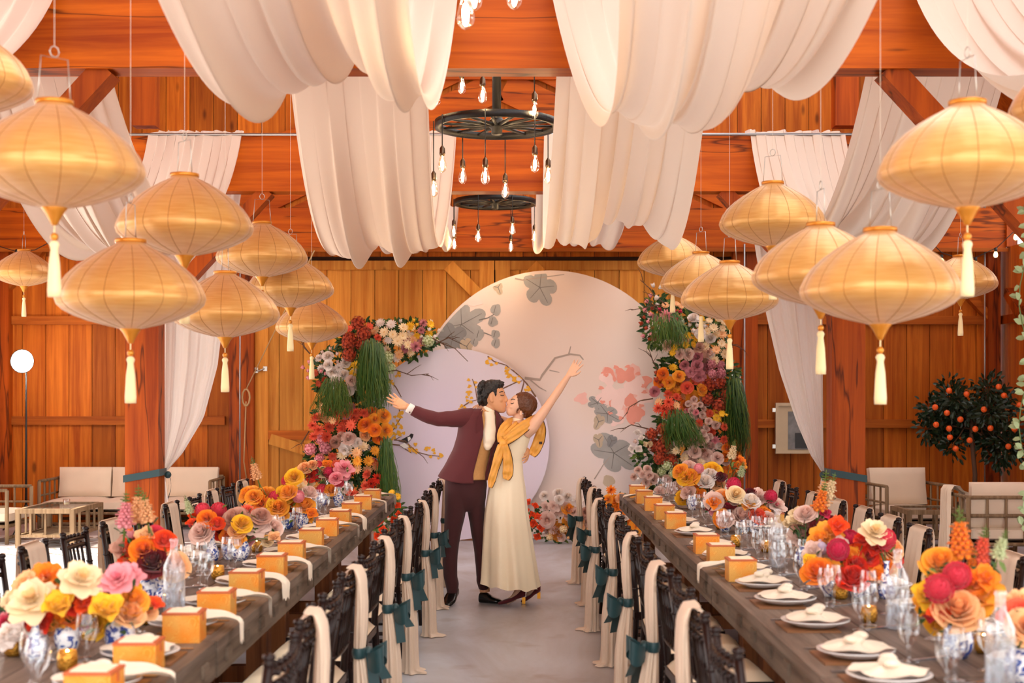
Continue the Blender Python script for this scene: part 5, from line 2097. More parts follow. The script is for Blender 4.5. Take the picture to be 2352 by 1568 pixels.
arch2 = thing('floral_installation', 'tall flower column beside the blush panel on the citrus tree side', 'flower arrangement')
specR = [
    (1500, 690, 14, 12, 4, [('bud', W, 2, 0.05), ('bud', PK, 1, 0.045)]),
    (1510, 660, 14, 10, 2, [('bud', W, 1, 0.05)]),
    (1545, 715, 30, 20, 7, [('mum', PK, 2, 0.075), ('bud', MG, 1, 0.045), ('daisy', PE, 1, 0.045)]),
    (1492, 745, 18, 40, 13, [('bud', PK, 3, 0.045), ('rose', MV, 1, 0.045), ('bud', RU, 1, 0.045)]),
    (1590, 755, 30, 34, 12, [('rose', W, 4, 0.068), ('bud', W, 1, 0.05), ('daisy', YE, 1, 0.045)]),
    (1565, 800, 34, 26, 12, [('rose', BL, 3, 0.065), ('daisy', YE, 2, 0.045), ('rose', PE, 1, 0.05)]),
    (1640, 750, 26, 20, 7, [('daisy', CR, 3, 0.05)]),
    (1650, 800, 32, 34, 14, [('daisy', CR, 3, 0.062), ('daisy', PE, 2, 0.06), ('rose', W, 1, 0.055)]),
    (1615, 815, 20, 20, 5, [('peony', DU, 2, 0.075), ('rose', MV, 1, 0.07)]),
    (1590, 850, 36, 24, 9, [('peony', MV, 3, 0.078), ('rose', MV, 1, 0.06)]),
    (1640, 855, 30, 24, 9, [('hydrangea', MV, 2, 0.06), ('rose', AM, 1, 0.07)]),
    (1545, 870, 34, 26, 10, [('rose', AM, 4, 0.078), ('rose', OR, 1, 0.07), ('daisy', YE, 1, 0.05)]),
    (1590, 890, 40, 26, 14, [('rose', OR, 2, 0.07), ('rose', AM, 4, 0.074), ('rose', CO, 2, 0.07)]),
    (1510, 880, 14, 24, 5, [('rose', MV, 2, 0.05), ('bud', RU, 1, 0.05)]),
    (1545, 925, 34, 22, 13, [('mum', CO, 4, 0.062), ('rose', OR, 1, 0.065), ('daisy', PE, 1, 0.05)]),
    (1535, 945, 30, 16, 8, [('mum', RE, 1, 0.06), ('mum', CO, 2, 0.06)]),
    (1645, 905, 28, 32, 9, [('hydrangea', RU, 4, 0.088)]),
    (1600, 935, 26, 24, 16, [('rose', BL, 3, 0.038), ('rose', PK, 1, 0.036)]),
    (1665, 955, 26, 20, 11, [('daisy', YE, 3, 0.045), ('bud', YE, 1, 0.03)]),
    (1630, 970, 26, 22, 10, [('mum', CO, 3, 0.058), ('rose', BL, 1, 0.045)]),
    (1610, 1000, 32, 22, 16, [('rose', BL, 4, 0.042), ('rose', PK, 1, 0.04)]),
    (1660, 995, 26, 26, 10, [('mum', CO, 3, 0.06), ('mum', PK, 1, 0.06)]),
    (1510, 1000, 26, 24, 6, [('hydrangea', RU, 4, 0.085)]),
    (1528, 1045, 20, 24, 4, [('hydrangea', RU, 4, 0.085)]),
    (1470, 1020, 24, 26, 12, [('poppy', W, 2, 0.045), ('bud', BL, 1, 0.04), ('poppy', CR, 1, 0.04)]),
    (1562, 1035, 26, 22, 11, [('daisy', CR, 4, 0.06)]),
    (1605, 1045, 28, 20, 10, [('rose', DU, 1, 0.06), ('rose', BL, 3, 0.066)]),
    (1645, 1045, 26, 26, 10, [('rose', BL, 3, 0.064), ('rose', W, 1, 0.06)]),
    (1680, 1045, 18, 36, 9, [('rose', OR, 4, 0.068), ('poppy', OR, 2, 0.06)]),
    (1545, 1075, 32, 18, 8, [('hydrangea', GR, 2, 0.06), ('rose', WI, 1, 0.055)]),
    (1600, 1080, 50, 24, 12, [('rose', BL, 2, 0.06), ('rose', WI, 1, 0.055), ('daisy', CR, 1, 0.05)]),
    (1480, 1090, 26, 26, 8, [('rose', BL, 2, 0.045), ('bud', W, 1, 0.04)]),
    (1520, 1140, 50, 50, 14, [('rose', BL, 2, 0.06), ('rose', PE, 1, 0.06)]),
    (1600, 1150, 70, 50, 14, [('rose', BL, 1, 0.06), ('mum', CO, 1, 0.06)]),
]
px_cluster(arch2, [(a, b, c, d, round(n * 1.3), m) for a, b, c, d, n, m in specR], YA, R3, scale=1.06)
foliage(arch2, [(1510, 740, 34, 60), (1600, 760, 70, 70), (1600, 860, 90, 60), (1600, 960, 90, 60), (1570, 1050, 110, 60), (1560, 1150, 100, 70)], YA + 0.12, R3, 130)
grass_fall(arch2, 'hanging_fern', P(1535, 720, YA - 0.16), P(1535, 810, YA - 0.16), 0.16, 0.2, 200, R3, M_LEAF2)
grass_fall(arch2, 'hanging_grass', P(1555, 945, YA - 0.20), P(1575, 1035, YA - 0.20), 0.15, 0.22, 260, R3)
grass_fall(arch2, 'hanging_grass', P(1685, 870, YA - 0.06), P(1696, 1060, YA - 0.06), 0.08, 0.10, 420, R3, M_LEAF)
core = MB()
for a, b in (((1600, 1240), (1600, 1050)), ((1600, 1050), (1610, 900)), ((1610, 900), (1570, 760)), ((1570, 760), (1520, 690))):
    core.tube([P(a[0], a[1], YA + 0.14) if a[1] < 1239 else Vector((P(a[0], 1240, YA + .14).x, YA + 0.14, 0.0)), P(b[0], b[1], YA + 0.14)], 0.05, 8)
core.build('frame', M_LEAF, arch2, True)
for ps in ([(1530, 700), (1505, 680), (1490, 660), (1470, 642)], [(1520, 700), (1490, 705), (1450, 712)], [(1520, 720), (1495, 700), (1480, 685)], [(1510, 850), (1500, 830), (1490, 800)], [(1500, 915), (1470, 920), (1445, 935), (1440, 950)], [(1680, 790), (1705, 800)], [(1490, 985), (1450, 975), (1430, 985)]):
    twig(arch2, [P(x, y, YA - 0.1) for x, y in ps], 0.008, R3)

# low flower mounds on the floor
def mound(label, spec, fol, Y, n=60):
    t = thing('floor_flowers', label, 'flower arrangement')
    px_cluster(t, spec, Y, R3, 0.16)
    foliage(t, fol, Y + 0.08, R3, n, 0.07)
    return t


YM = 16.0
mound('low mound of blush roses and red freesias at the foot of the blush panel', [
    (1222, 1180, 12, 34, 16, [('poppy', FLM, 4, 0.045), ('poppy', RE, 1, 0.04)]),
    (1238, 1205, 16, 26, 12, [('poppy', FLM, 3, 0.05), ('bud', W, 1, 0.035)]),
    (1280, 1150, 36, 22, 14, [('peony', BL, 3, 0.072), ('rose', W, 2, 0.06)]),
    (1262, 1185, 20, 20, 6, [('rose', BL, 3, 0.085), ('bud', W, 1, 0.04)]),
    (1300, 1180, 20, 16, 5, [('rose', AM, 2, 0.085), ('peony', BL, 1, 0.08)]),
    (1272, 1212, 18, 14, 4, [('rose', GO, 3, 0.11)]),
    (1325, 1180, 26, 34, 14, [('rose', BL, 2, 0.06), ('rose', DU, 2, 0.05), ('peony', W, 1, 0.08)]),
    (1330, 1215, 26, 22, 14, [('rose', PE, 2, 0.045), ('hydrangea', CR, 1, 0.055), ('bud', PE, 1, 0.035)]),
    (1300, 1225, 50, 14, 16, [('rose', BL, 1, 0.05), ('bud', PE, 2, 0.035), ('hydrangea', CR, 1, 0.05)]),
], [(1285, 1200, 72, 42)], YM, 90)
mound('mound of orange roses and marigolds behind the citrus-side chairs', [
    (1402, 1128, 10, 8, 1, [('mum', OR, 1, 0.062)]),
    (1400, 1150, 16, 16, 5, [('rose', AM, 2, 0.06), ('poppy', AM, 1, 0.06)]),
    (1430, 1155, 24, 18, 9, [('daisy', PE, 1, 0.05), ('poppy', OR, 2, 0.05), ('rose', PE, 1, 0.06)]),
    (1442, 1168, 18, 14, 4, [('rose', OR, 3, 0.085)]),
    (1435, 1195, 30, 24, 12, [('rose', PE, 1, 0.06), ('poppy', W, 1, 0.045), ('rose', OR, 1, 0.06)]),
    (1462, 1200, 14, 24, 6, [('peony', AM, 2, 0.08), ('poppy', RE, 1, 0.05)]),
    (1405, 1200, 20, 26, 8, [('rose', PE, 2, 0.05), ('rose', CO, 1, 0.05)]),
    (1430, 1225, 40, 14, 8, [('rose', PE, 2, 0.05), ('bud', W, 1, 0.04)]),
], [(1430, 1190, 55, 50)], 15.2, 90)
mound('mound of red freesias behind the sofa-side chairs', [
    (895, 1175, 26, 18, 12, [('poppy', FLM, 3, 0.05), ('poppy', RE, 1, 0.045), ('bud', W, 1, 0.035)]),
    (885, 1195, 22, 14, 8, [('poppy', RE, 3, 0.05), ('bud', W, 1, 0.035)]),
    (905, 1140, 10, 10, 3, [('daisy', YE, 1, 0.05)]),
    (895, 1225, 30, 16, 8, [('poppy', FLM, 2, 0.05), ('poppy', W, 1, 0.04)]),
], [(893, 1190, 34, 46)], 15.0, 90)

# ================================================================== TABLE FLOWERS
M_PORC = None


def porcelain():
    m = bpy.data.materials.new('blue_and_white_porcelain')
    m.use_nodes = True
    N, L = m.node_tree.nodes, m.node_tree.links
    b = N['Principled BSDF']
    b.inputs['Roughness'].default_value = 0.15
    tc = N.new('ShaderNodeTexCoord')
    nz = N.new('ShaderNodeTexNoise')
    nz.inputs['Scale'].default_value = 38
    nz.inputs['Detail'].default_value = 2
    nz.inputs['Distortion'].default_value = 1.5
    L.new(tc.outputs['Object'], nz.inputs['Vector'])
    r = N.new('ShaderNodeValToRGB')
    r.color_ramp.elements[0].position = 0.47
    r.color_ramp.elements[0].color = srgb(236, 234, 236)
    r.color_ramp.elements[1].position = 0.54
    r.color_ramp.elements[1].color = srgb(58, 78, 150)
    L.new(nz.outputs['Fac'], r.inputs[0])
    L.new(r.outputs[0], b.inputs['Base Color'])
    return m


M_PORC = porcelain()
VPROF = {
    'jar': [(0.0, 0.0), (0.030, 0.0), (0.034, 0.006), (0.050, 0.05), (0.054, 0.08), (0.046, 0.11), (0.026, 0.128), (0.022, 0.15), (0.027, 0.158), (0.023, 0.156), (0.018, 0.14)],
    'bottle': [(0.0, 0.0), (0.034, 0.0), (0.045, 0.03), (0.043, 0.06), (0.024, 0.10), (0.014, 0.13), (0.014, 0.185), (0.021, 0.20), (0.017, 0.198)],
    'pot': [(0.0, 0.0), (0.040, 0.0), (0.060, 0.04), (0.064, 0.075), (0.054, 0.11), (0.040, 0.125), (0.043, 0.135), (0.037, 0.133)],
}


def arrangement(label, px, py_base, Y, blooms, vases, leaves=46, spread=1.0):
    """blooms: (px, py, kind, colour, radius_m[, face_dx, face_dz]); the vase stands on the table at X from px, depth Y"""
    x0 = (px - VX) * Y / F
    t = thing('flower_centrepiece', label, 'flower arrangement', (x0, Y, TZ + 0.0005))
    for k, (dx, dy, kind) in enumerate(vases):
        MB().lathe([(r_ * 0.82, z_ * 0.82) for r_, z_ in VPROF[kind]], (dx, dy, 0), 18, cap=False).build('vase', M_PORC, t, True)
    st = MB()
    rnd = random.Random(int(px))
    big_ = [b for b in blooms if b[2] != 'spire']
    extra = []
    for b in big_:
        if rnd.random() < 0.75:
            o_ = rnd.choice(big_)
            k_ = 6.0 / Y
            extra.append((b[0] + rnd.uniform(-26, 26) * k_, b[1] + rnd.uniform(4, 34) * k_, rnd.choice(['rose', 'poppy', 'rose', 'bud']), o_[3], o_[4] * rnd.uniform(0.55, 0.8), rnd.uniform(0.0, 0.12)))
    blooms = blooms + extra
    for bl in blooms:
        bx_, by_, kind, col, r = bl[:5]
        dy = bl[5] if len(bl) > 5 else rnd.uniform(-0.10, 0.08)
        p = P(bx_, by_, Y + dy) - Vector((x0, Y, TZ))
        vz = min(vases, key=lambda v: (v[0] - p.x) ** 2 + (v[1] - p.y) ** 2)
        vtop = Vector((vz[0], vz[1], VPROF[vz[2]][-2][1] * 0.82))
        face = Vector((p.x * 1.6 + rnd.uniform(-0.3, 0.3), -0.8 + rnd.uniform(-0.3, 0.3), 0.75 + rnd.uniform(-0.3, 0.3)))
        if kind == 'spire':
            face = Vector((p.x * 1.2 + rnd.uniform(-0.15, 0.15), rnd.uniform(-0.2, 0.1), 1))
        r *= 1.18
        p.z = max(p.z, r + 0.02)
        lim = 0.30 - r * 0.5
        p.x = max(-lim, min(lim, p.x)) if kind != 'spire' else p.x
        flower(t, kind, col, p, r, face, rnd)
        q = p - face.normalized() * r * 0.4
        if q.z > vtop.z - 0.03:
            st.tube([vtop - Vector((0, 0, 0.03)), vtop.lerp(q, 0.5) + Vector((0, 0, 0.01)), q], 0.0028, 4)
    st.build('stems', M_STEM, t, True)['kind'] = 'stuff'
    lf = MB()
    for i in range(leaves):
        bl = rnd.choice(blooms)
        p = P(bl[0] + rnd.uniform(-24, 24) * 5 / Y, bl[1] + rnd.uniform(-5, 40) * 5 / Y, Y + rnd.uniform(-0.06, 0.10)) - Vector((x0, Y, TZ))
        if p.z < 0.05:
            continue
        leaf_add(lf, p, (rnd.uniform(-1, 1), rnd.uniform(-1, 0.4), rnd.uniform(-0.5, 0.8)), (0, -0.5, 1), 0.05, 0.022, 0 if rnd.random() < 0.7 else 1)
    if lf.v:
        lf.build('leaves', [M_LEAF, M_LEAF2], t)['kind'] = 'stuff'
    return t


def auto(px, py, rx, ry, n, mix, rnd):
    """fill an oval with blooms picked from mix"""
    out, made = [], []
    tot = sum(m[2] for m in mix)
    for i in range(n * 12):
        if len(out) >= n:
            break
        a, q = rnd.uniform(0, 2 * PI), math.sqrt(rnd.random())
        x, y = px + rx * q * math.cos(a), py + ry * q * math.sin(a)
        k = rnd.uniform(0, tot)
        for m in mix:
            k -= m[2]
            if k <= 0:
                break
        rp = m[3] * rnd.uniform(0.85, 1.15)
        if any(math.hypot(x - u, y - v) < (rp + w_) * 0.75 * 520 for u, v, w_ in made):
            continue
        made.append((x, y, rp))
        out.append((x, y, m[0], m[1], rp))
    return out


RA = random.Random(77)
# sofa-side table, from the entrance
arrangement('low bowl of cream roses, orange poppies and raspberry dahlias, first from the entrance, sofa-side table', 165, 1500, 4.85, [
    (62, 1345, 'peony', PE, 0.055), (105, 1325, 'peony', OR, 0.055), (135, 1345, 'poppy', AM, 0.055), (185, 1330, 'peony', CR, 0.068, -0.1), (75, 1378, 'peony', CR, 0.075, -0.12), (232, 1352, 'pompon', MG, 0.034), (270, 1330, 'peony', PK, 0.055), (258, 1340, 'pompon', 'raspberry', 0.036),
    (295, 1320, 'peony', PK, 0.05), (265, 1372, 'rose', CR, 0.052), (140, 1395, 'poppy', YE, 0.058, -0.14), (172, 1380, 'rose', RE, 0.045), (200, 1385, 'poppy', FLM, 0.05), (245, 1405, 'poppy', YE, 0.06, -0.14), (165, 1425, 'poppy', OR, 0.05), (130, 1432, 'poppy', AM, 0.045), (205, 1420, 'poppy', OR, 0.045),
    (46, 1424, 'pompon', 'raspberry', 0.030), (95, 1432, 'poppy', RE, 0.042), (305, 1378, 'rose', AM, 0.05), (318, 1400, 'poppy', OR, 0.035), (355, 1390, 'poppy', FLM, 0.03), (30, 1385, 'poppy', CR, 0.04), (22, 1462, 'peony', W, 0.05, -0.1), (40, 1490, 'poppy', W, 0.045, -0.12), (300, 1410, 'rose', PE, 0.045), (120, 1375, 'rose', PE, 0.05), (215, 1345, 'rose', PE, 0.045)],
    [(-0.01, -0.02, 'jar'), (-0.12, 0.02, 'bottle'), (-0.09, -0.10, 'bottle'), (0.15, 0.05, 'pot')])
arrangement('vase of orange ranunculus, dark red roses and snapdragons, second from the entrance, sofa-side table', 345, 1380, 6.05, [
    (318, 1205, 'spire', PE, 0.032), (285, 1215, 'spire', PK, 0.030), (340, 1200, 'spire', PE, 0.026), (310, 1250, 'rose', FLM, 0.05), (330, 1262, 'rose', OR, 0.055, -0.1), (300, 1278, 'rose', FLM, 0.05), (355, 1232, 'rose', 'raspberry', 0.045), (378, 1240, 'rose', FLM, 0.045), (352, 1292, 'rose', WI, 0.062, -0.12),
    (340, 1300, 'rose', WI, 0.05), (398, 1300, 'rose', PE, 0.065, -0.08), (375, 1270, 'poppy', AM, 0.05), (282, 1262, 'poppy', DU, 0.05), (298, 1300, 'rose', PE, 0.05), (335, 1235, 'poppy', PE, 0.045), (300, 1230, 'bud', PK, 0.035), (360, 1262, 'poppy', W, 0.035)],
    [(0.0, 0.0, 'pot'), (0.07, -0.05, 'bottle')])
arrangement('vase of magenta dahlias, orange ranunculus and blush roses, third from the entrance, sofa-side table', 535, 1300, 7.7, [
    (466, 1172, 'pompon', 'raspberry', 0.036), (502, 1172, 'pompon', 'raspberry', 0.038), (447, 1187, 'poppy', FLM, 0.035), (475, 1190, 'rose', OR, 0.045), (498, 1202, 'rose', FLM, 0.04), (540, 1192, 'rose', DU, 0.065), (568, 1175, 'mum', CO, 0.042), (556, 1202, 'rose', YE, 0.05), (463, 1222, 'rose', BL, 0.062, -0.1),
    (505, 1222, 'rose', RE, 0.04), (525, 1230, 'rose', OR, 0.045), (590, 1205, 'peony', BL, 0.065), (610, 1205, 'rose', CR, 0.05), (440, 1202, 'poppy', FLM, 0.03), (548, 1242, 'poppy', AM, 0.045), (565, 1235, 'rose', PK, 0.045), (483, 1205, 'poppy', RE, 0.035), (438, 1180, 'spire', GR, 0.02), (600, 1185, 'rose', DU, 0.05), (545, 1220, 'rose', PE, 0.045), (630, 1235, 'poppy', PE, 0.035)],
    [(-0.10, -0.05, 'bottle'), (-0.02, 0.0, 'jar'), (0.05, -0.05, 'pot')])
arrangement('vase of amber roses and one peach snapdragon, fourth from the entrance, sofa-side table', 660, 1235, 9.5, [
    (592, 1102, 'spire', PE, 0.03), (565, 1135, 'rose', AM, 0.062), (582, 1140, 'rose', AM, 0.05), (610, 1135, 'rose', AM, 0.055), (598, 1155, 'rose', OR, 0.05), (632, 1142, 'pompon', 'raspberry', 0.038), (655, 1130, 'rose', YE, 0.055), (640, 1165, 'rose', AM, 0.06, -0.1), (625, 1160, 'poppy', YE, 0.045), (685, 1140, 'pompon', PK, 0.036), (700, 1160, 'rose', AM, 0.06),
    (680, 1115, 'peony', PE, 0.065), (690, 1125, 'peony', CR, 0.06), (660, 1155, 'poppy', YE, 0.045), (605, 1172, 'rose', DU, 0.055), (640, 1185, 'rose', AM, 0.05), (660, 1105, 'pompon', 'raspberry', 0.034), (675, 1095, 'rose', YE, 0.055), (580, 1160, 'poppy', CR, 0.04), (710, 1130, 'rose', BL, 0.05), (715, 1180, 'poppy', OR, 0.04), (672, 1180, 'poppy', RE, 0.04)]
    + auto(650, 1150, 70, 36, 8, [('rose', AM, 2, 0.05), ('rose', PE, 1, 0.05), ('poppy', OR, 1, 0.04)], RA),
    [(0.0, 0.0, 'pot'), (-0.10, 0.02, 'jar'), (0.1, 0.0, 'jar')])
arrangement('mixed vase of pink peonies and raspberry dahlias, nearest the flower arch, sofa-side table', 740, 1175, 11.5, [
    (730, 1072, 'pompon', 'raspberry', 0.042), (700, 1075, 'rose', PE, 0.055), (752, 1068, 'poppy', OR, 0.045), (790, 1075, 'peony', PK, 0.075), (712, 1092, 'rose', RE, 0.05), (725, 1095, 'pompon', 'raspberry', 0.04), (690, 1085, 'rose', YE, 0.06), (745, 1085, 'rose', CR, 0.05), (755, 1085, 'pompon', MG, 0.04), (740, 1125, 'pompon', 'raspberry', 0.042), (778, 1108, 'pompon', 'raspberry', 0.036), (705, 1115, 'peony', CR, 0.06), (760, 1125, 'rose', AM, 0.05), (720, 1135, 'rose', BL, 0.06)]
    + auto(735, 1105, 55, 40, 18, [('rose', PK, 2, 0.05), ('rose', PE, 2, 0.05), ('peony', BL, 1, 0.055), ('poppy', OR, 1, 0.045)], RA),
    [(0.0, 0.0, 'pot'), (-0.12, -0.05, 'jar'), (0.13, 0.0, 'jar')], 60)
# citrus-side table
arrangement('vase of orange snapdragons, yellow roses and raspberry dahlias, first from the entrance, citrus-side table', 2200, 1505, 4.78, [
    (2208, 1285, 'spire', OR, 0.034), (2250, 1300, 'spire', CO, 0.026), (2225, 1330, 'spire', OR, 0.02), (2160, 1292, 'rose', AM, 0.058), (2198, 1322, 'pompon', 'raspberry', 0.040, -0.1), (2157, 1352, 'pompon', 'raspberry', 0.042, -0.12), (2160, 1318, 'rose', CR, 0.04), (2200, 1400, 'rose', PE, 0.072, -0.12), (2252, 1370, 'poppy', AM, 0.072, -0.06), (2130, 1375, 'poppy', YE, 0.055), (2160, 1410, 'poppy', FLM, 0.04, -0.1), (2260, 1330, 'poppy', OR, 0.045),
    (2230, 1340, 'rose', OR, 0.045), (2240, 1395, 'poppy', YE, 0.05), (2180, 1375, 'rose', OR, 0.04), (2145, 1330, 'rose', CR, 0.035), (2215, 1360, 'poppy', OR, 0.045), (2290, 1285, 'spire', GR, 0.02)],
    [(0.0, 0.0, 'pot')], 30)
arrangement('vase of scarlet ranunculus, yellow peonies and raspberry dahlias, second from the entrance, citrus-side table', 1965, 1385, 6.25, [
    (1905, 1225, 'peony', AM, 0.075), (1885, 1242, 'rose', AM, 0.055), (1925, 1210, 'poppy', FLM, 0.045), (1952, 1238, 'pompon', MG, 0.036), (1925, 1262, 'pompon', MG, 0.042), (2032, 1238, 'pompon', 'raspberry', 0.042), (2008, 1222, 'peony', CR, 0.065), (1980, 1245, 'poppy', RE, 0.04), (2010, 1258, 'poppy', RE, 0.05), (2050, 1262, 'rose', PE, 0.05), (1870, 1270, 'poppy', BL, 0.05), (1890, 1262, 'bud', 'lilac', 0.05), (1955, 1282, 'rose', AM, 0.055),
    (1970, 1272, 'poppy', FLM, 0.05), (1985, 1300, 'rose', RE, 0.045), (2018, 1298, 'rose', OR, 0.06), (2030, 1280, 'poppy', FLM, 0.045), (1968, 1300, 'rose', RE, 0.05), (1878, 1312, 'rose', OR, 0.062, -0.1), (1905, 1310, 'poppy', AM, 0.05), (1938, 1300, 'poppy', YE, 0.05), (1958, 1335, 'rose', RE, 0.062, -0.1), (1860, 1290, 'poppy', YE, 0.035), (2010, 1320, 'poppy', OR, 0.045), (1930, 1282, 'rose', BL, 0.04), (1995, 1280, 'rose', RE, 0.045), (1915, 1275, 'rose', DU, 0.045)],
    [(0.0, -0.02, 'jar'), (0.06, 0.04, 'bottle'), (-0.10, 0.02, 'pot'), (0.12, -0.06, 'bottle')])
arrangement('vase of pale pink roses under tall peach snapdragons, third from the entrance, citrus-side table', 1850, 1310, 7.35, [
    (1890, 1165, 'spire', PE, 0.036), (1880, 1175, 'spire', OR, 0.03), (1900, 1145, 'spire', CR, 0.026), (1865, 1188, 'rose', DU, 0.055), (1830, 1185, 'poppy', CR, 0.045), (1845, 1210, 'rose', DU, 0.055), (1838, 1232, 'peony', BL, 0.07), (1890, 1215, 'rose', WI, 0.055), (1878, 1225, 'rose', WI, 0.05), (1825, 1200, 'poppy', CR, 0.045), (1895, 1180, 'poppy', MG, 0.03), (1860, 1250, 'rose', CR, 0.05), (1850, 1180, 'rose', BL, 0.05)],
    [(0.0, 0.0, 'pot')], 26)
arrangement('vase of blush roses, amber ranunculus and magenta dahlias, fourth from the entrance, citrus-side table', 1710, 1245, 9.3, [
    (1740, 1142, 'peony', BL, 0.078), (1725, 1150, 'rose', W, 0.055), (1685, 1113, 'pompon', MG, 0.042), (1770, 1140, 'pompon', MG, 0.038), (1678, 1152, 'pompon', MG, 0.042), (1705, 1150, 'poppy', YE, 0.05), (1718, 1165, 'poppy', AM, 0.05), (1700, 1175, 'rose', YE, 0.05), (1660, 1185, 'rose', AM, 0.055), (1742, 1185, 'rose', CO, 0.055), (1650, 1170, 'rose', PK, 0.055), (1680, 1178, 'rose', WI, 0.05), (1705, 1200, 'rose', BL, 0.07), (1765, 1195, 'rose', BL, 0.055), (1640, 1150, 'rose', BL, 0.055), (1655, 1140, 'rose', PE, 0.05), (1785, 1160, 'peony', BL, 0.06), (1735, 1165, 'rose', OR, 0.045), (1660, 1205, 'rose', OR, 0.05), (1690, 1135, 'rose', CR, 0.055)]
    + auto(1700, 1165, 70, 36, 8, [('rose', BL, 2, 0.05), ('poppy', OR, 1, 0.04), ('rose', WI, 1, 0.045)], RA),
    [(0.0, 0.0, 'pot'), (0.06, -0.05, 'bottle'), (-0.12, 0.02, 'jar'), (0.12, 0.02, 'jar')], 60)
arrangement('mixed vase of yellow roses and white blooms, nearest the flower arch, citrus-side table', 1625, 1180, 11.2, [
    (1635, 1082, 'rose', YE, 0.075), (1585, 1095, 'rose', AM, 0.065), (1562, 1082, 'rose', AM, 0.06), (1605, 1076, 'pompon', PK, 0.035), (1580, 1072, 'rose', BL, 0.06), (1655, 1095, 'rose', WI, 0.045), (1690, 1075, 'poppy', OR, 0.05), (1700, 1060, 'poppy', OR, 0.045), (1680, 1055, 'spire', CR, 0.03), (1620, 1105, 'rose', W, 0.06), (1650, 1110, 'rose', PE, 0.06), (1600, 1115, 'rose', OR, 0.05), (1670, 1125, 'rose', AM, 0.055), (1700, 1095, 'spire', GR, 0.024), (1615, 1130, 'rose', WI, 0.05), (1580, 1130, 'rose', BL, 0.055)]
    + auto(1625, 1110, 66, 36, 14, [('rose', YE, 2, 0.055), ('rose', W, 2, 0.05), ('poppy', OR, 1, 0.045), ('rose', RE, 1, 0.04)], RA),
    [(0.0, 0.0, 'pot'), (-0.13, -0.05, 'jar'), (0.13, 0.0, 'jar')], 60)
arrangement('vase of coral roses at the very end of the citrus-side table by the entrance', 2345, 1560, 4.35, [
    (2345, 1390, 'peony', PE, 0.06), (2330, 1420, 'poppy', FLM, 0.05), (2360, 1440, 'rose', PE, 0.055), (2350, 1410, 'rose', CO, 0.05), (2375, 1400, 'rose', OR, 0.05)], [(0.0, 0.0, 'pot')], 12)

# loose leaves on a stem beside the near post
t = thing('hanging_vine', 'pale green leafy vine hanging beside the citrus-side post', 'vine')
vm = MB()
vp = [P(2352 + 12 * math.sin(k), 470 + k * 46, 7.6) for k in range(17)]
MB().tube(vp, 0.003, 4).build('stem', M_STEM, t, True)
for k in range(64):
    q = vp[k % 17].lerp(vp[min(16, k % 17 + 1)], R3.random())
    leaf_add(vm, q, (R3.uniform(-1, 0.4), R3.uniform(-0.6, 0.6), R3.uniform(-0.6, 0.5)), (0, -1, 0.4), 0.055, 0.034)
vm.build('leaves', mat('sage_leaf', srgb(150, 164, 120), 0.6, trans=0.2), t)['kind'] = 'stuff'
# ================================================================== LOUNGE FURNITURE
def cushion(mb, c, s, puff=0.35, n=10, tilt=0.0):
    """soft box cushion"""
    c = Vector(c)
    M = Matrix.Rotation(tilt, 3, 'X')
    sgn = lambda v: (1 if v >= 0 else -1)

    def pt(u, v, top):
        x, y = (u - 0.5) * 2, (v - 0.5) * 2
        e = max(0.0, (1 - x ** 4) * (1 - y ** 4)) ** 0.5
        z = (0.55 + puff * e) * top
        return c + M @ Vector((x * s[0] / 2 * (1 - 0.02 * (1 - abs(y))), y * s[1] / 2, z * s[2] / 2))
    mb.grid(lambda u, v: pt(u, v, 1), n, n)
    mb.grid(lambda u, v: pt(1 - u, v, -1), n, n)
    # side strip
    ring = [(i / n, 0) for i in range(n)] + [(1, i / n) for i in range(n)] + [(1 - i / n, 1) for i in range(n)] + [(0, 1 - i / n) for i in range(n)]
    k = len(ring)
    vs = [pt(u, v, 1) for u, v in ring] + [pt(u, v, -1) for u, v in ring]
    mb.add(vs, [(i, k + i, k + (i + 1) % k, (i + 1) % k) for i in range(k)])
    return mb


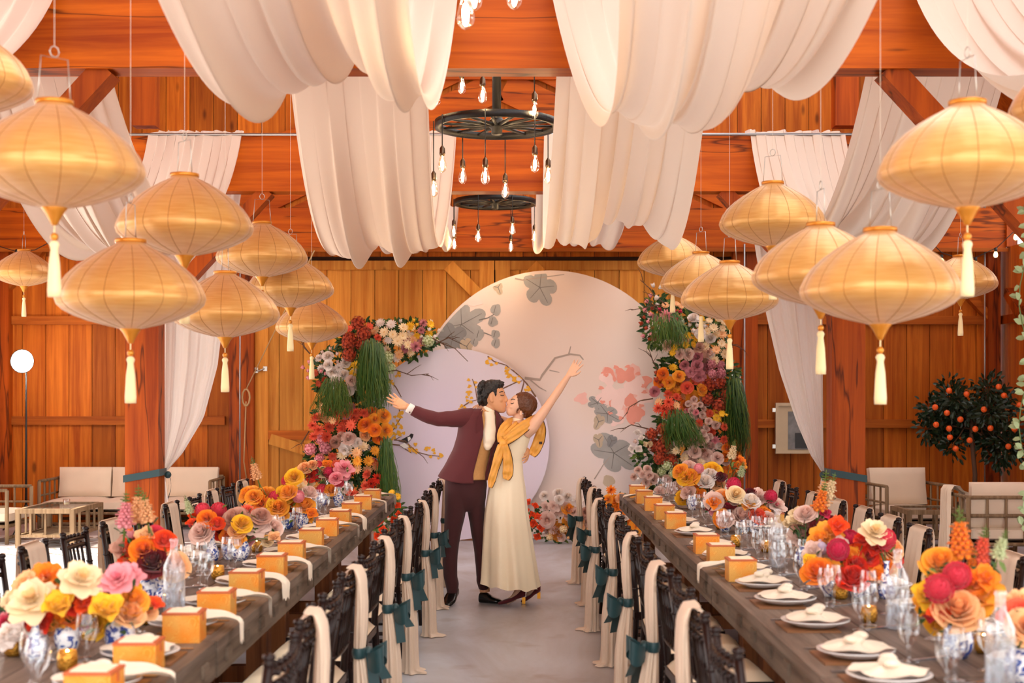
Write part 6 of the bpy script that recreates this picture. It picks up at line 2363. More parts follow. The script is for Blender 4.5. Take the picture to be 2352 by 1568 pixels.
def wicker_seat(name, label, cat, loc, rz, W, D=0.78, backs=1, arm=0.60, seat=0.24, backh=0.62, pad=0.74):
    """pole-rattan frame, front towards local -Y"""
    t = thing(name, label, cat, loc, rz)
    r = 0.019

    def pole(a, b, nm, rr=r):
        MB().tube([a, b], rr, 8).build(nm, W_GREY, t, True)
    hw, hd = W / 2, D / 2
    for sx in (-1, 1):
        for sy in (-1, 1):
            pole((sx * hw, sy * hd, 0), (sx * hw, sy * hd, arm if sy < 0 else backh), 'leg', 0.023)
        pole((sx * hw, -hd, arm), (sx * hw, hd, arm), 'arm_rail')
        pole((sx * hw, -hd, (arm + seat) / 2), (sx * hw, hd, (arm + seat) / 2), 'arm_bar', 0.013)
        for k in range(1, 4):
            y = -hd + D * k / 4
            pole((sx * hw, y, seat - 0.02), (sx * hw, y, arm), 'arm_slat', 0.013)
        pole((sx * hw, -hd, seat - 0.04), (sx * hw, hd, seat - 0.04), 'side_rail')
    for y, z, nm in ((-hd, seat - 0.04, 'front_rail'), (hd, seat - 0.04, 'back_rail'), (hd, backh, 'top_rail'), (hd, (backh + seat) / 2 + 0.03, 'back_bar'), (-hd, 0.07, 'foot_rail'), (hd, 0.07, 'foot_rail')):
        pole((-hw, y, z), (hw, y, z), nm)
    nb = max(3, round(W / 0.2))
    for k in range(1, nb):
        x = -hw + W * k / nb
        pole((x, hd, seat - 0.04), (x, hd, backh), 'back_slat', 0.014)
    MB().box((0, 0, seat - 0.05), (W - 0.03, D - 0.03, 0.02)).build('deck', W_GREY, t)
    k = backs
    cw = (W - 0.07) / k
    for i in range(k):
        x = -hw + 0.035 + cw * (i + 0.5)
        cushion(MB(), (x, -0.02, seat + 0.055), (cw - 0.01, D - 0.02, 0.15), 0.45).build('seat_cushion', M_CREAM, t, True)
        cushion(MB(), (x, hd - 0.11, (seat + 0.12 + pad) / 2), (cw - 0.015, pad - seat - 0.12, 0.17), 0.5, tilt=PI / 2 - 0.16).build('back_cushion', M_CREAM, t, True)
    return t


wicker_seat('wicker_sofa', 'long grey wicker sofa with cream cushions against the back wall', 'sofa', ((305 - VX) * 18.1 / F, 18.12, 0), 0, 2.13, 0.80, 3)
wicker_seat('wicker_armchair', 'grey wicker armchair with cream cushions beside the coffee table and flash stand', 'armchair', (-6.02, 16.2, 0.009), PI / 2, 0.80)
wicker_seat('wicker_armchair', 'grey wicker armchair facing the tables beside the citrus tree', 'armchair', (4.62, 16.75, 0), 0.12, 0.78, pad=0.80, arm=0.62)
wicker_seat('wicker_armchair', 'grey wicker armchair seen from its lattice back with a throw on its arm', 'armchair', (4.83, 14.35, 0), PI, 0.74, 0.80, pad=0.80, backh=0.66, arm=0.66)
wicker_seat('wicker_armchair', 'grey wicker armchair under the citrus tree in the corner', 'armchair', (5.75, 16.1, 0), -PI / 2, 0.78, pad=0.95)

# throw over the arm
t = MB()


def throw(u, v):
    w_ = 0.34 - 0.10 * math.sin(PI * v)
    y = 14.45 + (u - 0.5) * w_ + 0.03 * math.sin(v * 5)
    if v < 0.3:
        k = v / 0.3
        x, z = 4.58 - 0.0 * k, 0.46 + 0.245 * k
    elif v < 0.4:
        k = (v - 0.3) / 0.1
        a = PI * k
        x, z = 4.46 + 0.06 * math.cos(a) + 0.06, 0.705 + 0.05 * math.sin(a)
        x = 4.46 + 0.06 * math.cos(a)
        x += 0.0
    else:
        k = (v - 0.4) / 0.6
        x, z = 4.40 - 0.04 * k, 0.705 - 0.62 * k
    return (x + 0.018 * math.sin(u * 22 + v * 3), y, z)


t.grid(throw, 26, 30)
tag(t.build('throw_blanket', M_CREAM, None, True), 'beige throw hanging over the arm of a wicker armchair', 'blanket')


def coffee_table(label, x0, x1, y0, y1, h, extra=True):
    t = thing('coffee_table', label, 'table', ((x0 + x1) / 2, (y0 + y1) / 2, 0.009))
    W, D = x1 - x0, y1 - y0
    for sx in (-1, 1):
        for sy in (-1, 1):
            MB().box((sx * (W / 2 - 0.025), sy * (D / 2 - 0.025), h / 2), (0.05, 0.05, h)).build('leg', W_GREY, t)
        MB().box((sx * (W / 2 - 0.025), 0, h - 0.02), (0.05, D - 0.1, 0.05)).build('side_rail', W_GREY, t)
        MB().box((sx * (W / 2 - 0.025), 0, 0.13), (0.03, D - 0.1, 0.03)).build('lower_rail', W_GREY, t)
        MB().box((0, sx * (D / 2 - 0.025), h - 0.02), (W - 0.1, 0.05, 0.05)).build('end_rail', W_GREY, t)
        MB().box((0, sx * (D / 2 - 0.025), 0.13), (W - 0.1, 0.03, 0.03)).build('lower_rail', W_GREY, t)
        for k in (-1, 0, 1):
            MB().box((k * W / 4, sx * (D / 2 - 0.025), h / 2 + 0.05), (0.022, 0.022, h - 0.18)).build('slat', W_GREY, t)
        for k in (-1, 0, 1):
            MB().box((sx * (W / 2 - 0.025), k * D / 4, h / 2 + 0.05), (0.022, 0.022, h - 0.18)).build('slat', W_GREY, t)
    MB().box((0, 0, h - 0.012), (W - 0.1, D - 0.1, 0.01)).build('glass_top', glass('table_glass', (0.85, 0.87, 0.86, 1), 0.6, 0.05, 0.12, srgb(120, 110, 98)), t)
    MB().box((0, 0, 0.125), (W - 0.1, D - 0.1, 0.012)).build('shelf', W_GREY, t)
    return t


coffee_table('low wicker coffee table with glass top in front of the wicker sofa', -5.40, -4.76, 15.4, 16.5, 0.42)
coffee_table('low wicker side table in front of the armchair by the citrus tree', 4.22, 4.86, 15.25, 15.95, 0.42)
q = P(153, 1164, 15.95)
tg = thing('candle_glass', 'small clear glass tumbler standing on the coffee table', 'glass', (q.x, 15.95, 0.43))
MB().lathe([(0.0, 0.0), (0.038, 0.0), (0.040, 0.075), (0.036, 0.075), (0.034, 0.01), (0.0, 0.01)], (0, 0, 0), 14, cap=False).build('glass_body', M_GLASS, tg, True)
MB().lathe([(0.0, 0.011), (0.032, 0.011), (0.032, 0.035), (0.0, 0.035)], (0, 0, 0), 12).build('wax', mat('candle_wax', srgb(250, 220, 160), 0.5), tg, True)

# rug
rx0, rx1, ry0, ry1 = -6.4, -3.9, 14.7, 16.85
rg = thing('area_rug', 'white rug with brown angular lines under the coffee table', 'rug', (0, 0, 0))
MB().box(((rx0 + rx1) / 2, (ry0 + ry1) / 2, 0.004), (rx1 - rx0, ry1 - ry0, 0.006)).build('pile', mat('white_rug', srgb(226, 224, 222), 0.95, bump=(0.4, 200)), rg)
M_RL = mat('brown_rug_line', srgb(140, 96, 66), 0.95)
rr = random.Random(4)
for i in range(5):
    for j in range(5):
        x, y = rx0 + (i + 0.5) * 0.5, ry0 + (j + 0.5) * 0.43
        for a in ((0.25, 0.0, 0.0, 0.215), (0.0, 0.215, -0.25, 0.0), (-0.25, 0, 0, -0.215), (0, -0.215, 0.25, 0)):
            MB().bar((x + a[0] * 0.9, y + a[1] * 0.9, 0.0075), (x + a[2] * 0.9, y + a[3] * 0.9, 0.0075), 0.028, 0.002, up=(0, 0, 1)).build('line', M_RL, rg)

# ================================================================== CITRUS TREE
RT = random.Random(12)
c = P(2245, 965, 17.2)
tr = thing('citrus_tree', 'dark green citrus tree with ripe oranges in a planter', 'tree', (c.x, 17.35, 0))
MB().lathe([(0.0, 0.0), (0.17, 0.0), (0.21, 0.34), (0.225, 0.36), (0.19, 0.36), (0.18, 0.33), (0.0, 0.33)], (0, 0, 0), 20).build('planter', mat('brown_planter', srgb(70, 48, 34), 0.7), tr, True)
MB().tube([(0, 0, 0.30), (0.02, 0, 0.7), (-0.02, 0.02, 1.2), (0.0, 0, 1.55)], [0.035, 0.03, 0.028, 0.015], 8).build('trunk', M_TWIG, tr, True)
M_CIT = mat('citrus_leaf', srgb(26, 48, 24), 0.4, var=(0.35, 9))
lf = MB()
crown = []
for i in range(40):
    a, q = RT.uniform(0, 6.28), RT.random() ** 0.5
    ct = Vector((0.56 * q * math.cos(a), 0.40 * q * math.sin(a), c.z + RT.uniform(-0.56, 0.56) * (1 - 0.4 * q)))
    crown.append(ct)
    for k in range(70):
        d = Vector((RT.gauss(0, 1), RT.gauss(0, 1), RT.gauss(0, 1))).normalized()
        p = ct + d * RT.uniform(0.04, 0.20)
        leaf_add(lf, p, d + Vector((0, -0.2, -0.15)), (RT.uniform(-1, 1), -1, 0.5), RT.uniform(0.06, 0.10), 0.038)
lf.build('foliage', M_CIT, tr)['kind'] = 'stuff'
br = MB()
for ct in crown:
    br.tube([(0, 0, 1.25 + RT.random() * 0.3), Vector((0, 0, 1.4)).lerp(ct, 0.6), ct], [0.012, 0.008, 0.004], 5)
br.build('branches', M_TWIG, tr, True)['kind'] = 'stuff'
M_ORANGE = mat('orange_peel', srgb(240, 98, 30), 0.45, bump=(0.2, 300))
om = MB().ball((0, 0, 0), 0.036, 14, 10).mesh('orange', M_ORANGE, True)
for (x, y) in ((2180, 897), (2306, 908), (2342, 930), (2148, 935), (2175, 948), (2206, 963), (2275, 983), (2182, 1004), (2227, 1011), (2316, 1025), (2240, 985), (2294, 888), (2220, 905), (2260, 940), (2195, 1030), (2330, 985), (2150, 975), (2180, 984)):
    p = P(x, y, 16.88) - Vector((c.x, 17.35, 0))
    obj('orange', om, tr, p)
# ================================================================== THE COUPLE
YC = 11.30
KP = YC / F


def G(px, py, dy=0.0):
    return Vector(((px - VX) * KP, YC + dy, EYE - (py - VY) * KP))


def ringloft(mb, rings, n=20, sq=1.0):
    """rings: (centre, half vector a, half vector b); closed at both ends"""
    vs, fs = [], []
    for c, a, b in rings:
        for j in range(n):
            t = 2 * PI * j / n
            ct, st = math.cos(t), math.sin(t)
            ct = math.copysign(abs(ct) ** sq, ct)
            st = math.copysign(abs(st) ** sq, st)
            vs.append(c + a * ct + b * st)
    k = len(rings)
    for i in range(k - 1):
        for j in range(n):
            fs.append((i * n + j, i * n + (j + 1) % n, (i + 1) * n + (j + 1) % n, (i + 1) * n + j))
    fs.append(tuple(range(n - 1, -1, -1)))
    fs.append(tuple((k - 1) * n + j for j in range(n)))
    mb.add(vs, fs)
    return mb


def slices(mb, lst, dy=0.0, n=24, sq=1.0):
    """lst: (py, left px, right px, half depth m[, dy])"""
    rings = []
    for s in lst:
        c = G((s[1] + s[2]) / 2, s[0], dy + (s[4] if len(s) > 4 else 0))
        rings.append((c, Vector((abs(s[2] - s[1]) / 2 * KP, 0, 0)), Vector((0, s[3], 0))))
    return ringloft(mb, rings, n, sq)


def limb(mb, pts, n=14):
    """pts: (px, py, dy, radius m)"""
    mb.tube([G(*p[:3]) for p in pts], [p[3] for p in pts], n)
    return mb


TMP = bpy.data.scenes.new('fuse_bench')


def fuse(mb, name, m, parent, voxel=0.006, smooth=4, noise_amp=0.0, noise_scale=30):
    """overlapping closed shapes become one continuous skin"""
    me = mb.mesh('tmp', m)
    o = bpy.data.objects.new('tmp', me)
    TMP.collection.objects.link(o)
    r = o.modifiers.new('r', 'REMESH')
    r.mode = 'VOXEL'
    r.voxel_size = voxel
    s = o.modifiers.new('s', 'SMOOTH')
    s.factor = 0.5
    s.iterations = smooth
    TMP.view_layers[0].update()
    dg = TMP.view_layers[0].depsgraph
    dg.update()
    me2 = bpy.data.meshes.new_from_object(o.evaluated_get(dg))
    bpy.data.objects.remove(o)
    if noise_amp:
        for v in me2.vertices:
            d = mnoise.noise(v.co * noise_scale)
            v.co += v.normal * (d * noise_amp)
    me2.name = name
    me2.polygons.foreach_set('use_smooth', [True] * len(me2.polygons))
    if not me2.materials:
        me2.materials.append(m)
    return obj(name, me2, parent)


def hand(mb, wrist, dirv, normal, thumb_side, size=1.0, spread=0.12, curl=0.25, curls=None):
    """wrist point, pointing direction, palm normal; thumb_side +1/-1 along cross(normal, dir)"""
    d = Vector(dirv).normalized()
    nrm = Vector(normal)
    nrm = (nrm - d * nrm.dot(d)).normalized()
    x = nrm.cross(d).normalized()
    w = Vector(wrist)
    S = size
    ringloft(mb, [(w - d * 0.01 * S, x * 0.026 * S, nrm * 0.019 * S), (w + d * 0.02 * S, x * 0.030 * S, nrm * 0.016 * S), (w + d * 0.055 * S, x * 0.038 * S, nrm * 0.015 * S), (w + d * 0.088 * S, x * 0.040 * S, nrm * 0.012 * S)], 16)
    L = [0.072, 0.082, 0.076, 0.060]
    for k in range(4):
        off = (k - 1.5) * 0.0205 * S * -thumb_side
        base = w + d * (0.082 - 0.004 * abs(k - 1.2)) * S + x * off
        ang = (k - 1.5) * spread * -thumb_side
        cv = (curls[k] if curls else curl)
        p = [base]
        a = 0.0
        for q, f in enumerate((0.45, 0.32, 0.23)):
            a += cv * (0.7 if q == 0 else 1.0)
            dd = (d * math.cos(a) + nrm * math.sin(a)) + x * ang
            p.append(p[-1] + dd.normalized() * L[k] * f * S)
        mb.tube([base - d * 0.02 * S] + p, [0.0092 * S, 0.0092 * S, 0.0086 * S, 0.0078 * S, 0.0058 * S], 10)
        mb.ball(p[-1], 0.0058 * S, 8, 6)
    b = w + d * 0.022 * S + x * thumb_side * 0.026 * S
    t1 = b + (d * 0.6 + x * thumb_side * 0.8 + nrm * 0.25).normalized() * 0.036 * S
    t2 = t1 + (d * 0.85 + x * thumb_side * 0.45 + nrm * 0.25).normalized() * 0.028 * S
    t3 = t2 + (d * 0.95 + x * thumb_side * 0.2 + nrm * 0.2).normalized() * 0.022 * S
    mb.tube([b - d * 0.01, t1, t2, t3], [0.014 * S, 0.0115 * S, 0.0095 * S, 0.0066 * S], 10)
    mb.ball(t3, 0.0066 * S, 8, 6)


def skin(name, c):
    m = mat(name, srgb(*c), 0.5, var=(0.06, 14))
    b = m.node_tree.nodes['Principled BSDF']
    b.inputs['Subsurface Weight'].default_value = 0.12
    b.inputs['Subsurface Radius'].default_value = (0.02, 0.008, 0.004)
    return m


SK1 = skin('warm_skin', (226, 166, 122))
SK2 = skin('fair_skin', (240, 190, 158))
M_HAIR1 = mat('black_hair', srgb(24, 19, 17), 0.38, bump=(0.6, 120))
M_HAIR2 = mat('brown_hair', srgb(98, 54, 26), 0.32, bump=(0.5, 120), var=(0.25, 20))
M_SUIT = mat('burgundy_wool', srgb(92, 32, 36), 0.85, sheen=0.1, bump=(0.15, 700))
M_TROU = mat('dark_burgundy_wool', srgb(66, 26, 28), 0.9, sheen=0.1, bump=(0.15, 700))
M_IVORY = mat('ivory_silk', srgb(250, 232, 206), 0.5, sheen=0.2, bump=(0.1, 60))
M_VEST = mat('tan_tweed', srgb(206, 152, 92), 0.9, bump=(0.4, 400), var=(0.12, 60))
M_SHIRT = mat('white_shirt', srgb(248, 240, 232), 0.7)
M_SHOE = mat('black_leather', srgb(18, 16, 15), 0.22)
M_GOWN = mat('cream_satin', srgb(252, 234, 200), 0.5, sheen=0.25, bump=(0.05, 300))
M_SCARF = mat('gold_silk_scarf', srgb(238, 168, 66), 0.45, var=(0.18, 18), sheen=0.2)
M_TRIM = mat('dark_trim', srgb(66, 36, 24), 0.7)
M_HEEL = mat('burgundy_suede', srgb(96, 16, 26), 0.8, sheen=0.2)
M_LIP = mat('lip_rose', srgb(196, 98, 84), 0.5)
M_LASH = mat('dark_lash', srgb(26, 18, 14), 0.7)

# ---------------------------------------------------------------- groom
gm = thing('person', 'person in a burgundy suit with one arm flung out, kissing', 'person', (0, 0, 0))
b = MB()
slices(b, [(1146, 1044, 1098, 0.055), (1125, 1036, 1106, 0.085), (1090, 1036, 1106, 0.095), (1050, 1046, 1114, 0.09), (1010, 1062, 1130, 0.10), (980, 1068, 1136, 0.10), (960, 1072, 1134, 0.085), (946, 1084, 1138, 0.07), (938, 1104, 1134, 0.05)])
limb(b, [(1117, 958, 0, 0.056), (1122, 942, 0, 0.054), (1127, 926, 0, 0.052)])
# head, built from its profile
slices(b, [(948, 1148, 1157, 0.018), (946, 1140, 1160, 0.034), (942, 1132, 1161.5, 0.046), (936, 1124, 1161.5, 0.056), (930, 1116, 1161, 0.064), (922, 1109, 1160.5, 0.070), (914, 1104, 1160, 0.074), (907, 1101, 1160, 0.076), (903, 1101, 1160.5, 0.077), (898, 1101, 1159, 0.077), (890, 1104, 1154.5, 0.073), (882, 1110, 1148, 0.062), (876, 1120, 1140, 0.042), (873, 1126, 1135, 0.02)], 0, 28)
limb(b, [(1158, 905, 0, 0.010), (1161, 912, 0, 0.0125), (1164, 919, 0, 0.0135), (1163, 922, 0, 0.011)], 10)        # nose
for s in (-1, 1):
    b.ball(G(1161.5, 921, s * 0.013), 0.0095, 8, 6)
b.ball(G(1161.5, 928, 0), 0.010, 10, 6, s=(0.8, 2.1, 0.6))
b.ball(G(1161, 932.5, 0), 0.010, 10, 6, s=(0.8, 1.9, 0.7))
b.ball(G(1158.5, 942, 0), 0.016, 10, 6, s=(0.9, 1.2, 0.8))
for s in (-1, 1):                                                        # ears and brow ridge
    b.ball(G(1128.5, 914, s * 0.078), 0.027, 12, 8, s=(0.62, 0.34, 1.05))
    b.ball(G(1130.5, 921, s * 0.077), 0.011, 8, 6)
    b.tube([G(1148, 902.5, s * 0.056), G(1155, 901, s * 0.040), G(1158.5, 903, s * 0.014)], 0.010, 8)
    b.ball(G(1150, 918, s * 0.045), 0.020, 10, 8)
# arms
limb(b, [(1090, 962, -0.02, 0.07), (1072, 956, -0.04, 0.062), (1040, 962, -0.06, 0.050), (1006, 962, -0.08, 0.043), (975, 953, -0.09, 0.040), (950, 942, -0.10, 0.030), (936, 933, -0.10, 0.026)])
limb(b, [(1128, 962, 0.06, 0.065), (1145, 985, 0.14, 0.055), (1162, 1030, 0.20, 0.043), (1186, 1042, 0.19, 0.035), (1207, 1040, 0.13, 0.026), (1213, 1038, 0.09, 0.024)])
hand(b, G(937, 933.5, -0.10), (-0.88, -0.05, 0.46), (0.30, -0.72, 0.60), 1, 1.08, 0.20, 0.10)
hand(b, G(1213.5, 1038, 0.085), (-0.16, -0.90, -0.38), (-0.92, 0.25, 0.0), 1, 1.0, 0.10, 0.30)
# legs
limb(b, [(1052, 1130, 0, 0.075), (1046, 1185, 0, 0.065), (1037, 1250, 0, 0.050), (1034, 1300, 0, 0.046), (1038, 1345, 0.01, 0.040), (1038, 1368, 0.01, 0.042)])
limb(b, [(1084, 1130, 0.04, 0.075), (1094, 1190, 0.06, 0.056), (1101, 1250, 0.07, 0.044), (1106, 1300, 0.07, 0.040), (1112, 1340, 0.07, 0.040), (1113, 1362, 0.07, 0.042)])
fuse(b, 'body', SK1, gm, 0.0055, 3)
# hair
h = MB()
slices(h, [(933, 1108, 1120, 0.040), (926, 1102, 1125, 0.064), (917, 1098, 1124, 0.079), (909, 1096.5, 1130, 0.085), (901, 1096.5, 1141, 0.087), (894, 1097.5, 1151, 0.087), (887, 1100, 1157, 0.083), (881, 1105, 1157.5, 0.075), (876, 1113, 1152, 0.060), (872, 1124, 1143, 0.035)], 0, 28)
rh = random.Random(2)
for k in range(26):
    x0 = rh.uniform(1108, 1150)
    dy = rh.uniform(-0.075, 0.07)
    y0 = 878 + abs(dy) * 90
    h.tube([G(x0 - 10, y0 + 6, dy), G(x0, y0 - 4, dy), G(x0 + 9, y0 - 1 + rh.uniform(-2, 5), dy)], [0.012, 0.014, 0.005], 7)
for k in range(22):
    z = rh.uniform(886, 925)
    dy = rh.uniform(-0.085, 0.06)
    h.tube([G(1108, z - 8, dy), G(1099, z, dy * 0.9), G(1100 + rh.uniform(0, 5), z + 9, dy * 0.85)], [0.012, 0.013, 0.005], 7)
for s in (-1, 1):
    h.tube([G(1138, 894, s * 0.078), G(1138.5, 904, s * 0.077), G(1138.5, 911, s * 0.075)], [0.016, 0.011, 0.005], 8)
fuse(h, 'hair', M_HAIR1, gm, 0.005, 2, 0.005, 60)
fc = MB()
for s in (-1, 1):
    fc.tube([G(1147, 901, s * 0.065), G(1153, 899, s * 0.053), G(1159, 901.5, s * 0.028)], [0.003, 0.0048, 0.003], 6)
fc.build('eyebrows', M_LASH, gm, True)['kind'] = 'stuff'
fc = MB()
for s in (-1, 1):
    fc.tube([G(1150, 907.5, s * 0.064), G(1154, 908.5, s * 0.054), G(1157.5, 908, s * 0.040)], 0.0028, 6)
fc.build('eyelashes', M_LASH, gm, True)['kind'] = 'stuff'
# trousers
t_ = MB()
slices(t_, [(1078, 1022, 1118, 0.128), (1096, 1022, 1118, 0.130), (1115, 1021, 1119, 0.13), (1140, 1022, 1115, 0.115), (1160, 1027, 1108, 0.085), (1174, 1040, 1096, 0.05)], 0.02, 28)
slices(t_, [(1100, 1022, 1080, 0.115), (1130, 1021, 1076, 0.112), (1155, 1021, 1072, 0.106), (1186, 1021, 1068, 0.098), (1215, 1020, 1061, 0.088), (1251, 1018, 1054, 0.076), (1290, 1017, 1050, 0.070), (1325, 1019, 1051, 0.066), (1340, 1022, 1054, 0.066), (1362, 1027, 1052, 0.058)], 0.0, 22)
slices(t_, [(1100, 1060, 1118, 0.110, -0.05), (1130, 1064, 1117, 0.108, -0.04), (1155, 1070, 1114, 0.10, -0.01), (1190, 1076, 1112, 0.095), (1230, 1082, 1115, 0.085), (1264, 1088, 1118, 0.074), (1300, 1092, 1119, 0.068), (1325, 1094, 1120, 0.064), (1338, 1093, 1122, 0.064), (1356, 1099, 1123, 0.056)], 0.07, 22)
fuse(t_, 'trousers', M_TROU, gm, 0.008, 6, 0.004, 11)
# waistcoat, shirt, cravat
v_ = MB()
slices(v_, [(1101, 1024, 1120, 0.137), (1080, 1022, 1121, 0.124), (1050, 1034, 1126, 0.120), (1015, 1052, 1138, 0.124), (985, 1060, 1146, 0.122), (965, 1064, 1146, 0.11), (950, 1080, 1142, 0.085), (942, 1096, 1138, 0.065)], 0, 28)
fuse(v_, 'waistcoat', M_VEST, gm, 0.009, 2)
v_ = MB()
slices(v_, [(1033, 1116, 1124, 0.02, -0.095), (1024, 1110, 1132, 0.035, -0.095), (1008, 1107, 1138, 0.045, -0.092), (990, 1108, 1139, 0.05, -0.085), (970, 1109, 1138, 0.05, -0.07), (955, 1109, 1137, 0.055, -0.045), (944, 1110, 1135, 0.055, -0.03)], -0.005, 20)
fuse(v_, 'cravat', M_IVORY, gm, 0.006, 3, 0.006, 24)
sc = MB()
sc.grid(lambda u, v: G(1122.5 + 14.5 * math.cos(u * 2 * PI) + 2.5 * v, 948 - 11 * v + 7.5 * math.cos(u * 2 * PI), 0.066 * math.sin(u * 2 * PI)), 28, 4)
sc.build('shirt_collar', M_IVORY, gm, True)
# jacket: open shell plus sleeves
JR = [(938, 1088, 1134, 0.075, -100, -20), (944, 1068, 1144, 0.10, -92, -30), (956, 1057, 1151, 0.125, -84, -38), (978, 1053, 1153, 0.14, -80, -40), (1000, 1050, 1150, 0.142, -78, -40), (1030, 1041, 1140, 0.142, -76, -38), (1060, 1025, 1133, 0.145, -73, -35), (1085, 1011, 1126, 0.15, -70, -32), (1098, 1006, 1124, 0.152, -66, -28)]
jk = MB()


def jfn(u, v):
    n = len(JR) - 1
    k = v * n
    i = min(int(k), n - 1)
    f = k - i
    py, l, r, hd, t1, t2 = [JR[i][q] + (JR[i + 1][q] - JR[i][q]) * f for q in range(6)]
    th = math.radians(t2 + (360 + t1 - t2) * u)
    ce, si = math.cos(th), math.sin(th)
    rip = 1 + 0.012 * math.sin(th * 7 + v * 9) * v
    extra = 0
    if v > 0.8:
        extra = (v - 0.8) / 0.2 * (10 * max(0, -si) - 7 * max(0, -ce))
    g = G((l + r) / 2 + (r - l) / 2 * ce * rip, py + extra, hd * si * rip)
    return g


jk.grid(jfn, 60, 36)
jo = jk.build('jacket', M_SUIT, gm, True)
md = jo.modifiers.new('thick', 'SOLIDIFY')
md.thickness = 0.008
md.offset = 1
sl = MB()
limb(sl, [(1100, 964, -0.02, 0.072), (1080, 959, -0.03, 0.080), (1062, 959, -0.05, 0.074), (1040, 962, -0.06, 0.064), (1008, 962, -0.08, 0.056), (990, 958, -0.085, 0.056), (972, 952, -0.09, 0.052), (949, 941.5, -0.10, 0.043)], 18)
fuse(sl, 'sleeve', M_SUIT, jo, 0.007, 2, 0.006, 16)
sl = MB()
limb(sl, [(1125, 962, 0.05, 0.075), (1144, 980, 0.13, 0.070), (1161, 1028, 0.20, 0.056), (1180, 1044, 0.19, 0.048), (1196, 1046, 0.15, 0.040)], 18)
fuse(sl, 'sleeve', M_SUIT, jo, 0.007, 2)
lp = MB()
lp.grid(lambda u, v: G(1110 - 11 * v + (-10 * math.sin(PI * v ** 0.7)) * u, 940 + 92 * v, -0.118 - 0.034 * math.sin(PI * min(1, v + 0.25)) - 0.006 * u), 4, 16)
lp.build('lapel', M_SUIT, jo, True)
cf = MB()
limb(cf, [(951, 942, -0.10, 0.040), (943, 937.5, -0.10, 0.040), (939, 935, -0.10, 0.039)], 18)
cf.build('shirt_cuff', M_SHIRT, gm, True)
MB().ball(G(944, 946, -0.139), 0.006, 8, 6).build('cuff_link', M_HEEL, gm, True)


def shoe(parent, heel, toe, w, h, m, name='shoe'):
    """heel and toe: floor points"""
    heel, toe = Vector(heel), Vector(toe)
    d = (toe - heel)
    L = d.length
    d.normalize()
    x = Vector((0, 0, 1)).cross(d).normalized()
    mb = MB()
    up = Vector((0, 0, 1))
    prof = [(0.0, 0.55, 0.75), (0.06, 0.75, 1.0), (0.22, 0.80, 1.0), (0.38, 0.85, 0.92), (0.55, 0.98, 0.66), (0.72, 1.0, 0.52), (0.86, 0.85, 0.44), (0.96, 0.55, 0.34), (1.0, 0.2, 0.22)]
    ringloft(mb, [(heel + d * L * f + up * (h * k / 2 + 0.004), x * w * a / 2, up * h * k / 2) for f, a, k in prof], 18, 0.8)
    o = fuse(mb, name, m, parent, 0.005, 2)
    return o


sh = shoe(gm, G(1044, 1373, 0.09) * 1.0, G(1028, 1388, -0.20), 0.105, 0.085, M_SHOE)
sh2 = shoe(gm, (G(1101, 0, 0).x, YC + 0.075, 0.0), (G(1152, 0, 0).x, YC + 0.0, 0.0), 0.10, 0.085, M_SHOE)


def ground(o):
    z = min((o.matrix_world @ v.co).z for v in o.data.vertices)
    o.location.z -= z - 0.001


for o in (sh, sh2):
    ground(o)

# ---------------------------------------------------------------- bride
bd = thing('person', 'person in a long cream gown and gold scarf raising one arm, kissing', 'person', (0, 0, 0))
b = MB()
slices(b, [(1140, 1128, 1196, 0.10), (1110, 1130, 1196, 0.11), (1080, 1140, 1192, 0.095), (1060, 1148, 1192, 0.085), (1030, 1154, 1202, 0.09), (1005, 1158, 1214, 0.10), (985, 1164, 1220, 0.10), (972, 1172, 1216, 0.075), (964, 1180, 1206, 0.045)])
limb(b, [(1190, 976, 0, 0.042), (1190, 962, 0, 0.040), (1194, 948, 0, 0.044)])
slices(b, [(954.5, 1168, 1178, 0.016), (952, 1165, 1186, 0.032), (948, 1163.5, 1196, 0.044), (941, 1163, 1207, 0.055), (934, 1165, 1215, 0.062), (927, 1168, 1222, 0.068), (921, 1170.5, 1226, 0.071), (915, 1173.5, 1227, 0.072), (909, 1179, 1224, 0.066), (904, 1188, 1216, 0.048), (901.5, 1196, 1208, 0.02)], -0.012, 28)
limb(b, [(1172, 916, -0.012, 0.008), (1168.5, 921, -0.012, 0.0105), (1165.5, 926, -0.012, 0.0115), (1167, 928.5, -0.012, 0.009)], 10)
for s in (-1, 1):
    b.ball(G(1168, 928, -0.012 + s * 0.011), 0.0082, 8, 6)
    b.ball(G(1176, 934, -0.012 + s * 0.040), 0.020, 10, 8)
    b.ball(G(1196.5, 948, -0.012 + s * 0.060), 0.023, 12, 8, s=(0.6, 0.34, 1.05))
b.ball(G(1164, 933.5, -0.012), 0.009, 10, 6, s=(0.8, 1.9, 0.6))
b.ball(G(1163.8, 938, -0.012), 0.009, 10, 6, s=(0.8, 1.8, 0.7))
b.ball(G(1166, 947, -0.012), 0.013, 10, 6)
limb(b, [(1206, 992, -0.05, 0.060), (1222, 980, -0.075, 0.052), (1236, 962, -0.085, 0.044), (1252, 940, -0.09, 0.037), (1268, 917, -0.095, 0.032), (1284, 894, -0.10, 0.031), (1298, 873, -0.10, 0.025), (1306, 861, -0.10, 0.0205)])
limb(b, [(1178, 985, 0.05, 0.050), (1166, 972, 0.12, 0.042), (1142, 962, 0.19, 0.034), (1122, 944, 0.17, 0.028), (1111, 931, 0.10, 0.022)])
hand(b, G(1306, 861, -0.10), (0.62, -0.10, 0.78), (-0.35, -0.90, 0.2), -1, 0.92, 0.13, 0.10, [0.02, 0.10, 0.22, 0.10])
hand(b, G(1110.5, 930.5, 0.085), (-0.32, -0.92, -0.12), (-0.1, 0.1, -0.95), 1, 0.92, 0.12, 0.26)
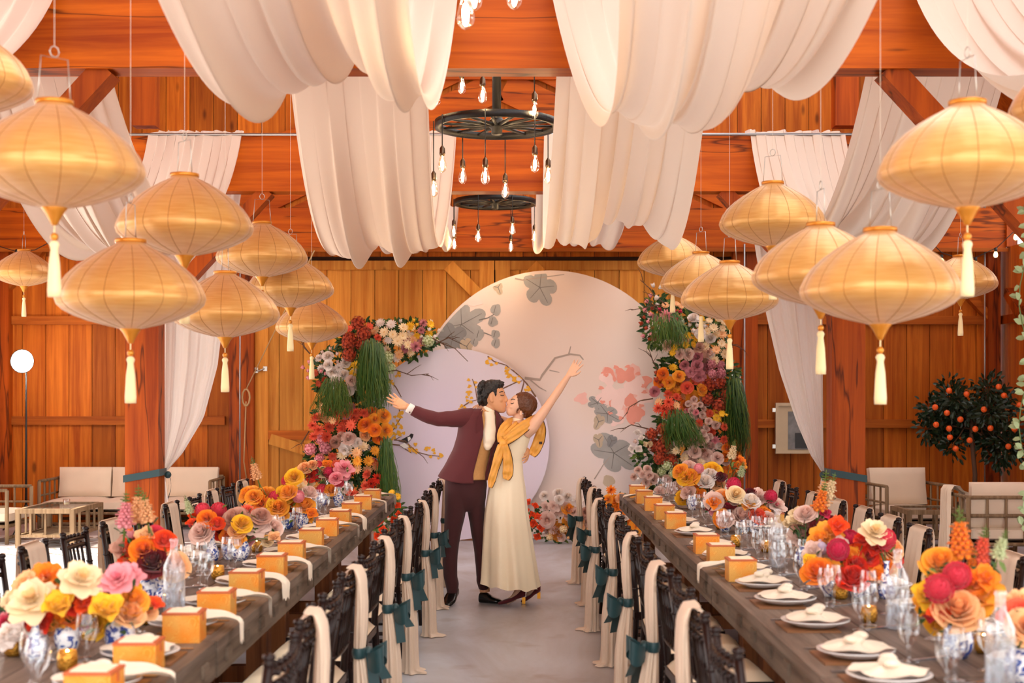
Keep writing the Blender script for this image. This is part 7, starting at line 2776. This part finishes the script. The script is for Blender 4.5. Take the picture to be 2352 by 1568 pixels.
limb(b, [(1150, 1140, 0, 0.08), (1160, 1220, 0, 0.066), (1172, 1290, 0, 0.050), (1182, 1335, 0, 0.036), (1190, 1356, 0, 0.030), (1180, 1372, -0.02, 0.028), (1162, 1383, -0.03, 0.020)])
limb(b, [(1180, 1140, 0.08, 0.08), (1192, 1220, 0.08, 0.066), (1204, 1290, 0.08, 0.050), (1216, 1328, 0.08, 0.036), (1226, 1346, 0.08, 0.030), (1220, 1362, 0.08, 0.028), (1212, 1372, 0.07, 0.022)])
fuse(b, 'body', SK2, bd, 0.0055, 3)
h = MB()
slices(h, [(960, 1203, 1209, 0.020), (955, 1202, 1217, 0.042), (949, 1203, 1224, 0.062), (943, 1191, 1230, 0.076), (935, 1183, 1233.5, 0.083), (926, 1179.5, 1234.5, 0.087), (917, 1179, 1232.5, 0.087), (910, 1181, 1227, 0.080), (904, 1186, 1219, 0.062), (900, 1195, 1211, 0.030)], -0.012, 28)
h.tube([G(1191, 938, -0.080), G(1187, 944, -0.074), G(1188, 951, -0.066)], [0.010, 0.006, 0.003], 8)
h.ball(G(1212, 955, 0.0), 0.034, 12, 8, s=(1.1, 1.0, 0.7))
fuse(h, 'hair', M_HAIR2, bd, 0.005, 3, 0.0025, 70)
fc = MB()
for s in (-1, 1):
    fc.tube([G(1183, 917.5, -0.012 + s * 0.058), G(1178, 916, -0.012 + s * 0.050), G(1173.5, 918.5, -0.012 + s * 0.030)], [0.002, 0.0034, 0.002], 6)
fc.build('eyebrows', M_LASH, bd, True)['kind'] = 'stuff'
fc = MB()
for s in (-1, 1):
    fc.tube([G(1180, 925, -0.012 + s * 0.058), G(1176, 927, -0.012 + s * 0.052), G(1173, 925.5, -0.012 + s * 0.040)], 0.0027, 6)
fc.build('eyelashes', M_LASH, bd, True)['kind'] = 'stuff'
# gown: bodice and skirt in one falling surface
GR_ = [(984, 1166, 1216, 0.098), (992, 1158, 1218, 0.106), (1004, 1152, 1219, 0.112), (1030, 1150, 1210, 0.104), (1060, 1144, 1200, 0.100), (1090, 1132, 1202, 0.122), (1117, 1123, 1206, 0.142), (1178, 1113, 1212, 0.175), (1264, 1107, 1225, 0.215), (1318, 1105, 1233, 0.240), (1345, 1104, 1237, 0.250)]
gw = MB()


def gfn(u, v):
    n = len(GR_) - 1
    k = v * n
    i = min(int(k), n - 1)
    f = k - i
    py, l, r, hd = [GR_[i][q] + (GR_[i + 1][q] - GR_[i][q]) * f for q in range(4)]
    a = u * 2 * PI
    fo = max(0, (v - 0.5) / 0.5)
    pl = 1 + fo * (0.075 * math.sin(9 * a + 0.6) + 0.035 * math.sin(14 * a + 2))
    lift = 0
    if v > 0.9:
        lift = (v - 0.9) / 0.1 * (6 * math.cos(a) - 4 * (1 if math.cos(a) > 0.9 else 0) - 3 * math.sin(9 * a + 0.6))
    return G((l + r) / 2 + (r - l) / 2 * math.cos(a) * pl, py + lift, hd * math.sin(a) * pl)


gw.grid(gfn, 120, 60)
go = gw.build('gown', M_GOWN, bd, True)
cl = MB()
cl.grid(lambda u, v: G(1190 + 13 * math.cos(u * 2 * PI), 972 - 11 * v + 3 * math.cos(u * 2 * PI), 0.046 * math.sin(u * 2 * PI)), 24, 4)
cl.build('gown_collar', M_GOWN, bd, True)


def ribbon(path, name, parent, m, trim=True, thick=0.014, wave=0.006):
    """path: (px, py, dy, half width px); a soft flat band"""
    pts_ = [G(p[0], p[1], p[2]) for p in path]
    n = len(pts_)
    fine, wd = [], []
    for i in range(n - 1):
        for k in range(6):
            f = k / 6
            p0, p1, p2, p3 = pts_[max(0, i - 1)], pts_[i], pts_[i + 1], pts_[min(n - 1, i + 2)]
            q = 0.5 * ((2 * p1) + (p2 - p0) * f + (2 * p0 - 5 * p1 + 4 * p2 - p3) * f * f + (3 * p1 - p0 - 3 * p2 + p3) * f ** 3)
            fine.append(q)
            wd.append((path[i][3] + (path[i + 1][3] - path[i][3]) * f) * KP)
    fine.append(pts_[-1])
    wd.append(path[-1][3] * KP)
    rings = []
    eL, eR = [], []
    for i, q in enumerate(fine):
        t = fine[min(i + 1, len(fine) - 1)] - fine[max(i - 1, 0)]
        s = Vector((-t.z, 0, t.x)).normalized() if (t.x or t.z) else Vector((1, 0, 0))
        rings.append((q, s * wd[i], Vector((0, thick * (1 + 0.4 * math.sin(i * 0.9)), 0))))
        eL.append(q + s * wd[i] + Vector((0, -thick * 0.5, 0)))
        eR.append(q - s * wd[i] + Vector((0, -thick * 0.5, 0)))
    mb = ringloft(MB(), rings, 24)
    for i, v in enumerate(mb.v):
        j = i % 24
        k = i // 24
        mb.v[i] = (v[0], v[1] + wave * math.sin(math.cos(2 * PI * j / 24) * 7 + k * 0.25), v[2])
    o = mb.build(name, m, parent, True)
    if trim:
        tm = MB()
        tm.tube(eL if trim != 'R' else eR, 0.0028, 5)
        tm.build('edge_trim', M_TRIM, o, True)
    return o


sf = thing_child('scarf', bd)
ribbon([(1236, 957, 0.02, 8), (1222, 966, -0.07, 11), (1204, 978, -0.120, 13), (1184, 994, -0.140, 13), (1166, 1008, -0.150, 11), (1156, 1016, -0.150, 9)], 'shoulder_band', sf, M_SCARF)
ribbon([(1186, 962, 0.06, 7), (1172, 970, -0.04, 11), (1160, 982, -0.105, 12), (1153, 998, -0.135, 11), (1153, 1014, -0.150, 9)], 'shoulder_band', sf, M_SCARF)
ribbon([(1192, 972, -0.060, 9), (1180, 984, -0.110, 10), (1168, 996, -0.135, 10), (1158, 1006, -0.150, 9)], 'neck_fold', sf, M_SCARF, False)
MB().ball(G(1156, 1016, -0.155), 0.034, 14, 10, s=(0.9, 0.7, 1.1)).build('knot', M_SCARF, sf, True)
ribbon([(1153, 1020, -0.155, 9), (1146, 1045, -0.160, 11), (1137, 1075, -0.165, 9), (1130, 1100, -0.165, 9), (1127, 1117, -0.165, 4)], 'tail', sf, M_SCARF)
ribbon([(1159, 1020, -0.165, 8), (1165, 1042, -0.170, 10), (1167, 1066, -0.170, 12), (1166, 1086, -0.170, 12), (1162, 1098, -0.170, 7)], 'tail', sf, M_SCARF)
ribbon([(1237, 958, 0.04, 7), (1243, 985, 0.06, 11), (1238, 1012, 0.07, 13), (1228, 1036, 0.07, 12), (1222, 1047, 0.07, 7)], 'tail', sf, M_SCARF)
tg_ = G(1242, 1017, 0.03)
MB().box(tg_, (0.025, 0.004, 0.02)).build('label_tag', M_TRIM, sf)


def pump(heelx, toex, dy, dy2, lift, heel_h=0.045):
    """court shoe with block heel; x in pixels"""
    hx, tx = G(heelx, 0, 0).x, G(toex, 0, 0).x
    mb = MB()
    L = hx - tx
    prof = [(0.0, 0.030, 0.050, 0.035), (0.10, 0.034, 0.048, 0.036), (0.30, 0.030, 0.034, 0.022), (0.50, 0.036, 0.020, 0.017), (0.70, 0.042, 0.016, 0.018), (0.86, 0.034, 0.014, 0.014), (0.96, 0.018, 0.012, 0.010), (1.0, 0.006, 0.011, 0.006)]
    ringloft(mb, [(Vector((hx - L * f, YC + dy + (dy2 - dy) * f, lift * (1 - f) + z + (heel_h * (1 - f) ** 1.3))), Vector((0, w, 0)), Vector((0, 0, h_))) for f, w, z, h_ in prof], 16, 0.85)
    o = fuse(mb, 'shoe', M_HEEL, bd, 0.005, 2)
    hl = MB().box((hx - 0.014, YC + dy, lift + 0.0275), (0.026, 0.030, 0.050))
    hl.build('block_heel', M_BRASS, o)
    return o


pump(1207, 1143, 0.0, -0.06, 0.0)
pump(1242, 1196, 0.08, 0.05, 0.03)

bpy.data.scenes.remove(TMP)
